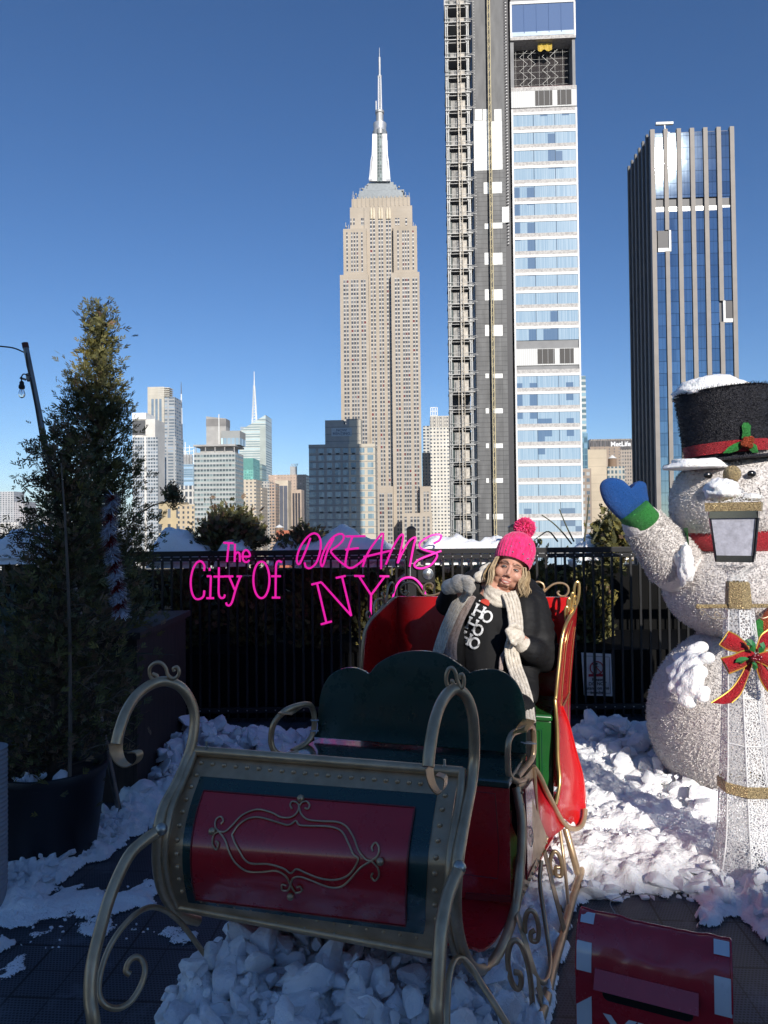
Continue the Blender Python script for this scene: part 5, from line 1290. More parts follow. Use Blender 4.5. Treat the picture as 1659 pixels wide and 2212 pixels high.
for i in range(9):
    t_ = (i / 8) ** 1.5; z_ = fz - .005 + .11 * (1 - min(1, t_ * 1.1)) ** 3; pr = V((fr0.x, fr0.y, 0)).lerp(V((fr1.x, fr1.y, 0)), t_); pl = pr - CR * .93
    rows.append([V((p.x, p.y, z_)) for p in (pl, pl.lerp(pr, .5), pr)])
# floor continues under the benches to the back
pb_ = V((1.0, 3.75, 0)); rows.append([V((pb_.x - .93, pb_.y + .26, fz - .02)), V((pb_.x - .46, pb_.y + .13, fz - .02)), V((pb_.x, pb_.y, fz - .02))])
mb.grid(rows, (0, 0, -.008)); mb.build('floor', red, sleigh, smooth=50)
mb = MB(); c0 = at(*k3((598, 1455)), 2.6); 
mb.beam(at(*k3((610, 1472)), 2.58), at(*k3((868, 1492)), 2.6), .012, .02); mb.build('floor_lip', rd, sleigh)
# left side of the body, seen only from outside
mb = MB(); sidez = [(-.0, .25)]
lo = BL_ + sh - CR * .02; mb.prism([V((lo.x, lo.y, fz)), V((lo.x, lo.y, zs_)), V((BL_.x - .02, BL_.y + .06, zs_)), V((BL_.x + .02, BL_.y + .3, .45)), V((BL_.x + .02, BL_.y + .3, fz))], CR * .015); mb.build('side_panel', red, sleigh)
# right side panel with rivets
plate = [(300, 320, 2.78), (345, 290, 2.83), (415, 212, 3.0), (428, 400, 3.0), (445, 580, 3.0), (478, 700, 3.0), (530, 775, 2.98), (450, 960, 2.84), (375, 1140, 2.7), (305, 1300, 2.6), (325, 1100, 2.64), (335, 900, 2.68), (338, 700, 2.72), (325, 500, 2.75)]
mb = MB(); mb.prism(pts(kB, plate), CR * -.012)
for i in range(5): f = i / 4; rivet(pts(kB, [(320 + 65 * f, 325 - 75 * f, 2.79 + .16 * f)])[0], .006)
for i in range(8): f = i / 7; rivet(pts(kB, [(329 + 18 * sin(f * 2.6), 410 + 640 * f, 2.76 - .1 * f)])[0], .0055)
for i in range(10): f = i / 9; rivet(pts(kB, [(322 + 195 * f, 1230 - 430 * f, 2.6 + .36 * f)])[0], .006)
sp_ = mb.build('side_plate', gold, sleigh, smooth=30)
inset = [(335, 378, 2.79), (400, 292, 2.93), (412, 400, 2.95), (438, 650, 2.95), (467, 805, 2.93), (415, 930, 2.82), (350, 1080, 2.69), (348, 850, 2.71), (345, 600, 2.76)]
P_ = [p + CR * .006 - AX * .006 for p in pts(kB, inset)]
mb = MB(); mb.prism(P_, CR * -.005); mb.build('red_inset', red, sp_, smooth=30)
mb = MB(); mb.tube([p + CR * .002 for p in P_], .0025, 6, closed=True); mb.build('inset_beading', rd, sp_)
mb = MB(); mb.tube([at(*kB((390 + 24 * cos(a), 755 + 82 * sin(a))), 2.8 - .02) for a in [2 * pi * i / 20 for i in range(20)]], .0016, 6, closed=True)
mb.tube([at(*kB((390 + 14 * cos(a), 755 + 50 * sin(a))), 2.79) for a in [2 * pi * i / 20 for i in range(20)]], .001, 6, closed=True)
for i in range(18):
    a = 2 * pi * i / 18; p = at(*kB((390 + 19 * cos(a), 755 + 66 * sin(a))), 2.785); mb.beam(p, p + V((.002, 0, .006)), .0014)
for dx in (-7, 0, 7): p = at(*kB((390 + dx, 765 - dx)), 2.785); mb.beam(p, p + V((.001, 0, .014)), .002)
mb.build('oval_emblem', simple('emblem_pale', (.55, .5, .5), .5), sp_)
bt('plate_edge', pts(kB, [(418, 205, 3.0), (426, 300, 3.0), (432, 430, 3.0), (445, 580, 3.0), (478, 710, 2.99), (525, 772, 2.98)]), .009)
# scoop and flared wing of the rear body
Bc = [(418, 208, 3.0), (470, 290, 3.03), (512, 385, 3.07), (560, 480, 3.11), (605, 570, 3.16), (648, 640, 3.2), (695, 683, 3.25), (745, 692, 3.29), (788, 668, 3.33), (812, 610, 3.37), (820, 540, 3.4)]
bt('wing_edge', pts(kB, Bc), .0115)
Ac = [(428, 250, 3.01), (436, 430, 3.01), (450, 580, 3.01), (485, 710, 3.0), (530, 768, 2.99), (590, 735, 3.08), (650, 690, 3.17)]
Ar = resample(pts(kB, Ac), 14); Br = resample(pts(kB, Bc[:7]), 14)
rows = [[a.lerp(b, t_) + AX * .05 * sin(pi * t_) - UP * .0 for t_ in [i / 6 for i in range(7)]] for a, b in zip(Ar, Br)]
mb = MB(); mb.grid(rows, AX * .006); mb.build('scoop_panel', red, sleigh, smooth=60)
wing = [((1232, 240, 3.36), (1285, 255, 3.5)), ((1240, 430, 3.35), (1350, 430, 3.51)), ((1240, 700, 3.33), (1425, 720, 3.5)), ((1262, 950, 3.31), (1483, 930, 3.49)), ((1245, 1120, 3.28), (1510, 1130, 3.46)), ((1228, 1240, 3.25), (1508, 1290, 3.43)), ((1280, 1340, 3.25), (1482, 1400, 3.38)), ((1370, 1425, 3.28), (1425, 1462, 3.33))]
La = resample(pts(kC, [w_[0] for w_ in wing]), 24); Ra = resample(pts(kC, [w_[1] for w_ in wing]), 24)
rows = [[a.lerp(b, t_) + (AX * .05 - CR * .0) * sin(pi * t_) for t_ in [i / 8 for i in range(9)]] for a, b in zip(La, Ra)]
mb = MB(); mb.grid(rows, AX * .008); mb.build('wing', rred, sleigh, smooth=60)
bt('wing_rim', [p for p in Ra[:-2]], .005, rred, sm=0)
lt = pts(kC, [(1222, 1230, 3.24), (1245, 1120, 3.27), (1262, 980, 3.3), (1243, 780, 3.32), (1238, 500, 3.34), (1224, 300, 3.35), (1216, 200, 3.36)]) + pts(kD, [(1408, 900, 3.37), (1418, 800, 3.38), (1434, 650, 3.4), (1450, 500, 3.42), (1474, 400, 3.45), (1502, 345, 3.5), (1532, 295, 3.58), (1556, 235, 3.66)])
bt('side_edge', lt, .0085, bgold)
# rear body: side panel, back, left side
f_ = pts(kD, [(1560, 225, 3.70), (1552, 350, 3.72), (1538, 500, 3.74), (1522, 700, 3.76), (1510, 900, 3.78), (1508, 1200, 3.78), (1508, 1500, 3.78)])
g_ = pts(kD, [(1552, 240, 3.66), (1478, 400, 3.46), (1452, 500, 3.43), (1436, 650, 3.41), (1412, 900, 3.38), (1420, 1200, 3.36), (1425, 1500, 3.34)])
fa, ga = resample(f_, 20), resample(g_, 20)
mb = MB(); mb.grid([[b.lerp(a, t_) for t_ in (0, .33, .66, 1)] for a, b in zip(fa, ga)], CR * -.012); rsp = mb.build('side_panel', rred, sleigh, smooth=50)
mb = MB()
for t0 in (.3, .8): mb.tube([b.lerp(a, t0) + CR * .004 for a, b in list(zip(fa, ga))[3:15]], .002, 6)
mb.build('side_beading', bgold, rsp)
mb = MB(); mb.tube(pts(kC, [(1295, 262, 3.5), (1330, 190, 3.6), (1362, 120, 3.72)]), .006, 6, rx=.002, up=(0, 1, 0)); mb.build('riveted_band', bgold, rsp)
Brc = at(1232, 1290, 3.78); Blc = at(855, 1288.5, 4.045)
def onrear(px, py, off=0):
    r = ray(px, py); nn_ = V((Blc.y - Brc.y, -(Blc.x - Brc.x), 0)).normalized(); t_ = (Brc + nn_ * off - CAM).dot(nn_) / r.dot(nn_); return CAM + r * t_
mb = MB(); dn = V((0, 0, 1)); bk = AX * .02
mb.prism([V(Blc), V(Brc), V((Brc.x - .03, Brc.y, fz)), V((Blc.x + .03, Blc.y, fz))], bk); mb.build('rear_backrest', rred, sleigh, smooth=30)
lp = [at(781, 1500, 3.64), at(781, 1446, 3.64), at(783, 1400, 3.645), at(788, 1365, 3.66), at(799, 1342, 3.69), at(815, 1325, 3.77), at(835, 1306, 3.9), at(854, 1289, 4.04)]
mb = MB(); lowl = [V((p.x, p.y, fz)) for p in lp]; mb.grid([lp, lowl], CR * .012); mb.build('side_panel', rred, sleigh, smooth=30)
bt('side_edge', [V((lp[0].x, lp[0].y, fz))] + lp[:-1] + [at(852, 1291, 4.02)], .0085, gold, sm=4)
bt('corner_tube', [onrear(853, 1289), onrear(853.5, 1500)], .0085, gold, sm=0)
bt('corner_tube', [onrear(838, 1305), onrear(840, 1500)], .003, rred, sm=0)
S1 = [[(395, 165), (378, 180), (352, 180), (336, 158), (342, 125), (375, 105), (415, 105), (450, 125), (475, 165), (505, 188), (560, 188), (630, 165)], [(378, 158), (365, 165), (358, 158)], [(490, 185), (498, 160), (496, 128), (520, 106), (548, 108), (560, 128), (548, 142), (535, 130)],
      [(1295, 130), (1278, 138), (1256, 130), (1256, 108), (1285, 95), (1318, 108), (1328, 140), (1312, 178), (1370, 125), (1415, 105), (1462, 107), (1492, 130), (1495, 165), (1475, 192), (1440, 193), (1420, 172), (1435, 158)]]
for s_ in S1:
    mb = MB(); mb.tube([onrear(*kD(p)) for p in s_], .0058, 8, smooth=5); mb.build('crest_scroll', gold, sleigh)
for s_ in ([(118, 350, 3.75), (102, 335, 3.75), (104, 308, 3.75), (122, 305, 3.76), (135, 345, 3.77), (155, 325, 3.79), (152, 270, 3.8), (168, 225, 3.82), (200, 215, 3.86), (216, 245, 3.88), (200, 275, 3.86), (185, 258, 3.85)], [(212, 200, 3.87), (205, 180, 3.87), (215, 175, 3.88), (225, 240, 3.9), (240, 190, 3.93), (252, 130, 3.95), (275, 100, 4.0), (292, 120, 4.04), (288, 165, 4.03), (272, 178, 4.0)]): mb = MB(); mb.tube(pts(kD, s_), .0058, 8, smooth=5); mb.build('crest_scroll', gold, sleigh)
for s_ in ([(1535, 190), (1536, 140), (1550, 100), (1567, 105), (1570, 160), (1560, 225), (1543, 245), (1536, 215), (1550, 190)], [(1502, 310), (1508, 240), (1520, 178), (1532, 182), (1528, 240), (1512, 300), (1505, 330)], [(1478, 365), (1474, 300), (1482, 270), (1495, 280), (1492, 350), (1484, 372)], [(1492, 280), (1490, 240), (1498, 212), (1508, 222), (1506, 270)]):
    mb = MB(); mb.tube(pts(kD, s_, 3.6), .0075, 8, smooth=5); mb.build('crest_scroll', bgold, sleigh)
# rear green seat box
gc = at(1194, 1558, 3.38); gw = .86; gz = gc.z
P0 = gc - CR * gw
mb = MB(); mb.prism([gc, V((gc.x, gc.y, .36)), V((gc.x - .04, gc.y + .01, fz + .02)), V((P0.x, P0.y, fz + .02)), P0], AX * .36); gb_ = mb.build('rear_seat', mgreen, sleigh, smooth=30, bevel=.006)
mb = MB(); mb.prism([P0 - AX * .02 + UP * .001, gc - AX * .02 + UP * .001, gc + AX * .38 + UP * .001, P0 + AX * .38 + UP * .001], (0, 0, .03)); mb.build('seat_top', mgreen, gb_, smooth=30, bevel=.01)
mb = MB(); mb.tube([at(*kC(p), 3.372) for p in ((985, 492), (1083, 492), (1083, 700), (1088, 960))], .002, 6); mb.build('embossed_line', dgreen, gb_)
# armrests of the front bench
bt('armrest', pts(k2, [(905, 470, 3.02), (850, 478, 3.0), (808, 462, 2.98), (792, 415, 2.98), (805, 345, 2.98), (850, 295, 3.0), (905, 272, 3.05), (948, 268, 3.1), (966, 290, 3.14), (972, 335, 3.15), (965, 390, 3.15), (935, 430, 3.12), (880, 462, 3.05)]), .0125)
mb = MB(); mb.prism(pts(k2, [(820, 302, 2.96), (880, 266, 3.1), (940, 264, 3.13), (878, 306, 2.98)]), (0, 0, -.006)); mb.build('arm_pad', gold, sleigh)
bt('armrest', pts(kC, [(905, 985, 2.84), (845, 1000, 2.76), (790, 980, 2.73), (755, 920, 2.72), (748, 800, 2.72), (748, 680, 2.72), (762, 590, 2.73), (800, 525, 2.76), (860, 500, 2.8), (930, 470, 2.88), (985, 460, 2.97), (1003, 540, 3.0), (1005, 680, 3.0), (985, 780, 2.98), (920, 860, 2.9), (840, 960, 2.78)]), .012)
mb = MB(); mb.prism(pts(kC, [(800, 513, 2.72), (905, 373, 2.95), (1015, 398, 2.98), (938, 502, 2.76)]), (0, 0, -.006)); mb.build('arm_pad', bgold, sleigh)
mb = MB(); mb.beam(at(*kC((885, 615)), 2.93), at(*kC((1012, 622)), 2.96), .03, .004); 
q0, q1 = k2((958, 333)), k2((988, 332)); mb.beam(at(q0[0], q0[1], 3.13), at(q1[0], q1[1], 3.15), .01, .006); q0, q1 = k2((955, 377)), k2((988, 376)); mb.beam(at(q0[0], q0[1], 3.13), at(q1[0], q1[1], 3.15), .01, .006)
mb.build('clip', simple('clear_clip', (.4, .45, .5), .2, .3), sleigh)
# struts and scrolls under the body
def bar(P_, w_=.012, th=.004):
    mb = MB(); sp2 = spline(P_, 4); rows = [[p - CR * .2 * w_ - AX * w_, p + CR * .2 * w_ + AX * w_] for p in sp2]; mb.grid(rows, CR * th); return mb.build('strut', gold, sleigh, smooth=50)
bar(pts(kB, [(500, 870, 2.95), (575, 1180, 2.8)]) + [gnd(*kB((655, 1490)), .05)], .02)
bar(pts(kB, [(285, 1350, 2.55), (390, 1720, 2.42)]) + [gnd(*kB((492, 2060)), .05)], .018)
bt('strut', pts(kB, [(478, 940, 2.9), (466, 1100, 2.85), (490, 1300, 2.78), (520, 1500, 2.7), (546, 1700, 2.62), (536, 1830, 2.52), (500, 1888, 2.47), (455, 1868, 2.45), (415, 1790, 2.45)]), .0085)
bt('scroll', pts(kB, [(350, 1500), (352, 1400), (378, 1332), (420, 1342), (448, 1410), (458, 1500), (445, 1562), (402, 1560), (396, 1505), (428, 1482)], 2.5), .0085)
bt('scroll', pts(kB, [(412, 2230), (408, 2050), (385, 1810), (335, 1630), (285, 1562), (238, 1590), (216, 1700), (236, 1850), (275, 1930), (308, 1930), (322, 1880), (308, 1820), (265, 1808)], 2.28), .009)
bt('strut', pts(kB, [(622, 700, 3.2), (655, 950, 3.15), (690, 1290, 3.0)]), .0075)
bt('strut', pts(kB, [(668, 690, 3.25), (712, 850, 3.22), (762, 1040, 3.2)]), .0155)
bt('scroll', pts(kB, [(560, 1050), (545, 950), (575, 870), (612, 890), (636, 970), (634, 1055), (592, 1050), (590, 995), (620, 992)], 3.0), .0085)
bt('scroll', pts(kB, [(697, 1290), (672, 1352), (640, 1342), (622, 1290)], 3.0), .0075)
bt('scroll', pts(k3, [(860, 2235, 2.02), (770, 2090, 2.05), (690, 1965, 2.1), (640, 1885, 2.12), (582, 1832, 2.12), (540, 1855, 2.08), (512, 1950, 2.03), (502, 2100, 1.97), (500, 2235, 1.93)]), .0095)
bt('scroll', pts(k2, [(518, 1305, 2.42), (470, 1240, 2.38), (415, 1170, 2.33), (345, 1118, 2.26), (275, 1112, 2.2), (200, 1165, 2.13), (130, 1260, 2.07), (88, 1370, 2.02), (78, 1460, 1.99), (102, 1512, 1.98), (155, 1528, 2.0), (210, 1500, 2.03), (252, 1435, 2.06), (270, 1370, 2.08), (258, 1328, 2.1), (230, 1315, 2.1), (203, 1335, 2.09), (190, 1372, 2.08), (208, 1388, 2.08)]), .0085)
bt('scroll', pts(k2, [(620, 1175, 2.55), (625, 1205, 2.55), (645, 1210, 2.55), (665, 1190, 2.55), (660, 1170, 2.55)]), .008)
# ================= the woman in the sleigh =================
kP = lambda p: (864.1 + .2604 * p[0], 1106 + .2604 * p[1])
kF = lambda p: (1019.6 + .10417 * p[0], 1175.1 + .10417 * p[1])
def P1(k, a, b, y): q = k((a, b)); return at(q[0], q[1], y)
def remesh(o, vox, sm=6, fac=.5):
    r = o.modifiers.new('remesh', 'REMESH'); r.mode = 'VOXEL'; r.voxel_size = vox; r.use_smooth_shade = True
    s_ = o.modifiers.new('smooth', 'SMOOTH'); s_.iterations = sm; s_.factor = fac; return o
skin = Mt('skin', (.52, .27, .19), .5); sn = skin.noise(30, 3); skin.set('Base Color', skin.mix(skin.ramp(sn, .3, .7), (.5, .255, .18), (.58, .31, .225))); skin.set('Subsurface Weight', .12); skin.set('Subsurface Radius', (.01, .004, .002)); skin = skin.m
def knit(name, c1, c2, scale=160, st=.9):
    t = Mt(name, c1, .95); n_ = t.noise(scale * .35, 3); n2 = t.voro(scale); t.set('Base Color', t.mix(t.ramp(n_, .35, .65), c1, c2)); t.bump(n2 * .6 + n_ * .4, st, .006)
    t.set('Sheen Weight', .3); t.set('Specular IOR Level', .15); return t.m
wool = knit('oatmeal_wool', (.52, .46, .38), (.7, .64, .55), 160, .55); pinkk = knit('pink_knit', (.62, .02, .12), (.78, .045, .2), 120, .6); fluff = knit('dusty_fleece', (.33, .25, .22), (.45, .36, .33), 220)
nylon = Mt('black_nylon', (.007, .007, .008), .5); wr = nylon.noise(9, 5, .6, stretch=(1, 1, 2.2), dist=.6); nylon.bump(wr, .45, .02); nylon.set('Roughness', nylon.ramp(wr, .3, .7) * .2 + .6); nylon.set('Specular IOR Level', .3); nylon = nylon.m
cotton = Mt('black_cotton', (.006, .006, .007), .9); cw_ = cotton.noise(6, 4, .5, dist=.8); cotton.bump(cw_, .7, .03); cotton = cotton.m
Hc = at(1102, 1229, 3.60)
HM = Matrix.Rotation(rad(20), 3, 'Y') @ Matrix.Rotation(rad(-11), 3, 'Z') @ Matrix.Rotation(rad(6), 3, 'X')
h = lambda x, y, z: Hc + HM @ V((x, y, z))
woman_base = V((Hc.x, 3.55, .25))
neckb = P1(kP, 800, 640, 3.64); chest = P1(kP, 730, 880, 3.62); belly = P1(kP, 715, 1180, 3.60); hip = P1(kP, 745, 1400, 3.60)
shA, elA, haA = P1(kP, 575, 650, 3.66), P1(kP, 400, 760, 3.58), P1(kP, 500, 605, 3.42)
shB, elB, haB = P1(kP, 1090, 780, 3.62), P1(kP, 1195, 1210, 3.50), P1(kP, 975, 1040, 3.36)
wrB = P1(kP, 1055, 1130, 3.40); wrA = P1(kP, 430, 640, 3.47)
hipA, hipB = P1(kP, 620, 1420, 3.60), P1(kP, 900, 1400, 3.60)
knA, knB = P1(kP, 680, 1640, 3.13), P1(kP, 1000, 1640, 3.18)
ftA, ftB = V((knA.x, 3.08, .33)), V((knB.x, 3.16, .33))
mb = MB()
mb.ell(h(0, .03, .055), (.074, .092, .092), 24, 16, HM); mb.ell(h(0, -.015, -.012), (.067, .074, .086), 24, 16, HM); mb.ell(h(0, -.055, -.058), (.036, .034, .030), 16, 10, HM)
mb.ell(h(0, -.044, -.085), (.027, .028, .022), 16, 10, HM)
for s_ in (-1, 1):
    mb.ell(h(s_ * .036, -.020, -.055), (.034, .048, .038), 16, 10, HM); mb.ell(h(s_ * .040, -.056, -.022), (.030, .028, .028), 16, 10, HM)
    mb.ell(h(s_ * .0135, -.100, -.024), (.0075, .009, .007), 10, 8, HM); mb.cap(h(s_ * .014, -.084, .036), h(s_ * .046, -.066, .032), .010, .009)
mb.cap(h(0, -.082, .022), h(0, -.103, -.014), .008, .0115); mb.ell(h(0, -.104, -.017), (.0115, .010, .009), 12, 8, HM)
mb.cap(h(-.022, -.090, -.046), h(.022, -.090, -.046), .0065, .0065); mb.cap(h(-.018, -.088, -.070), h(.018, -.088, -.070), .0075, .0075)
mb.cap(h(0, .025, -.05), neckb, .050, .055)
mb.cap(neckb, chest, .085, .115); mb.cap(chest, belly, .115, .115); mb.cap(belly, hip, .115, .125)
for a, b, ra, rb in ((shA, elA, .045, .04), (elA, haA, .038, .028), (shB, elB, .045, .04), (elB, haB, .038, .028), (neckb, shA, .06, .05), (neckb, shB, .06, .05), (hipA, knA, .08, .06), (hipB, knB, .08, .06), (knA, ftA, .055, .04), (knB, ftB, .055, .04), (ftA, ftA + V((0, -.14, -.02)), .04, .03), (ftB, ftB + V((0, -.14, -.02)), .04, .03)): mb.cap(a, b, ra, rb)
XF['_w'] = Matrix.Translation(woman_base); iv = XF['_w'].inverted(); mb.v = [iv @ p for p in mb.v]
woman = mb.build('person', skin, None, smooth=180); woman.location = woman_base; XF[woman.name] = XF['_w']; remesh(woman, .004, 9)
tag(woman, 'smiling person in pink pompom hat, black coat and pale scarf leaning back in the sleigh', 'person')
def wp_(name, mb, mat, vox=0, sm=5, parent=None, smooth=60):
    o = mb.build(name, mat, parent or woman, smooth=smooth)
    if vox: remesh(o, vox, sm)
    return o
# face details
dkb = simple('lash_brown', (.035, .02, .015), .6); lipm = simple('lip', (.48, .17, .14), .45); tooth = simple('teeth', (.75, .72, .66), .3); browm = simple('brow', (.17, .1, .06), .8); eyew = simple('eye_white', (.5, .47, .45), .2); iris = simple('iris', (.05, .07, .08), .15)
for s_ in (-1, 1):
    mb = MB(); mb.ell(h(s_ * .030, -.0815, .013), (.0118, .005, .0034), 14, 8, HM); e_ = wp_('eye', mb, eyew)
    mb = MB(); mb.ell(h(s_ * .030 - .002, -.0862, .0125), (.0044, .0022, .0032), 10, 6, HM); wp_('iris', mb, iris, parent=e_)
    mb = MB(); mb.tube([h(s_ * .016, -.0855, .0125), h(s_ * .024, -.0895, .0178), h(s_ * .034, -.0885, .0182), h(s_ * .046, -.078, .0105)], .0013, 6, smooth=4); mb.tube([h(s_ * .018, -.086, .011), h(s_ * .030, -.0885, .0078), h(s_ * .043, -.08, .0095)], .0010, 6, smooth=4); wp_('eyelash', mb, dkb, parent=e_)
    mb = MB(); mb.tube([h(s_ * .013, -.0945, .034), h(s_ * .028, -.092, .042), h(s_ * .048, -.077, .036)], [.0010, .0020, .0008], 6, smooth=4); wp_('eyebrow', mb, browm)
mb = MB(); mb.tube([h(-.029, -.0865, -.0435), h(-.015, -.0955, -.0515), h(0, -.0975, -.0530), h(.015, -.0955, -.0515), h(.029, -.0865, -.0435)], [.0010, .0026, .0028, .0026, .0010], 8, smooth=4)
mb.tube([h(-.028, -.0865, -.0450), h(-.014, -.0945, -.0600), h(0, -.0965, -.0640), h(.014, -.0945, -.0600), h(.028, -.0865, -.0450)], [.0010, .0034, .0040, .0034, .0010], 8, smooth=4); wp_('lips', mb, lipm)
mb = MB(); mb.tube([h(-.022, -.0885, -.0485), h(-.011, -.0940, -.0550), h(0, -.0955, -.0570), h(.011, -.0940, -.0550), h(.022, -.0885, -.0485)], [.002, .0038, .0042, .0038, .002], 8, smooth=3); wp_('teeth', mb, tooth)
mb = MB()
for s_ in (-1, 1): mb.ell(h(s_ * .009, -.1085, -.0295), (.0035, .003, .002), 8, 6, HM)
wp_('nostril', mb, dkb)
# hat
HA = Matrix.Rotation(rad(23), 3, 'Y') @ Matrix.Rotation(rad(-20), 3, 'X'); hc = h(.0, .008, .037)
prof = [(.088, -.012), (.0915, -.006), (.0935, .005), (.0955, .03), (.0965, .06), (.092, .09), (.080, .118), (.060, .142), (.035, .158), (.012, .164)]
mb = MB(); seg = 132; 
for i, (r, z_) in enumerate(prof):
    for k in range(seg):
        a = 2 * pi * k / seg; q_ = r * (1 + (.028 if i > 1 else .02) * cos(33 * a) * min(1, r / .06)); mb.v.append(hc + HA @ V((q_ * cos(a), q_ * sin(a) * 1.08, z_)))
for i in range(len(prof) - 1):
    for k in range(seg): a_ = i * seg + k; b_ = i * seg + (k + 1) % seg; mb.face((a_, b_, b_ + seg, a_ + seg))
mb.face([(len(prof) - 1) * seg + k for k in range(seg)])
hat = wp_('hat', mb, pinkk, smooth=180)
rnd = random.Random(77); mb = MB(); pc_ = hc + HA @ V((.004, .0, .198)); mb.ell(pc_, .044, 20, 14)
for k in range(1500):
    d = V((rnd.gauss(0, 1), rnd.gauss(0, 1), rnd.gauss(0, 1))).normalized(); a = pc_ + d * .038; b = pc_ + d * rnd.uniform(.050, .059) + V((rnd.gauss(0, .003),) * 3); s_ = d.orthogonal().normalized() * .0022; t_ = d.cross(s_)
    mb.add([a - s_, a + s_, b + s_ * .8, b - s_ * .8], [(0, 1, 2, 3)]); mb.add([a - t_, a + t_, b + t_ * .8, b - t_ * .8], [(0, 1, 2, 3)])
wp_('pompom', mb, knit('hot_pink_yarn', (.8, .03, .2), (.9, .07, .28), 200, .3), parent=hat, smooth=0)
mb = MB()
for (x, z_, r) in ((-55, .06, .0035), (-80, .02, .004), (-100, .07, .003), (-70, .085, .0035), (-40, .03, .003), (-120, .04, .0035), (-130, .015, .003), (-60, .012, .004), (-92, .045, .0025), (-30, .055, .0035), (-110, .012, .004)):
    a = rad(x); mb.ell(hc + HA @ V((.0985 * cos(a), .1055 * sin(a), z_)), r, 8, 6)
wp_('rhinestone', mb, simple('rhinestone', (.8, .8, .85), .12, .8), parent=hat)
# hair
hairm = Mt('blond_hair', (.4, .29, .15), .5); hn = hairm.noise(60, 3, stretch=(1, 1, .15)); hairm.set('Base Color', hairm.mix(hairm.ramp(hn, .3, .7), (.2, .13, .065), (.5, .38, .22))); hairm = hairm.m
mb = MB(); rnd = random.Random(9)
def lock(k_, pp, y0, y1, n, sp_, r):
    for i in range(n):
        o_ = rnd.uniform(-1, 1); yy = rnd.gauss(0, .012); L_ = []
        for j, p in enumerate(pp):
            f = j / (len(pp) - 1); q = k_((p[0] + o_ * sp_ * (.5 + .5 * f) + rnd.gauss(0, 8), p[1] + rnd.gauss(0, 6))); L_.append(at(q[0], q[1], y0 + (y1 - y0) * f + yy))
        f_ = rnd.uniform(.75, 1.0); L_ = [L_[0].lerp(p, f_) if i_ else p for i_, p in enumerate(L_)]; mb.tube(L_, [r * .8, r, r, r * .8, r * .15], 5, smooth=4)
lock(kF, [(530, 270), (455, 420), (400, 560), (385, 700), (345, 870)], 3.57, 3.51, 110, 60, .0022)
lock(kF, [(480, 350), (360, 470), (280, 590), (250, 700), (330, 800)], 3.60, 3.56, 60, 60, .0022)
lock(kF, [(1075, 490), (1085, 680), (1010, 830), (985, 950), (1040, 1070)], 3.57, 3.50, 150, 75, .0023)
lock(kF, [(1135, 570), (1150, 720), (1100, 860), (1120, 980), (1060, 1120)], 3.62, 3.52, 130, 80, .0023)
lock(kF, [(1120, 560), (1180, 760), (1150, 900), (1200, 1010), (1190, 1100)], 3.62, 3.56, 30, 40, .0014)
wp_('hair', mb, hairm)
# t-shirt
tee = MB(); tee.cap(neckb + V((0, .02, -.03)), chest, .095, .135); tee.cap(chest, belly, .135, .13); tee.cap(belly, hip, .13, .14)
tee.cap(neckb + V((0, .03, -.05)), shA + V((.03, 0, -.02)), .075, .06); tee.cap(neckb + V((0, .03, -.05)), shB + V((-.02, 0, 0)), .075, .06)
for s_ in (-1, 1): tee.ell(chest + V((s_ * .058, -.085, -.01 - s_ * .02)), (.062, .06, .062), 16, 10)
tb = BVHTree.FromPolygons([V(p) for p in tee.v], [tuple(f) for f in tee.f])
wp_('t_shirt', tee, cotton, .007, 10)
def onp(b, k_, p, off=.004, dflt=3.5):
    q = k_(p); r = ray(*q).normalized(); h_ = b.ray_cast(CAM, r, 10)[0]
    if h_ is None: h_ = b.find_nearest(at(q[0], q[1], dflt))[0]
    return h_ - r * off
printm = Mt('white_print', (.7, .7, .7), .8); printm.set('Base Color', printm.mix((printm.noise(45, 4) > .6) * .75, (.72, .72, .72), (.12, .12, .12))); printm = printm.m
mb = MB()
up_ = V((.40, -.92, 0)); ri_ = V((.90, .42, 0))
def glyph(c, w_, hgt, kind):
    c = V((c[0], c[1], 0))
    if kind == 'H': ss = [[(-.5, -.5), (-.5, .5)], [(.5, -.5), (.5, .5)], [(-.5, 0), (.5, 0)], [(-.72, .5), (-.28, .5)], [(.28, .5), (.72, .5)], [(-.72, -.5), (-.28, -.5)], [(.28, -.5), (.72, -.5)]]
    else: ss = [[(.5 * sin(2 * pi * i / 16), .5 * cos(2 * pi * i / 16)) for i in range(17)]]
    for s_ in ss:
        P_ = []
        for i in range(len(s_) - 1):
            for t_ in (0, .33, .66): P_.append((s_[i][0] + (s_[i + 1][0] - s_[i][0]) * t_, s_[i][1] + (s_[i + 1][1] - s_[i][1]) * t_))
        P_.append(s_[-1])
        mb.tube([onp(tb, kP, tuple((c + ri_ * p[0] * w_ + up_ * p[1] * hgt)[:2]), .010) for p in P_], .0058, 6, rx=.0022, up=(0, 1, 0))
glyph((655, 822), 66, 92, 'H'); glyph((722, 868), 78, 88, 'O'); glyph((598, 930), 62, 88, 'H'); glyph((648, 980), 70, 82, 'O'); glyph((550, 1045), 58, 88, 'H'); glyph((618, 1088), 74, 84, 'O')
wp_('lettering', mb, printm)
mb = MB(); pg = [onp(tb, kP, p, .012) for p in ((664, 742), (682, 724), (712, 720), (738, 735), (744, 760), (734, 780), (700, 765), (678, 752))]
mb.prism(pg, (0, .004, 0)); mb.cur = 1; mb.ell(onp(tb, kP, (660, 738), .012), .005, 8, 6)
wp_('santa_hat_print', mb, [simple('print_red', (.5, .05, .03), .8), printm])
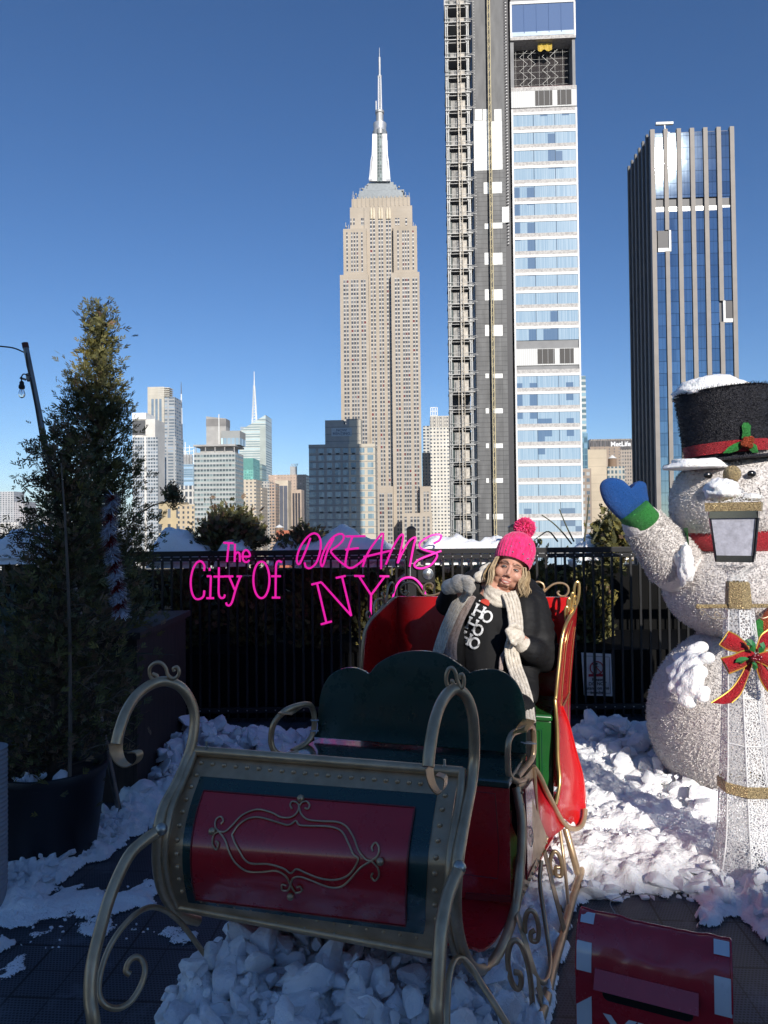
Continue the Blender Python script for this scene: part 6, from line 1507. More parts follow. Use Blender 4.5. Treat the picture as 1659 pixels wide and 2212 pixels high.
mb = MB(); mb.tube([onp(tb, kP, p, .008) for p in ((755, 680), (748, 705), (740, 730))], .0012, 5); mb.tube([onp(tb, kP, p, .008) for p in ((780, 690), (810, 712), (860, 712))], .0010, 5); wp_('necklace', mb, simple('thin_silver', (.7, .65, .55), .3, .8))
# puffer coat
mb = MB()
mb.cap(shA, elA, .078, .066); mb.cap(elA, wrA, .064, .046); mb.cap(neckb + V((-.02, .06, -.04)), shA, .09, .078)
mb.cap(shB, elB, .088, .074); mb.cap(elB, wrB, .07, .05); mb.cap(neckb + V((.04, .06, -.05)), shB, .09, .088)
for t_ in (.15, .38, .6, .82): mb.ell(shB.lerp(elB, t_), (.094, .085, .05), 16, 8); mb.ell(elB.lerp(wrB, t_), (.06, .066, .066), 16, 8)
for t_ in (.25, .6): mb.ell(shA.lerp(elA, t_), (.06, .08, .08), 14, 8)
mb.cap(chest + V((.01, .1, .08)), hip + V((.02, .08, 0)), .15, .16)
sd_ = [P1(kP, 1030, 800, 3.56), P1(kP, 1040, 960, 3.53), P1(kP, 1030, 1150, 3.52), P1(kP, 1030, 1330, 3.50), P1(kP, 1060, 1470, 3.42), P1(kP, 1070, 1530, 3.36)]
for i in range(5): mb.cap(sd_[i], sd_[i + 1], (.075, .078, .075, .07, .055)[i], (.078, .075, .07, .055, .045)[i])
sl_ = [P1(kP, 560, 740, 3.62), P1(kP, 490, 900, 3.62), P1(kP, 450, 1100, 3.60), P1(kP, 440, 1350, 3.58)]
for i in range(3): mb.cap(sl_[i], sl_[i + 1], .07, .07)
mb.cap(P1(kP, 600, 560, 3.70), P1(kP, 720, 500, 3.74), .05, .05); mb.cap(P1(kP, 720, 520, 3.74), P1(kP, 1060, 640, 3.72), .06, .06); mb.cap(P1(kP, 1060, 640, 3.70), P1(kP, 1130, 700, 3.66), .05, .05)
coat = wp_('coat', mb, nylon, .0075, 6)
mb = MB()
for a, b in (((995, 706), (1045, 738)), ((1028, 700), (1066, 718))): mb.beam(P1(kP, a[0], a[1], 3.545), P1(kP, b[0], b[1], 3.54), .008, .008)
wp_('collar_stripe', mb, simple('amber_stripe', (.7, .35, .03), .6), parent=coat)
mb = MB(); mb.cap(hipA, knA, .1, .075); mb.cap(hipB, knB, .095, .065); mb.cap(knA, ftA + V((0, 0, .1)), .07, .06); mb.cap(knB, ftB + V((0, 0, .1)), .07, .06); wp_('trousers', mb, nylon, .009, 6)
mb = MB()
for f_0 in (ftA, ftB): mb.cap(f_0 + V((0, 0, .1)), f_0, .05, .05); mb.cap(f_0, f_0 + V((0, -.15, -.02)), .052, .042)
wp_('boots', mb, nylon, .008, 4)
# scarf
def band(mb, pp, w_, th, ribs=5, kn=6):
    """folded knit band seen from the front: several soft parallel folds"""
    sp2 = spline(pp, kn); n = len(sp2)
    for q in range(ribs):
        o_ = (q - (ribs - 1) / 2) / ribs; L_ = []
        for i, p in enumerate(sp2):
            t_ = (sp2[min(i + 1, n - 1)] - sp2[max(i - 1, 0)]).normalized(); s_ = t_.cross(V((0, -1, 0))).normalized(); ww = w_[0] + (w_[1] - w_[0]) * i / (n - 1)
            L_.append(p + s_ * o_ * ww + V((0, -.004 * (1 - 4 * o_ * o_) + .003 * sin(i * .9 + q * 2), 0)))
        mb.tube(L_, [max(.004, w_[0] / ribs * .62), max(.004, w_[1] / ribs * .62)], 8)
mb = MB()
for off, r_ in ((0, .020), (.026, .020), (.048, .018)):
    ring = []
    for i in range(20):
        a = 2 * pi * i / 20; ring.append(h(.072 * cos(a) * (1 + off * 2), -.012 + .078 * sin(a) * (1 + off * 2.5), -.108 - off * .9 - .022 * sin(a) * -1 + .006 * sin(a * 3 + off * 90)))
    mb.tube(ring, r_, 10, closed=True, smooth=2)
mb.cap(P1(kF, 400, 600, 3.64), P1(kF, 150, 690, 3.60), .036, .03); mb.cap(P1(kF, 420, 480, 3.67), P1(kF, 260, 560, 3.66), .03, .03)
wp_('scarf', mb, wool, .0045, 2)
mb = MB()
band(mb, [P1(kP, 900, 670, 3.50), P1(kP, 935, 760, 3.47), P1(kP, 955, 880, 3.43), P1(kP, 960, 960, 3.39), P1(kP, 945, 1060, 3.385), P1(kP, 925, 1160, 3.39), P1(kP, 950, 1280, 3.37), P1(kP, 1000, 1420, 3.27), P1(kP, 1040, 1560, 3.18), P1(kP, 1062, 1730, 3.08)], (.07, .066), .01)
wp_('scarf_end', mb, wool)
mb = MB()
band(mb, [P1(kP, 560, 650, 3.47), P1(kP, 480, 760, 3.47), P1(kP, 410, 900, 3.47), P1(kP, 340, 1080, 3.46), P1(kP, 290, 1260, 3.45)], (.06, .05), .01)
wp_('scarf_end', mb, wool)
mb = MB(); band(mb, [P1(kP, 590, 690, 3.49), P1(kP, 530, 800, 3.50), P1(kP, 460, 950, 3.51), P1(kP, 420, 1100, 3.50), P1(kP, 420, 1230, 3.49)], (.05, .06), .01, 3)
band(mb, [P1(kP, 880, 1150, 3.43), P1(kP, 845, 1210, 3.43), P1(kP, 835, 1310, 3.42)], (.02, .02), .01, 2)
wp_('coat_lining', mb, fluff)
# mittens, fingers closed round the scarf
def mitten(c, ax_, side, palm, wrist, fingers, thumb, vox=.0035):
    m_ = MB(); m_.ell(c, palm, 18, 12, ax_); m_.cap(c.lerp(wrist, .45), wrist, .036, .040)
    for kk in range(3): w_ = c.lerp(wrist, .72 + kk * .17); m_.ell(w_, (.041, .041, .041), 14, 8)
    for a, b, c_, r in fingers: m_.cap(a, b, r, r * .95); m_.cap(b, c_, r * .95, r * .82)
    m_.cap(thumb[0], thumb[1], .014, .012); m_.cap(thumb[1], thumb[2], .012, .010)
    return wp_('mitten', m_, wool, vox, 2)
fA = [(P1(kP, 535 + i * 4, 560 + i * 26, 3.385), P1(kP, 590 - i * 4, 590 + i * 24, 3.365), P1(kP, 612 - i * 12, 632 + i * 18, 3.385), .0138 - .0006 * i) for i in range(4)]
mitten(P1(kP, 505, 595, 3.42), Matrix.Rotation(rad(25), 3, 'Y'), -1, (.052, .035, .045), P1(kP, 415, 625, 3.46), fA, (P1(kP, 520, 545, 3.41), P1(kP, 570, 545, 3.40), P1(kP, 608, 570, 3.40)))
fB = [(P1(kP, 925 + i * 22, 965 + i * 22, 3.345), P1(kP, 892 + i * 12, 985 + i * 30, 3.325), P1(kP, 905 + i * 16, 1035 + i * 20, 3.335), .0138 - .0006 * i) for i in range(4)]
mitten(P1(kP, 958, 1025, 3.365), Matrix.Rotation(rad(-30), 3, 'Y'), 1, (.042, .034, .05), P1(kP, 1050, 1135, 3.40), fB, (P1(kP, 990, 960, 3.35), P1(kP, 955, 935, 3.34), P1(kP, 915, 945, 3.335)))
# ================= snowman, lamp post, letter box, small things =================
k7 = lambda p: (1209.7 + .3125 * p[0], 777.7 + .3125 * p[1])
def sparkle(name, col, rough=.7, spark=.35, ss=900, bs=220, metal=0.0, bst=.9, bd=.01, var=.25):
    """tinsel or glitter cloth: rough pile with small mirror flecks"""
    t = Mt(name, col, rough, metal); v = t.voro(ss, out='Color'); n_ = t.noise(bs * .5, 3, .7); fl = (v > (1 - spark))
    t.set('Base Color', t.mix(t.ramp(n_, .3, .7), tuple(c * (1 - var) for c in col), tuple(min(1, c * (1 + var)) for c in col)))
    t.set('Metallic', fl * (.9 - metal) + metal); t.set('Roughness', fl * (.25 - rough) + rough); t.bump(t.voro(bs) * .6 + n_ * .6, bst, bd); return t.m
tinsel = sparkle('white_tinsel', (.66, .625, .60), .7, .05, 500, 90, bst=.35, var=.14)
def tufts(mb, surf, n, L, w_, rnd, lean=.6, zmin=None):
    """short tinsel strands standing on a surface: surf(rnd) -> point, normal"""
    for _ in range(n):
        p, nn_ = surf(rnd)
        d = (nn_ + V((rnd.gauss(0, lean), rnd.gauss(0, lean), rnd.gauss(0, lean)))).normalized(); s_ = d.orthogonal().normalized(); s_ = (Matrix.Rotation(rnd.uniform(0, 6.28), 3, d) @ s_) * w_
        l_ = L * rnd.uniform(.5, 1.3); mb.add([p - s_, p + s_, p + d * l_ + s_ * .6, p + d * l_ - s_ * .6], [(0, 1, 2, 3)])
def ellsurf(c, r):
    c = V(c)
    def f(rnd):
        d = V((rnd.gauss(0, 1), rnd.gauss(0, 1), rnd.gauss(0, 1))).normalized()
        if d.y > .35: d.y = -d.y
        return c + V((d.x * r[0], d.y * r[1], d.z * r[2])), V((d.x / r[0], d.y / r[1], d.z / r[2])).normalized()
    return f
SY = 4.35
mpp = SY / FO
head = at(1598, 1085, SY); mid = at(1632, 1272, SY); low = at(1655, 1556, SY)
sm = thing('snowman', 'tall sparkly white tinsel snowman with blue mitten raised and snow on its hat', 'snowman', (low.x, SY, 0))
rh, rm, rl = (.405, .40, .335), (.535, .50, .335), (.69, .62, .61)
mb = MB(); mb.ell(low, rl, 48, 32); rnd = random.Random(2)
mb.ell(mid, rm, 48, 32); mb.ell(head, rh, 40, 28)
tufts(mb, ellsurf(low, rl), 42000, .011, .0022, rnd, 1.2); tufts(mb, ellsurf(mid, rm), 26000, .011, .0022, rnd, 1.2); tufts(mb, ellsurf(head, rh), 17000, .011, .0022, rnd, 1.2)
mb.build('body', tinsel, sm, smooth=180)
# arm
a0, a1 = P1(k7, 800, 1420, SY - .05), P1(k7, 570, 1130, SY - .1)
mb = MB(); mb.cap(a0, a1, .165, .118, 24)
t_ = (a1 - a0).normalized(); e1 = t_.orthogonal().normalized(); e2 = t_.cross(e1)
def capsurf(rnd):
    f = rnd.random(); a = rnd.uniform(0, 6.28); nn_ = e1 * cos(a) + e2 * sin(a); return a0.lerp(a1, f) + nn_ * (.165 + (.118 - .165) * f), nn_
tufts(mb, capsurf, 9000, .015, .0019, rnd, .9); mb.build('arm', tinsel, sm, smooth=180)
bluet = sparkle('blue_glitter', (.012, .085, .32), .5, .12, 420, 260); greent = sparkle('green_glitter', (.03, .22, .04), .5, .2, 420, 260); redt = sparkle('red_glitter', (.42, .02, .03), .5, .2, 420, 260); blackt = sparkle('black_tinsel', (.008, .008, .014), .55, .06, 260, 160); goldt = sparkle('gold_glitter', (.5, .38, .2), .45, .35, 420, 260, .3)
# mitten: padded outline
def pad(k_, outl, y, th, n=6, pinch=.82):
    P_ = spline([P1(k_, a, b, y) for a, b in outl], n, True); c = sum(P_, V((0, 0, 0))) / len(P_); mb = MB(); m = len(P_)
    rows = []
    for off, sc in ((-1, .55), (-.8, .82), (-.4, .97), (0, 1), (.4, .97), (.8, .82), (1, .55)): rows.append([c + (p - c) * sc + V((0, off * th, 0)) for p in P_])
    for r_ in rows: mb.v.extend(r_)
    for i in range(len(rows) - 1):
        for k in range(m): a = i * m + k; b = i * m + (k + 1) % m; mb.face((a, b, b + m, a + m))
    for i, sgn in ((0, -1), (len(rows) - 1, 1)):
        n0 = len(mb.v); mb.v.append(c + V((0, sgn * th * 1.02, 0)))
        for k in range(m): mb.face((n0, i * m + (k + 1) % m, i * m + k))
    return mb
MY = SY - .12
pad(k7, [(430, 1105), (350, 1040), (302, 975), (276, 890), (292, 838), (350, 814), (415, 826), (455, 855), (486, 884), (512, 850), (552, 836), (590, 856), (601, 920), (604, 992), (520, 1050)], MY, .05).build('mitten', bluet, sm, smooth=60)
cu0, cu1 = P1(k7, 452, 1138, MY), P1(k7, 632, 1028, MY); cc_ = (cu0 + cu1) / 2; ax_ = (a1 - a0).normalized(); M3 = ax_.to_track_quat('Z', 'Y').to_matrix()
mb = MB(); mb.lathe(cc_ - ax_ * .05, [(.118, 0), (.124, .01), (.116, .10), (.105, .11)], 28, M3, 1, .8); mb.build('cuff', greent, sm, smooth=50)
# scarf round the neck
nk = at(1610, 1162, SY)
mb = MB(); mb.lathe(nk - V((0, 0, .072)), [(.345, 0), (.365, .015), (.37, .07), (.365, .125), (.345, .14)], 48, None, 1, .95); mb.build('scarf', redt, sm, smooth=50)
mb = MB(); q = [P1(k7, 862, 1160, SY - .12), P1(k7, 884, 1158, SY - .2), P1(k7, 892, 1280, SY - .2), P1(k7, 872, 1262, SY - .12)]; mb.prism(q, (0, .02, 0)); mb.build('scarf_stripe', greent, sm)
# hat: tapering crown, brim, band, holly
hb0 = at(1573, 985, SY); ht = at(1553, 846, SY); hax = V((0, 0, 1)); tilt = Matrix.Rotation(rad(-4.0), 3, 'Y')
hatc = at(1572, 992, SY)
crown = [(.235, 0), (.24, .05), (.252, .2), (.262, .33), (.268, .405), (.262, .415), (.02, .415)]
hatn = MB(); hatn.lathe(hatc, crown, 48, tilt)
def crs(rnd):
    z_ = rnd.uniform(.0, .41); a = rnd.uniform(0, 6.28); r = .237 + .03 * z_ / .4; nn_ = tilt @ V((cos(a), sin(a), 0)); return hatc + tilt @ V((r * cos(a), r * sin(a), z_)), nn_
tufts(hatn, crs, 9000, .014, .0012, rnd)
def cre(rnd):
    a = rnd.uniform(0, 6.28); nn_ = tilt @ V((cos(a), sin(a), 1)).normalized(); return hatc + tilt @ V((.265 * cos(a), .265 * sin(a), .405)), nn_
tufts(hatn, cre, 1500, .022, .0014, rnd)
hto = hatn.build('hat', blackt, sm, smooth=60)
mb = MB(); mb.lathe(hatc - V((0, 0, .02)), [(.37, 0), (.375, .008), (.37, .018), (.1, .022)], 48, tilt); mb.build('brim', blackt, hto, smooth=40)
mb = MB(); mb.lathe(hatc + tilt @ V((0, 0, .025)), [(.243, 0), (.247, .003), (.25, .066), (.246, .07)], 48, tilt); mb.build('hat_band', redt, hto, smooth=40)
def leafpoly(k_, pp, y, mat, par, name='holly_leaf'):
    P_ = [P1(k_, a, b, y) for a, b in pp]; c = sum(P_, V((0, 0, 0))) / len(P_); mb = MB(); n = len(P_); mb.v.extend(P_ + [c + V((0, -.012, 0)), c + V((0, .004, 0))])
    for i in range(n): mb.face((i, (i + 1) % n, n)); mb.face(((i + 1) % n, i, n + 1))
    return mb.build(name, mat, par, smooth=0)
HY = SY - .262
leafpoly(k7, [(1255, 540), (1262, 500), (1256, 455), (1270, 432), (1300, 432), (1320, 455), (1316, 500), (1322, 540), (1300, 560)], HY, greent, hto)
leafpoly(k7, [(1255, 560), (1200, 580), (1160, 605), (1125, 645), (1180, 642), (1225, 628), (1260, 605)], HY - .01, greent, hto)
leafpoly(k7, [(1330, 570), (1360, 590), (1372, 640), (1330, 640), (1300, 612), (1305, 590)], HY, greent, hto)
for a, b in ((1285, 555), (1318, 550), (1270, 580), (1308, 590)): mb = MB(); mb.ell(P1(k7, a, b, HY - .03), .022, 14, 10); mb.build('berry', sparkle('copper_glitter', (.35, .06, .02), .45, .3, 420, 260, .2) if 'copper_glitter' not in bpy.data.materials else bpy.data.materials['copper_glitter'], hto, smooth=60)
coal = simple('black_button', (.01, .01, .01), .2, coat=.5)
for a, b in ((1025, 797), (1325, 787)): mb = MB(); mb.ell(P1(k7, a, b, SY - .37), (.025, .015, .02), 14, 10); mb.build('eye', coal, sm)
mb = MB(); mb.ell(P1(k7, 1188, 790, SY - .42), (.043, .06, .05), 20, 14); mb.build('nose', goldt, sm)
mb = MB(); mb.cap(at(1660, 1352, SY - .5), at(1685, 1330, SY - .5), .06, .07); mb.build('apple_ornament', sparkle('orange_glitter', (.5, .09, .03), .5, .3, 420, 260), sm)
leafpoly(lambda p: p, [(1622, 1350), (1640, 1336), (1655, 1345), (1652, 1365), (1630, 1382), (1621, 1370)], SY - .53, greent, sm, 'leaf_ornament')
# snow on the hat, brim, shoulder, belly
def lump(name, label, c, r, seed, seg=36, rings=22, amp=.18, cut=None):
    mb = MB(); mb.ell((0, 0, 0), 1, seg, rings)
    for i, p in enumerate(mb.v):
        q = p * (1 + amp * noise.fractal(p * 1.6 + V((seed, 0, 0)), .8, 2.1, 4)); z_ = q.z if cut is None else max(q.z, cut); mb.v[i] = V(c) + V((q.x * r[0], q.y * r[1], z_ * r[2]))
    return tag(mb.build(name, snowm, smooth=180), label, kind='stuff')
lump('snow', 'domed snow cap on top of the snowman hat', at(1541, 853, SY), (.235, .22, .11), 1, cut=-.12)
lump('snow', 'snow strip lying on the left of the hat brim', at(1504, 1009, SY - .2), (.17, .16, .052), 2, cut=-.2, amp=.25)
lump('snow', 'snow lump on the snowman shoulder by the arm', at(1479, 1220, SY - .25), (.05, .06, .11), 3, amp=.35)
_mb = MB(); _r = random.Random(12)
for _k in range(80):
    _px, _py = _r.gauss(1480, 20), _r.gauss(1440, 34); _px += (_py - 1440) * .25
    _x = (at(_px, _py, SY).x - low.x) / rl[0]; _z = (at(_px, _py, SY).z - low.z) / rl[2]; _q = 1 - _x * _x - _z * _z
    if _q <= .02: continue
    _y = low.y - rl[1] * sqrt(_q); _c = at(_px, _py, _y + .018); _s = _r.uniform(.025, .055); _mb.ell(_c, (_s, _s * .45 + .012, _s * .8), 10, 8)
_o = _mb.build('snow', snowm, smooth=180); tag(_o, 'crusty snow patch stuck to the left side of the snowman belly', kind='stuff')
_m = _o.modifiers.new('remesh', 'REMESH'); _m.mode = 'VOXEL'; _m.voxel_size = .009; _m.use_smooth_shade = True; _m = _o.modifiers.new('smooth', 'SMOOTH'); _m.iterations = 8

# ---------------- lamp post ----------------
LY = 3.25
k8 = lambda p: (1209.7 + .3751 * p[0], 1382.5 + .3751 * p[1])
lampb = V((at(1613, 1900, LY).x, LY, 0)); lp_ = thing('lamp_post', 'white mesh christmas lamp post with glitter gold collar and red bow', 'lamp post', tuple(lampb))
web = Mt('white_web', (.75, .75, .75), .6); e_ = web.voro(75, 'DISTANCE_TO_EDGE'); al = (e_ < .07) * 1.0; ntw = web.nt
tr = ntw.nodes.new('ShaderNodeBsdfTransparent'); mx = ntw.nodes.new('ShaderNodeMixShader'); ntw.links.new(al.k, mx.inputs[0]); ntw.links.new(tr.outputs[0], mx.inputs[1]); ntw.links.new(web.b.outputs[0], mx.inputs[2]); ntw.links.new(mx.outputs[0], ntw.nodes['Material Output'].inputs[0]); web = web.m
def lz(py, y=LY): return at(1613, py, y).z
def lw(px_): return px_ * LY / FO
lc = V((at(1604, 1400, LY).x, LY, 0))
rot8 = Matrix.Rotation(rad(22), 3, 'Z')
mb = MB(); prof = [(lw(88), lz(1905)), (lw(75), lz(1860)), (lw(62), lz(1800)), (lw(56), lz(1730)), (lw(53), lz(1695)), (lw(46), lz(1600)), (lw(40), lz(1500)), (lw(33), lz(1380)), (lw(28), lz(1315))]
LC = lambda z_: V((at(1598 + (1.2 - z_) * 12, 1400, LY).x, LY, 0))
def lath(prof, seg, dx=0, M=None):
    m_ = MB(); n = len(prof)
    for r, z_ in prof:
        c = LC(z_)
        for k in range(seg): a = 2 * pi * k / seg + .35; m_.v.append(V((c.x + r * cos(a), LY + r * sin(a), z_)))
    for i in range(n - 1):
        for k in range(seg): a = i * seg + k; b = i * seg + (k + 1) % seg; m_.face((a, b, b + seg, a + seg))
    return m_
def dense(prof, k=5): 
    o = spline([V((r, z_, 0)) for r, z_ in prof], k); return [(p.x, p.y) for p in o]
lath(dense(prof), 8).build('mesh_column', web, lp_, smooth=0)
lath(dense([(r * .93, z_) for r, z_ in prof]), 8).build('inner_mesh', web, lp_, smooth=0)
edge = MB(); whitew = simple('white_wire', (.75, .75, .75), .5)
for k in range(8):
    a = 2 * pi * k / 8 + .35; edge.tube([V((LC(z_).x + r * cos(a), LY + r * sin(a), z_)) for r, z_ in dense(prof, 3)], .0028, 5)
for z_, r in ((lz(1600), lw(46)), (lz(1500), lw(40)), (lz(1800), lw(62)), (lz(1900), lw(87))): edge.tube([V((LC(z_).x + r * cos(2 * pi * k / 8 + .35), LY + r * sin(2 * pi * k / 8 + .35), z_)) for k in range(8)], .0025, 5, closed=True)
edge.build('wire_frame', whitew, lp_)
m_ = lath([(lw(56), lz(1706)), (lw(58), lz(1704)), (lw(58), lz(1684)), (lw(55), lz(1682))], 8); m_.build('gold_ring', goldt, lp_, smooth=0)
m_ = lath([(lw(24), lz(1313)), (lw(27), lz(1305)), (lw(26), lz(1285)), (lw(24), lz(1258)), (lw(20), lz(1255))], 6); m_.build('gold_collar', goldt, lp_, smooth=0)
m_ = lath(dense([(lw(20), lz(1256)), (lw(21), lz(1240)), (lw(34), lz(1226)), (lw(42), lz(1222))], 3), 6); m_.build('mesh_neck', web, lp_, smooth=0)
bz = lz(1310)
mb = MB(); bl, br_ = at(1508, 1310, LY), at(1700, 1308, LY); mb.tube([bl, br_], lw(4.5), 10); mb.ell(bl, lw(6), 14, 10); mb.ell(br_, lw(6), 14, 10); mb.build('crossbar', goldt, lp_, smooth=50)
mb = MB()
for pp in ([(960, 1710), (990, 1740), (985, 1765), (965, 1745), (990, 1730), (1030, 1770), (1070, 1790), (1110, 1770), (1080, 1740), (1070, 1765), (1110, 1785), (1150, 1780), (1165, 1750), (1155, 1720)], [(1310, 1720), (1330, 1770), (1370, 1785), (1400, 1765), (1380, 1740), (1365, 1760), (1400, 1785), (1450, 1770)]): mb.tube([P1(k7, a, b, LY - .01) for a, b in pp], .0016, 5, smooth=4)
mb.build('wire_scroll', simple('champagne_wire', (.5, .42, .3), .4, .7), lp_)
# lantern: tapering square glass box
mirror = Mt('mirror_trim', (.3, .27, .24), .15, 1.0); mirror = mirror.m
frost = sparkle('frosted_pane', (.48, .48, .55), .35, .03, 400, 60, 0, .2, .004)
lx = at(1587, 1150, LY).x
def sq(cx_, r, z_, a0=.30): return [V((cx_ + r * cos(a0 + pi / 4 + k * pi / 2) * 1.0, LY + r * sin(a0 + pi / 4 + k * pi / 2), z_)) for k in range(4)]
ltop, lbot = lz(1106), lz(1211)
rt, rb_ = lw(64), lw(49)
Tq, Bq = sq(lx, rt, ltop, -.52), sq(lx, rb_, lbot, -.52)
for k in range(4):
    a, b, c, d = Tq[k], Tq[(k + 1) % 4], Bq[(k + 1) % 4], Bq[k]; cen = (a + b + c + d) / 4; nn_ = (V((cen.x - lx, cen.y - LY, 0))).normalized()
    mb = MB(); ins = [cen + (p - cen) * .97 - nn_ * .004 for p in (a, b, c, d)]; mb.prism(ins, nn_ * .003); mb.build('pane', frost, lp_, smooth=0)
mb = MB()
for k in range(4): mb.beam(Tq[k], Bq[k], .008); mb.beam(Bq[k] + UP * .012, Bq[(k + 1) % 4] + UP * .012, .008, .03); mb.beam(Tq[k] - UP * .012, Tq[(k + 1) % 4] - UP * .012, .008, .032)
mb.build('lantern_frame', mirror, lp_, smooth=0)
mb = MB(); A4, B4 = sq(lx, lw(74), lz(1104), -.52), sq(lx, lw(76), lz(1086), -.52); mb.hexa([*[A4[i] for i in (0, 3, 2, 1)][::-1], *[B4[i] for i in (0, 1, 2, 3)]]) 
mb.build('lantern_cornice', goldt, lp_, smooth=0)
mb = MB(); B5, C5 = sq(lx, lw(68), lz(1087), -.52), sq(lx, lw(12), lz(1048), -.52); mb.hexa(B5 + C5); mb.build('lantern_roof', web, lp_, smooth=0)
mb = MB(); mb.tube([P1(k7, 1385, 945, LY), P1(k7, 1380, 890, LY), P1(k7, 1370, 888, LY)], .002, 5); mb.build('hook', coal, lp_)
lump('snow', 'rounded snow lump on the lantern roof', at(1559, 1060, LY - .02), (.078, .08, .052), 6, amp=.3); lump('snow', 'thin snow patch on the right of the lantern roof', at(1622, 1074, LY), (.045, .05, .016), 7, amp=.3)
# red bow with gold edging and holly
kE = lambda p: (1209.7 + .2708 * p[0], 1244.3 + .2708 * p[1])
ribbon = sparkle('red_ribbon', (.42, .012, .02), .45, .1, 420, 240); gw_ = simple('gold_wire', (.65, .42, .08), .4, .6)
BY = LY - .16; bow = thing('ribbon_bow', 'red ribbon bow with gold edges and holly tied to the lamp post', 'bow', tuple(P1(kE, 1545, 640, BY)))
def rib(pp, y, th=.004, name='ribbon_loop', curl=.02):
    P_ = [P1(kE, a, b, yy) for a, b, yy in [(p[0], p[1], y + (p[2] if len(p) > 2 else 0)) for p in pp]]
    n = len(P_); h_ = n // 2; A_, B2 = P_[:h_], P_[h_:][::-1]; A_ = spline(A_, 6); B2 = spline(B2, 6)
    mb = MB(); mb.grid([[a.lerp(b, t_) + V((0, -curl * sin(pi * t_), 0)) for t_ in (0, .25, .5, .75, 1)] for a, b in zip(A_, B2)], (0, th, 0)); o = mb.build(name, ribbon, bow, smooth=60)
    mb = MB(); mb.tube(A_, .0032, 6); mb.tube(B2, .0032, 6); mb.tube([A_[0], B2[0]], .0032, 6); mb.build('gold_edge', gw_, o)
rib([(1345, 440), (1420, 480), (1500, 560), (1520, 640), (1270, 550), (1340, 590), (1430, 612), (1505, 655)][:4] + [(1520, 650), (1430, 612), (1340, 590), (1270, 548)], BY)
rib([(1285, 655), (1370, 635), (1450, 600), (1530, 590), (1545, 650), (1480, 720), (1420, 750), (1350, 778)], BY - .02)
rib([(1505, 650), (1450, 780), (1360, 905), (1205, 1012), (1370, 1012), (1440, 940), (1490, 820), (1545, 660)], BY - .005, name='ribbon_tail')
rib([(1560, 650), (1580, 780), (1640, 900), (1720, 960), (1780, 880), (1700, 800), (1620, 700), (1590, 640)], BY - .005, name='ribbon_tail')
rib([(1560, 590), (1600, 480), (1660, 430), (1730, 400), (1760, 520), (1700, 560), (1640, 590), (1585, 640)], BY)
rib([(1580, 620), (1660, 600), (1740, 610), (1800, 640), (1780, 760), (1720, 770), (1650, 720), (1570, 680)], BY - .02)
hg = gloss('holly_green', (.02, .13, .03), (.03, .2, .05), .3)
for pp in ([(1550, 610), (1510, 590), (1520, 560), (1485, 550), (1500, 520), (1480, 505), (1530, 505), (1560, 540), (1560, 580)], [(1585, 615), (1580, 580), (1600, 560), (1590, 540), (1625, 525), (1640, 560), (1630, 600), (1605, 612)], [(1510, 660), (1480, 680), (1450, 700), (1430, 690), (1398, 690), (1410, 660), (1440, 645), (1480, 645)], [(1545, 680), (1570, 700), (1580, 730), (1550, 755), (1535, 720), (1530, 690)]):
    leafpoly(kE, pp, BY - .05, hg, bow)
mb = MB()
for a, b in ((1550, 640), (1575, 635), (1600, 650), (1560, 665), (1585, 668), (1540, 660)): mb.ell(P1(kE, a, b, BY - .065), .009, 12, 8)
mb.build('berries', gloss('berry_red', (.12, .004, .01), (.18, .006, .015), .2), bow)

# ---------------- red letter box ----------------
kM = lambda p: (1158 + .2917 * p[0], 1935.6 + .2917 * p[1])
mh = rad(25); mc = V((cos(mh), -sin(mh), 0)); ma = V((sin(mh), cos(mh), 0))
M0 = at(*kM((335, 92)), 1.98); M1_ = at(*kM((1440, 325)), 1.0); 
r1 = ray(*kM((1440, 325))); # width along mc so that the right corner lies on its picture ray
tw = None
A_ = M0 - CAM; det = mc.x * -r1.y + r1.x * mc.y
s_ = (-(A_.x) * -r1.y + -(r1.x) * A_.y * 1) / det if abs(det) > 1e-9 else .4
# solve A + mc*w = r1*t in the ground plane
w_m = (r1.x * A_.y - A_.x * r1.y) / (mc.x * r1.y - mc.y * r1.x); t_m = (A_ + mc * w_m).y / r1.y
ztl = M0.z; ztr = EYE + r1.z * t_m
mailo = V((M0.x, M0.y, 0)); mail = thing('letter_box', 'glossy red letter box with white striped edges and a posting slot', 'letter box', tuple(mailo))
skew = (ztr - ztl) / w_m
def mp(u, v, z_):
    """u across the front (m), v back, z up from the ground"""
    return V((M0.x, M0.y, 0)) + mc * u + ma * v + V((0, 0, z_ + skew * u))
W_m = w_m; Hm = ztl; dep = .30
mred = gloss('letterbox_red', (.36, .008, .018), (.42, .01, .022), .16, 1.0)
prof = [(0, Hm * 0.0), (0, Hm - .20), (-.006, Hm - .15), (0, Hm - .09), (.02, Hm - .045), (.05, Hm - .012), (.085, Hm), (dep - .03, Hm), (dep, Hm - .03), (dep, 0)]
prof = [(-.09, 0), (-.09, Hm - .13), (-.087, Hm - .1), (-.078, Hm - .06), (-.06, Hm - .03), (-.032, Hm - .009), (0, Hm), (.012, Hm - .012), (.03, Hm - .06), (.17, 0)]
pr2 = [prof[0]] + [(p.x, p.y) for p in spline([V((a, b, 0)) for a, b in prof[1:8]], 5)] + prof[8:]
dent = lambda u, v, z_: -.014 * math.exp(-((u - W_m * .55) / (W_m * .22)) ** 2 - ((z_ - Hm + .03) / .03) ** 2) + .004 * noise.noise(V((u * 30, z_ * 30, v * 30)))
NU = 40; mb = MB(); rows = []
for v_, z_ in pr2: rows.append([mp(W_m * i / NU, v_, z_ + (dent(W_m * i / NU, v_, z_) if z_ > .1 else 0)) for i in range(NU + 1)])
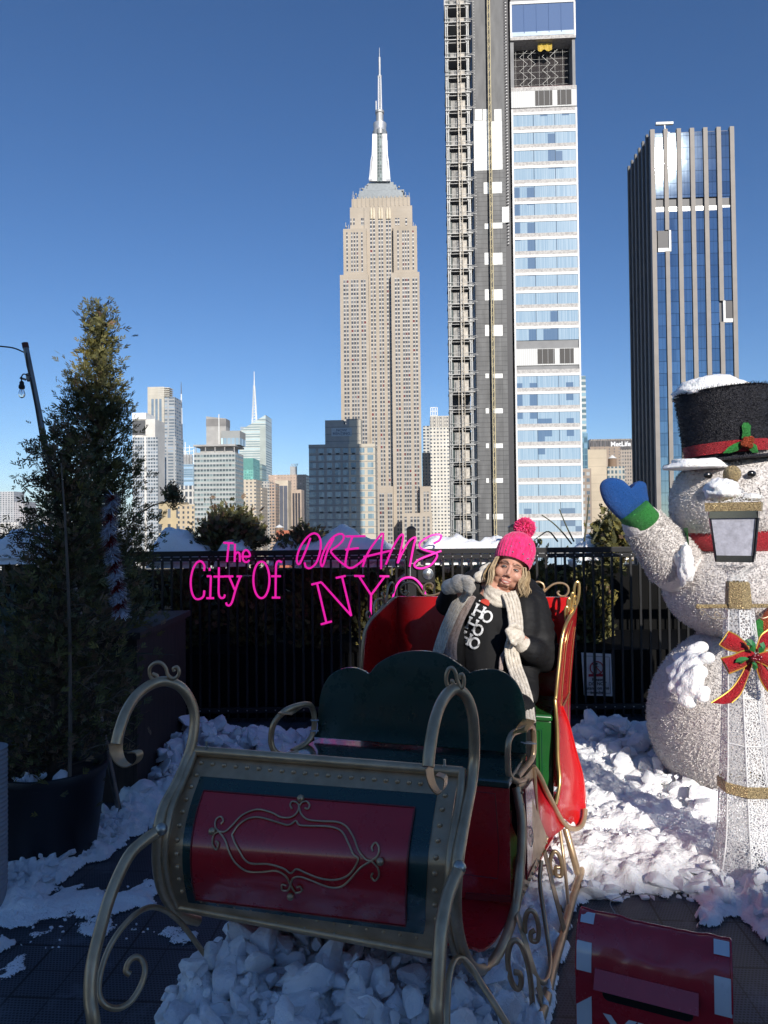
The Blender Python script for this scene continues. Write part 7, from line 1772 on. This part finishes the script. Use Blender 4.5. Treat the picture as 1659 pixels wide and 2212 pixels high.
mb.grid(rows); body = mb.build('body', mred, mail, smooth=60)
for u in (0, W_m):
    mb = MB(); mb.prism([mp(u, v_, z_) for v_, z_ in pr2], mc * (.002 if u else -.002)); mb.build('side', mred, mail, smooth=0)
mb = MB()
for u in (.0, W_m): mb.tube([mp(u, v_, z_) for v_, z_ in pr2[1:-1]], .0035, 6)
mb.tube([mp(W_m * i / NU, 0.002, Hm + .0005 + dent(W_m * i / NU, 0, Hm)) for i in range(NU + 1)], .0028, 6); mb.build('folded_edge', mred, body)
whp = gloss('white_band_paint', (.55, .58, .62), (.62, .64, .68), .25)
fr_len = [0]
frp = [p for p in pr2 if p[0] <= .001 and p[1] > .05]
def stripe(u0, u1, za, zb, slant=0):
    pp = sorted([z_ for v_, z_ in pr2[:-2] if zb < z_ < za and v_ <= 0], reverse=True); zz2 = [za] + pp + [zb]
    def vat(z_):
        for (v0, z0), (v1, z1) in zip(pr2, pr2[1:]):
            if v0 <= 0 and z0 <= z_ <= z1 + 1e-9: return v0 + (v1 - v0) * (z_ - z0) / (z1 - z0 + 1e-9)
        return 0
    mb = MB(); rows = [[mp(u, vat(z_) - .0028, z_ + (slant * (u - u0) / (u1 - u0) if z_ == za else 0) + .001) for u in (u0, (u0 + u1) / 2, u1)] for z_ in zz2]; mb.grid(rows, ma * .0015); return mb.build('white_stripe', whp, mail, smooth=60)
sw = W_m * .105
stripe(.004, sw, Hm - .001, Hm - .014); stripe(.0, sw, Hm - .047, Hm - .115); stripe(0, sw, Hm - .205, Hm - .30, .03)
stripe(W_m - sw, W_m - .003, Hm - .001, Hm - .018); stripe(W_m - sw, W_m, Hm - .055, Hm - .14)
# hood and slot
us, ue = W_m * .13, W_m * .80
def vat2(z_):
    for (v0, z0), (v1, z1) in zip(pr2, pr2[1:]):
        if v0 <= 0 and z0 <= z_ <= z1 + 1e-9: return v0 + (v1 - v0) * (z_ - z0) / (z1 - z0 + 1e-9)
    return -.09
mb = MB(); z1_, z0_ = Hm - .1, Hm - .138
q = lambda u, z_, o_: mp(u, vat2(z_) - o_, z_)
mb.hexa([q(us, z0_, .03), q(ue, z0_ , .03), q(ue, z0_, .027), q(us, z0_, .027), q(us, z1_, .004), q(ue, z1_, .004), q(ue, z1_, .001), q(us, z1_, .001)]); mb.build('slot_hood', mred, mail, smooth=0)
mb = MB(); sz = Hm - .158; n = 12; P_ = []
for i in range(n + 1): a = pi / 2 + pi * i / n; P_.append((us + .035 + .017 * cos(a), sz + .017 * sin(a)))
for i in range(n + 1): a = -pi / 2 + pi * i / n; P_.append((ue - .03 + .017 * cos(a), sz + .017 * sin(a)))
mb.prism([mp(u, vat2(z_) - .0025, z_) for u, z_ in P_], ma * .002); mb.build('posting_slot', simple('slot_black', (.002, .002, .002), .9), mail, smooth=0)
wl = simple('white_letters', (.6, .62, .66), .5)
ML = Matrix((mc, UP + mc * 0, -ma)).transposed().to_4x4(); ML.translation = mp(W_m * .19, -.0935, Hm - .29) - mailo
ML2 = ML.copy()
o = text('XMAS', .115, wl, mail, ML, xs=.95, bold=.003, align='LEFT')
for v_ in o.data.vertices: u = (v_.co + mailo - V((M0.x, M0.y, 0))).dot(mc); v_.co.z += skew * (u - W_m * .19)

# ---------------- string light pole and bulb ----------------
PY = 4.0
pole = thing('light_pole', 'leaning grey steel pole carrying the string light', 'pole', tuple(V((at(118, 1250, PY).x, PY, 0))))
steelp = simple('pole_steel', (.2, .19, .18), .35, .7, vs=9, var=.3, rv=.2)
mb = MB(); p0, p1 = at(56, 752, PY), at(108, 1010, PY); d_ = (p0 - p1).normalized(); pb = p1 - d_ * ((p1.z) / d_.z); mb.tube([pb, p1, p0], .0155, 14); mb.build('tube', steelp, pole)
mb = MB(); mb.tube([p0, p0 + d_ * .03], .0175, 14); mb.build('cap', simple('rust', (.12, .04, .03), .8), pole)
mb = MB(); c = at(65, 815, PY); mb.tube([c - d_ * .02, c + d_ * .02], .021, 12); mb.beam(c + V((-.02, -.01, -.015)), c + V((-.05, -.01, -.005)), .012); mb.build('clamp', steelp, pole)
wire = simple('black_cable', (.012, .012, .012), .6)
mb = MB(); mb.tube([at(-60, 742, PY), at(0, 748, PY), at(30, 752, PY), at(56, 763, PY)], .004, 6, smooth=4); mb.tube([at(57, 762, PY - .02), at(58, 790, PY - .02), at(66, 812, PY - .03)], .003, 6, smooth=4)
mb.tube([at(66, 815, PY - .02), at(80, 900, PY - .02), at(96, 1000, PY - .02), at(100, 1060, PY)], .0035, 6, smooth=4); mb.tube([at(62, 812, PY - .02), at(51, 808, PY - .02), at(46, 816, PY - .02), at(47, 824, PY - .02)], .0035, 6, smooth=4)
solo(mb, 'light_cable', wire, 'black cable strung to the top of the leaning pole', 'cable', tuple(at(57, 762, PY)))
bulb = thing('light_bulb', 'clear unlit filament bulb in a black socket hanging by the pole', 'light bulb', tuple(at(47, 858, PY - .02)))
mb = MB(); sz0 = at(47, 838, PY - .02); mb.lathe(sz0, [(.014, -.005), (.0165, .0), (.0165, .012), (.012, .02), (.012, .032), (.005, .04)], 16); mb.build('socket', wire, bulb)
gl_ = Mt('clear_bulb', (.9, .9, .9), .03); gl_.set('Transmission Weight', 1.0); gl_.set('IOR', 1.15); gl_ = gl_.m
mb = MB(); mb.lathe(sz0, [(.010, -.004), (.0135, -.015), (.018, -.03), (.018, -.04), (.013, -.052), (.002, -.058)], 20); mb.build('glass', gl_, bulb)
mb = MB(); mb.tube([sz0 + V((0, 0, -.005)), sz0 + V((-.006, 0, -.03)), sz0 + V((-.003, 0, -.042)), sz0 + V((.004, 0, -.03)), sz0 + V((0, 0, -.012))], .0012, 5); mb.build('filament', simple('filament', (.6, .45, .3), .4, .6), bulb)

# ---------------- tinsel candy cane ----------------
rnd = random.Random(4); ty = 3.3; cane = thing('tinsel_garland', 'red and white striped tinsel garland hanging in the evergreens', 'garland', tuple(at(240, 1310, ty)))
gt = [simple('white_foil', (.62, .64, .72), .4, .2), simple('red_foil', (.2, .012, .012), .4, .2)]
mb = MB()
path = spline([at(243, 1070, ty), at(238, 1110, ty), at(237, 1160, ty), at(246, 1210, ty), at(252, 1250, ty), at(258, 1290, ty), at(262, 1325, ty)], 20)
cols = []
for k in range(4200):
    f = rnd.random(); i = min(int(f * (len(path) - 1)), len(path) - 2); p = path[i]; a = rnd.uniform(0, 6.28); d = V((cos(a), sin(a), rnd.gauss(0, .35))).normalized()
    ph = (f * 5.6 + a / 6.28 * 1.0) % 1.0
    mb.cur = 0 if ph < .64 else 1; s_ = V((-sin(a), cos(a), 0)) * .0032; l_ = rnd.uniform(.035, .052); z_ = V((0, 0, -.01))
    mb.add([p - s_, p + s_, p + d * l_ + s_ * .4 + z_, p + d * l_ - s_ * .4 + z_], [(0, 1, 2, 3)])
mb.build('tinsel', gt, cane, smooth=0); mb = MB(); mb.tube(path, .01, 6); mb.build('core', gt[1], cane)

# ---------------- notice on the fence, ribbed planter at the left edge, loose wire ----------------
n0 = V((at(1289, 1457, 6.06).x, 6.06, at(1289, 1500, 6.06).z)); notice = thing('notice', 'white framed notice asking people not to stand on the benches', 'sign', tuple(n0))
a, b, c, d = at(1256, 1410, 6.06), at(1320, 1413, 6.06), at(1323, 1504, 6.06), at(1262, 1502, 6.06)
mb = MB(); mb.prism([a, b, c, d], (0, .012, 0)); mb.build('board', simple('notice_white', (.72, .72, .72), .5), notice, smooth=0)
cen = (a + b + c + d) / 4; ink = simple('notice_ink', (.03, .03, .03), .7); redi = simple('notice_red', (.45, .03, .04), .7)
mb = MB()
for r_ in (.86,):
    q = [cen + (p - cen) * r_ + V((0, -.004, 0)) for p in (a, b, c, d)]
    for i in range(4): mb.beam(q[i] + V((0, .001, 0)), q[(i + 1) % 4] + V((0, .001, 0)), .0025)
mb.build('border', ink, notice)
cp = at(1289, 1443, 6.052); mb = MB(); mb.tube([cp + V((.055 * cos(t_), 0, .055 * sin(t_))) for t_ in [2 * pi * i / 24 for i in range(24)]], .0045, 6, closed=True); mb.tube([cp + V((-.038, 0, .038)), cp + V((.038, 0, -.038))], .0045, 6); mb.bb(cp.x - .07, cp.x + .07, 6.05, 6.054, cp.z - .072, cp.z - .05); mb.build('prohibition_mark', redi, notice)
mb = MB(); mb.ell(cp + V((0, .002, .035)), (.009, .002, .009), 10, 6); mb.beam(cp + V((0, .003, .022)), cp + V((0, .003, -.045)), .016, .002); mb.beam(cp + V((-.02, .003, .01)), cp + V((.02, .003, .01)), .008, .002); mb.build('figure_mark', ink, notice)
text('Please\nDO NOT\nstand on the\nbenches', .038, ink, notice, Matrix.Translation(at(1291, 1471, 6.050) - n0) @ RX, bold=.0008)
mb = MB(); c = at(-14, 1690, 3.1); pr_ = []
for i in range(60): pr_.append((.085 + .0035 * (i % 2), .10 + .60 * i / 59))
mb.lathe(V((at(-32, 1800, 3.1).x, 3.1, 0)), [(.08, .02)] + pr_, 32)
solo(mb, 'ribbed_planter', simple('grey_ribbed', (.3, .3, .32), .6), 'grey ribbed cylinder planter cut off by the left edge', 'planter', tuple(V((at(-32, 1800, 3.1).x, 3.1, 0))), smooth=20)
mb = MB(); mb.tube([gnd(1330, 1975, .01), gnd(1318, 1950, .05), gnd(1340, 1937, .06), gnd(1380, 1932, .05), gnd(1430, 1932, .03)], .002, 6, smooth=5); solo(mb, 'loose_wire', simple('pale_wire', (.4, .4, .38), .5), 'thin pale wire curling out of the snow behind the letter box', 'wire', tuple(gnd(1330, 1975, 0)))
mb = MB(); mb.tube([gnd(1266, 1725, .02), gnd(1268, 1712, .07), gnd(1273, 1708, .08), gnd(1275, 1725, .02)], .008, 8, smooth=4); solo(mb, 'hoop', bgold, 'small gold hoop sticking out of the sunlit snow', 'hoop', tuple(gnd(1268, 1725, 0)))
# ---------------- thin winter haze over the city ----------------
hz = bpy.data.materials.new('winter_haze'); hz.use_nodes = True; hn_ = hz.node_tree; hn_.nodes.clear()
ho = hn_.nodes.new('ShaderNodeOutputMaterial'); pv = hn_.nodes.new('ShaderNodeVolumePrincipled'); pv.inputs['Color'].default_value = (.75, .83, .95, 1); pv.inputs['Density'].default_value = .00005; pv.inputs['Anisotropy'].default_value = 0.0
hn_.links.new(pv.outputs[0], ho.inputs['Volume'])
mb = MB(); mb.bb(-15500, 15500, -3500, 25500, BASE - 1, 420); tag(mb.build('haze', hz, smooth=0), 'thin pale winter haze over the far city', kind='stuff')
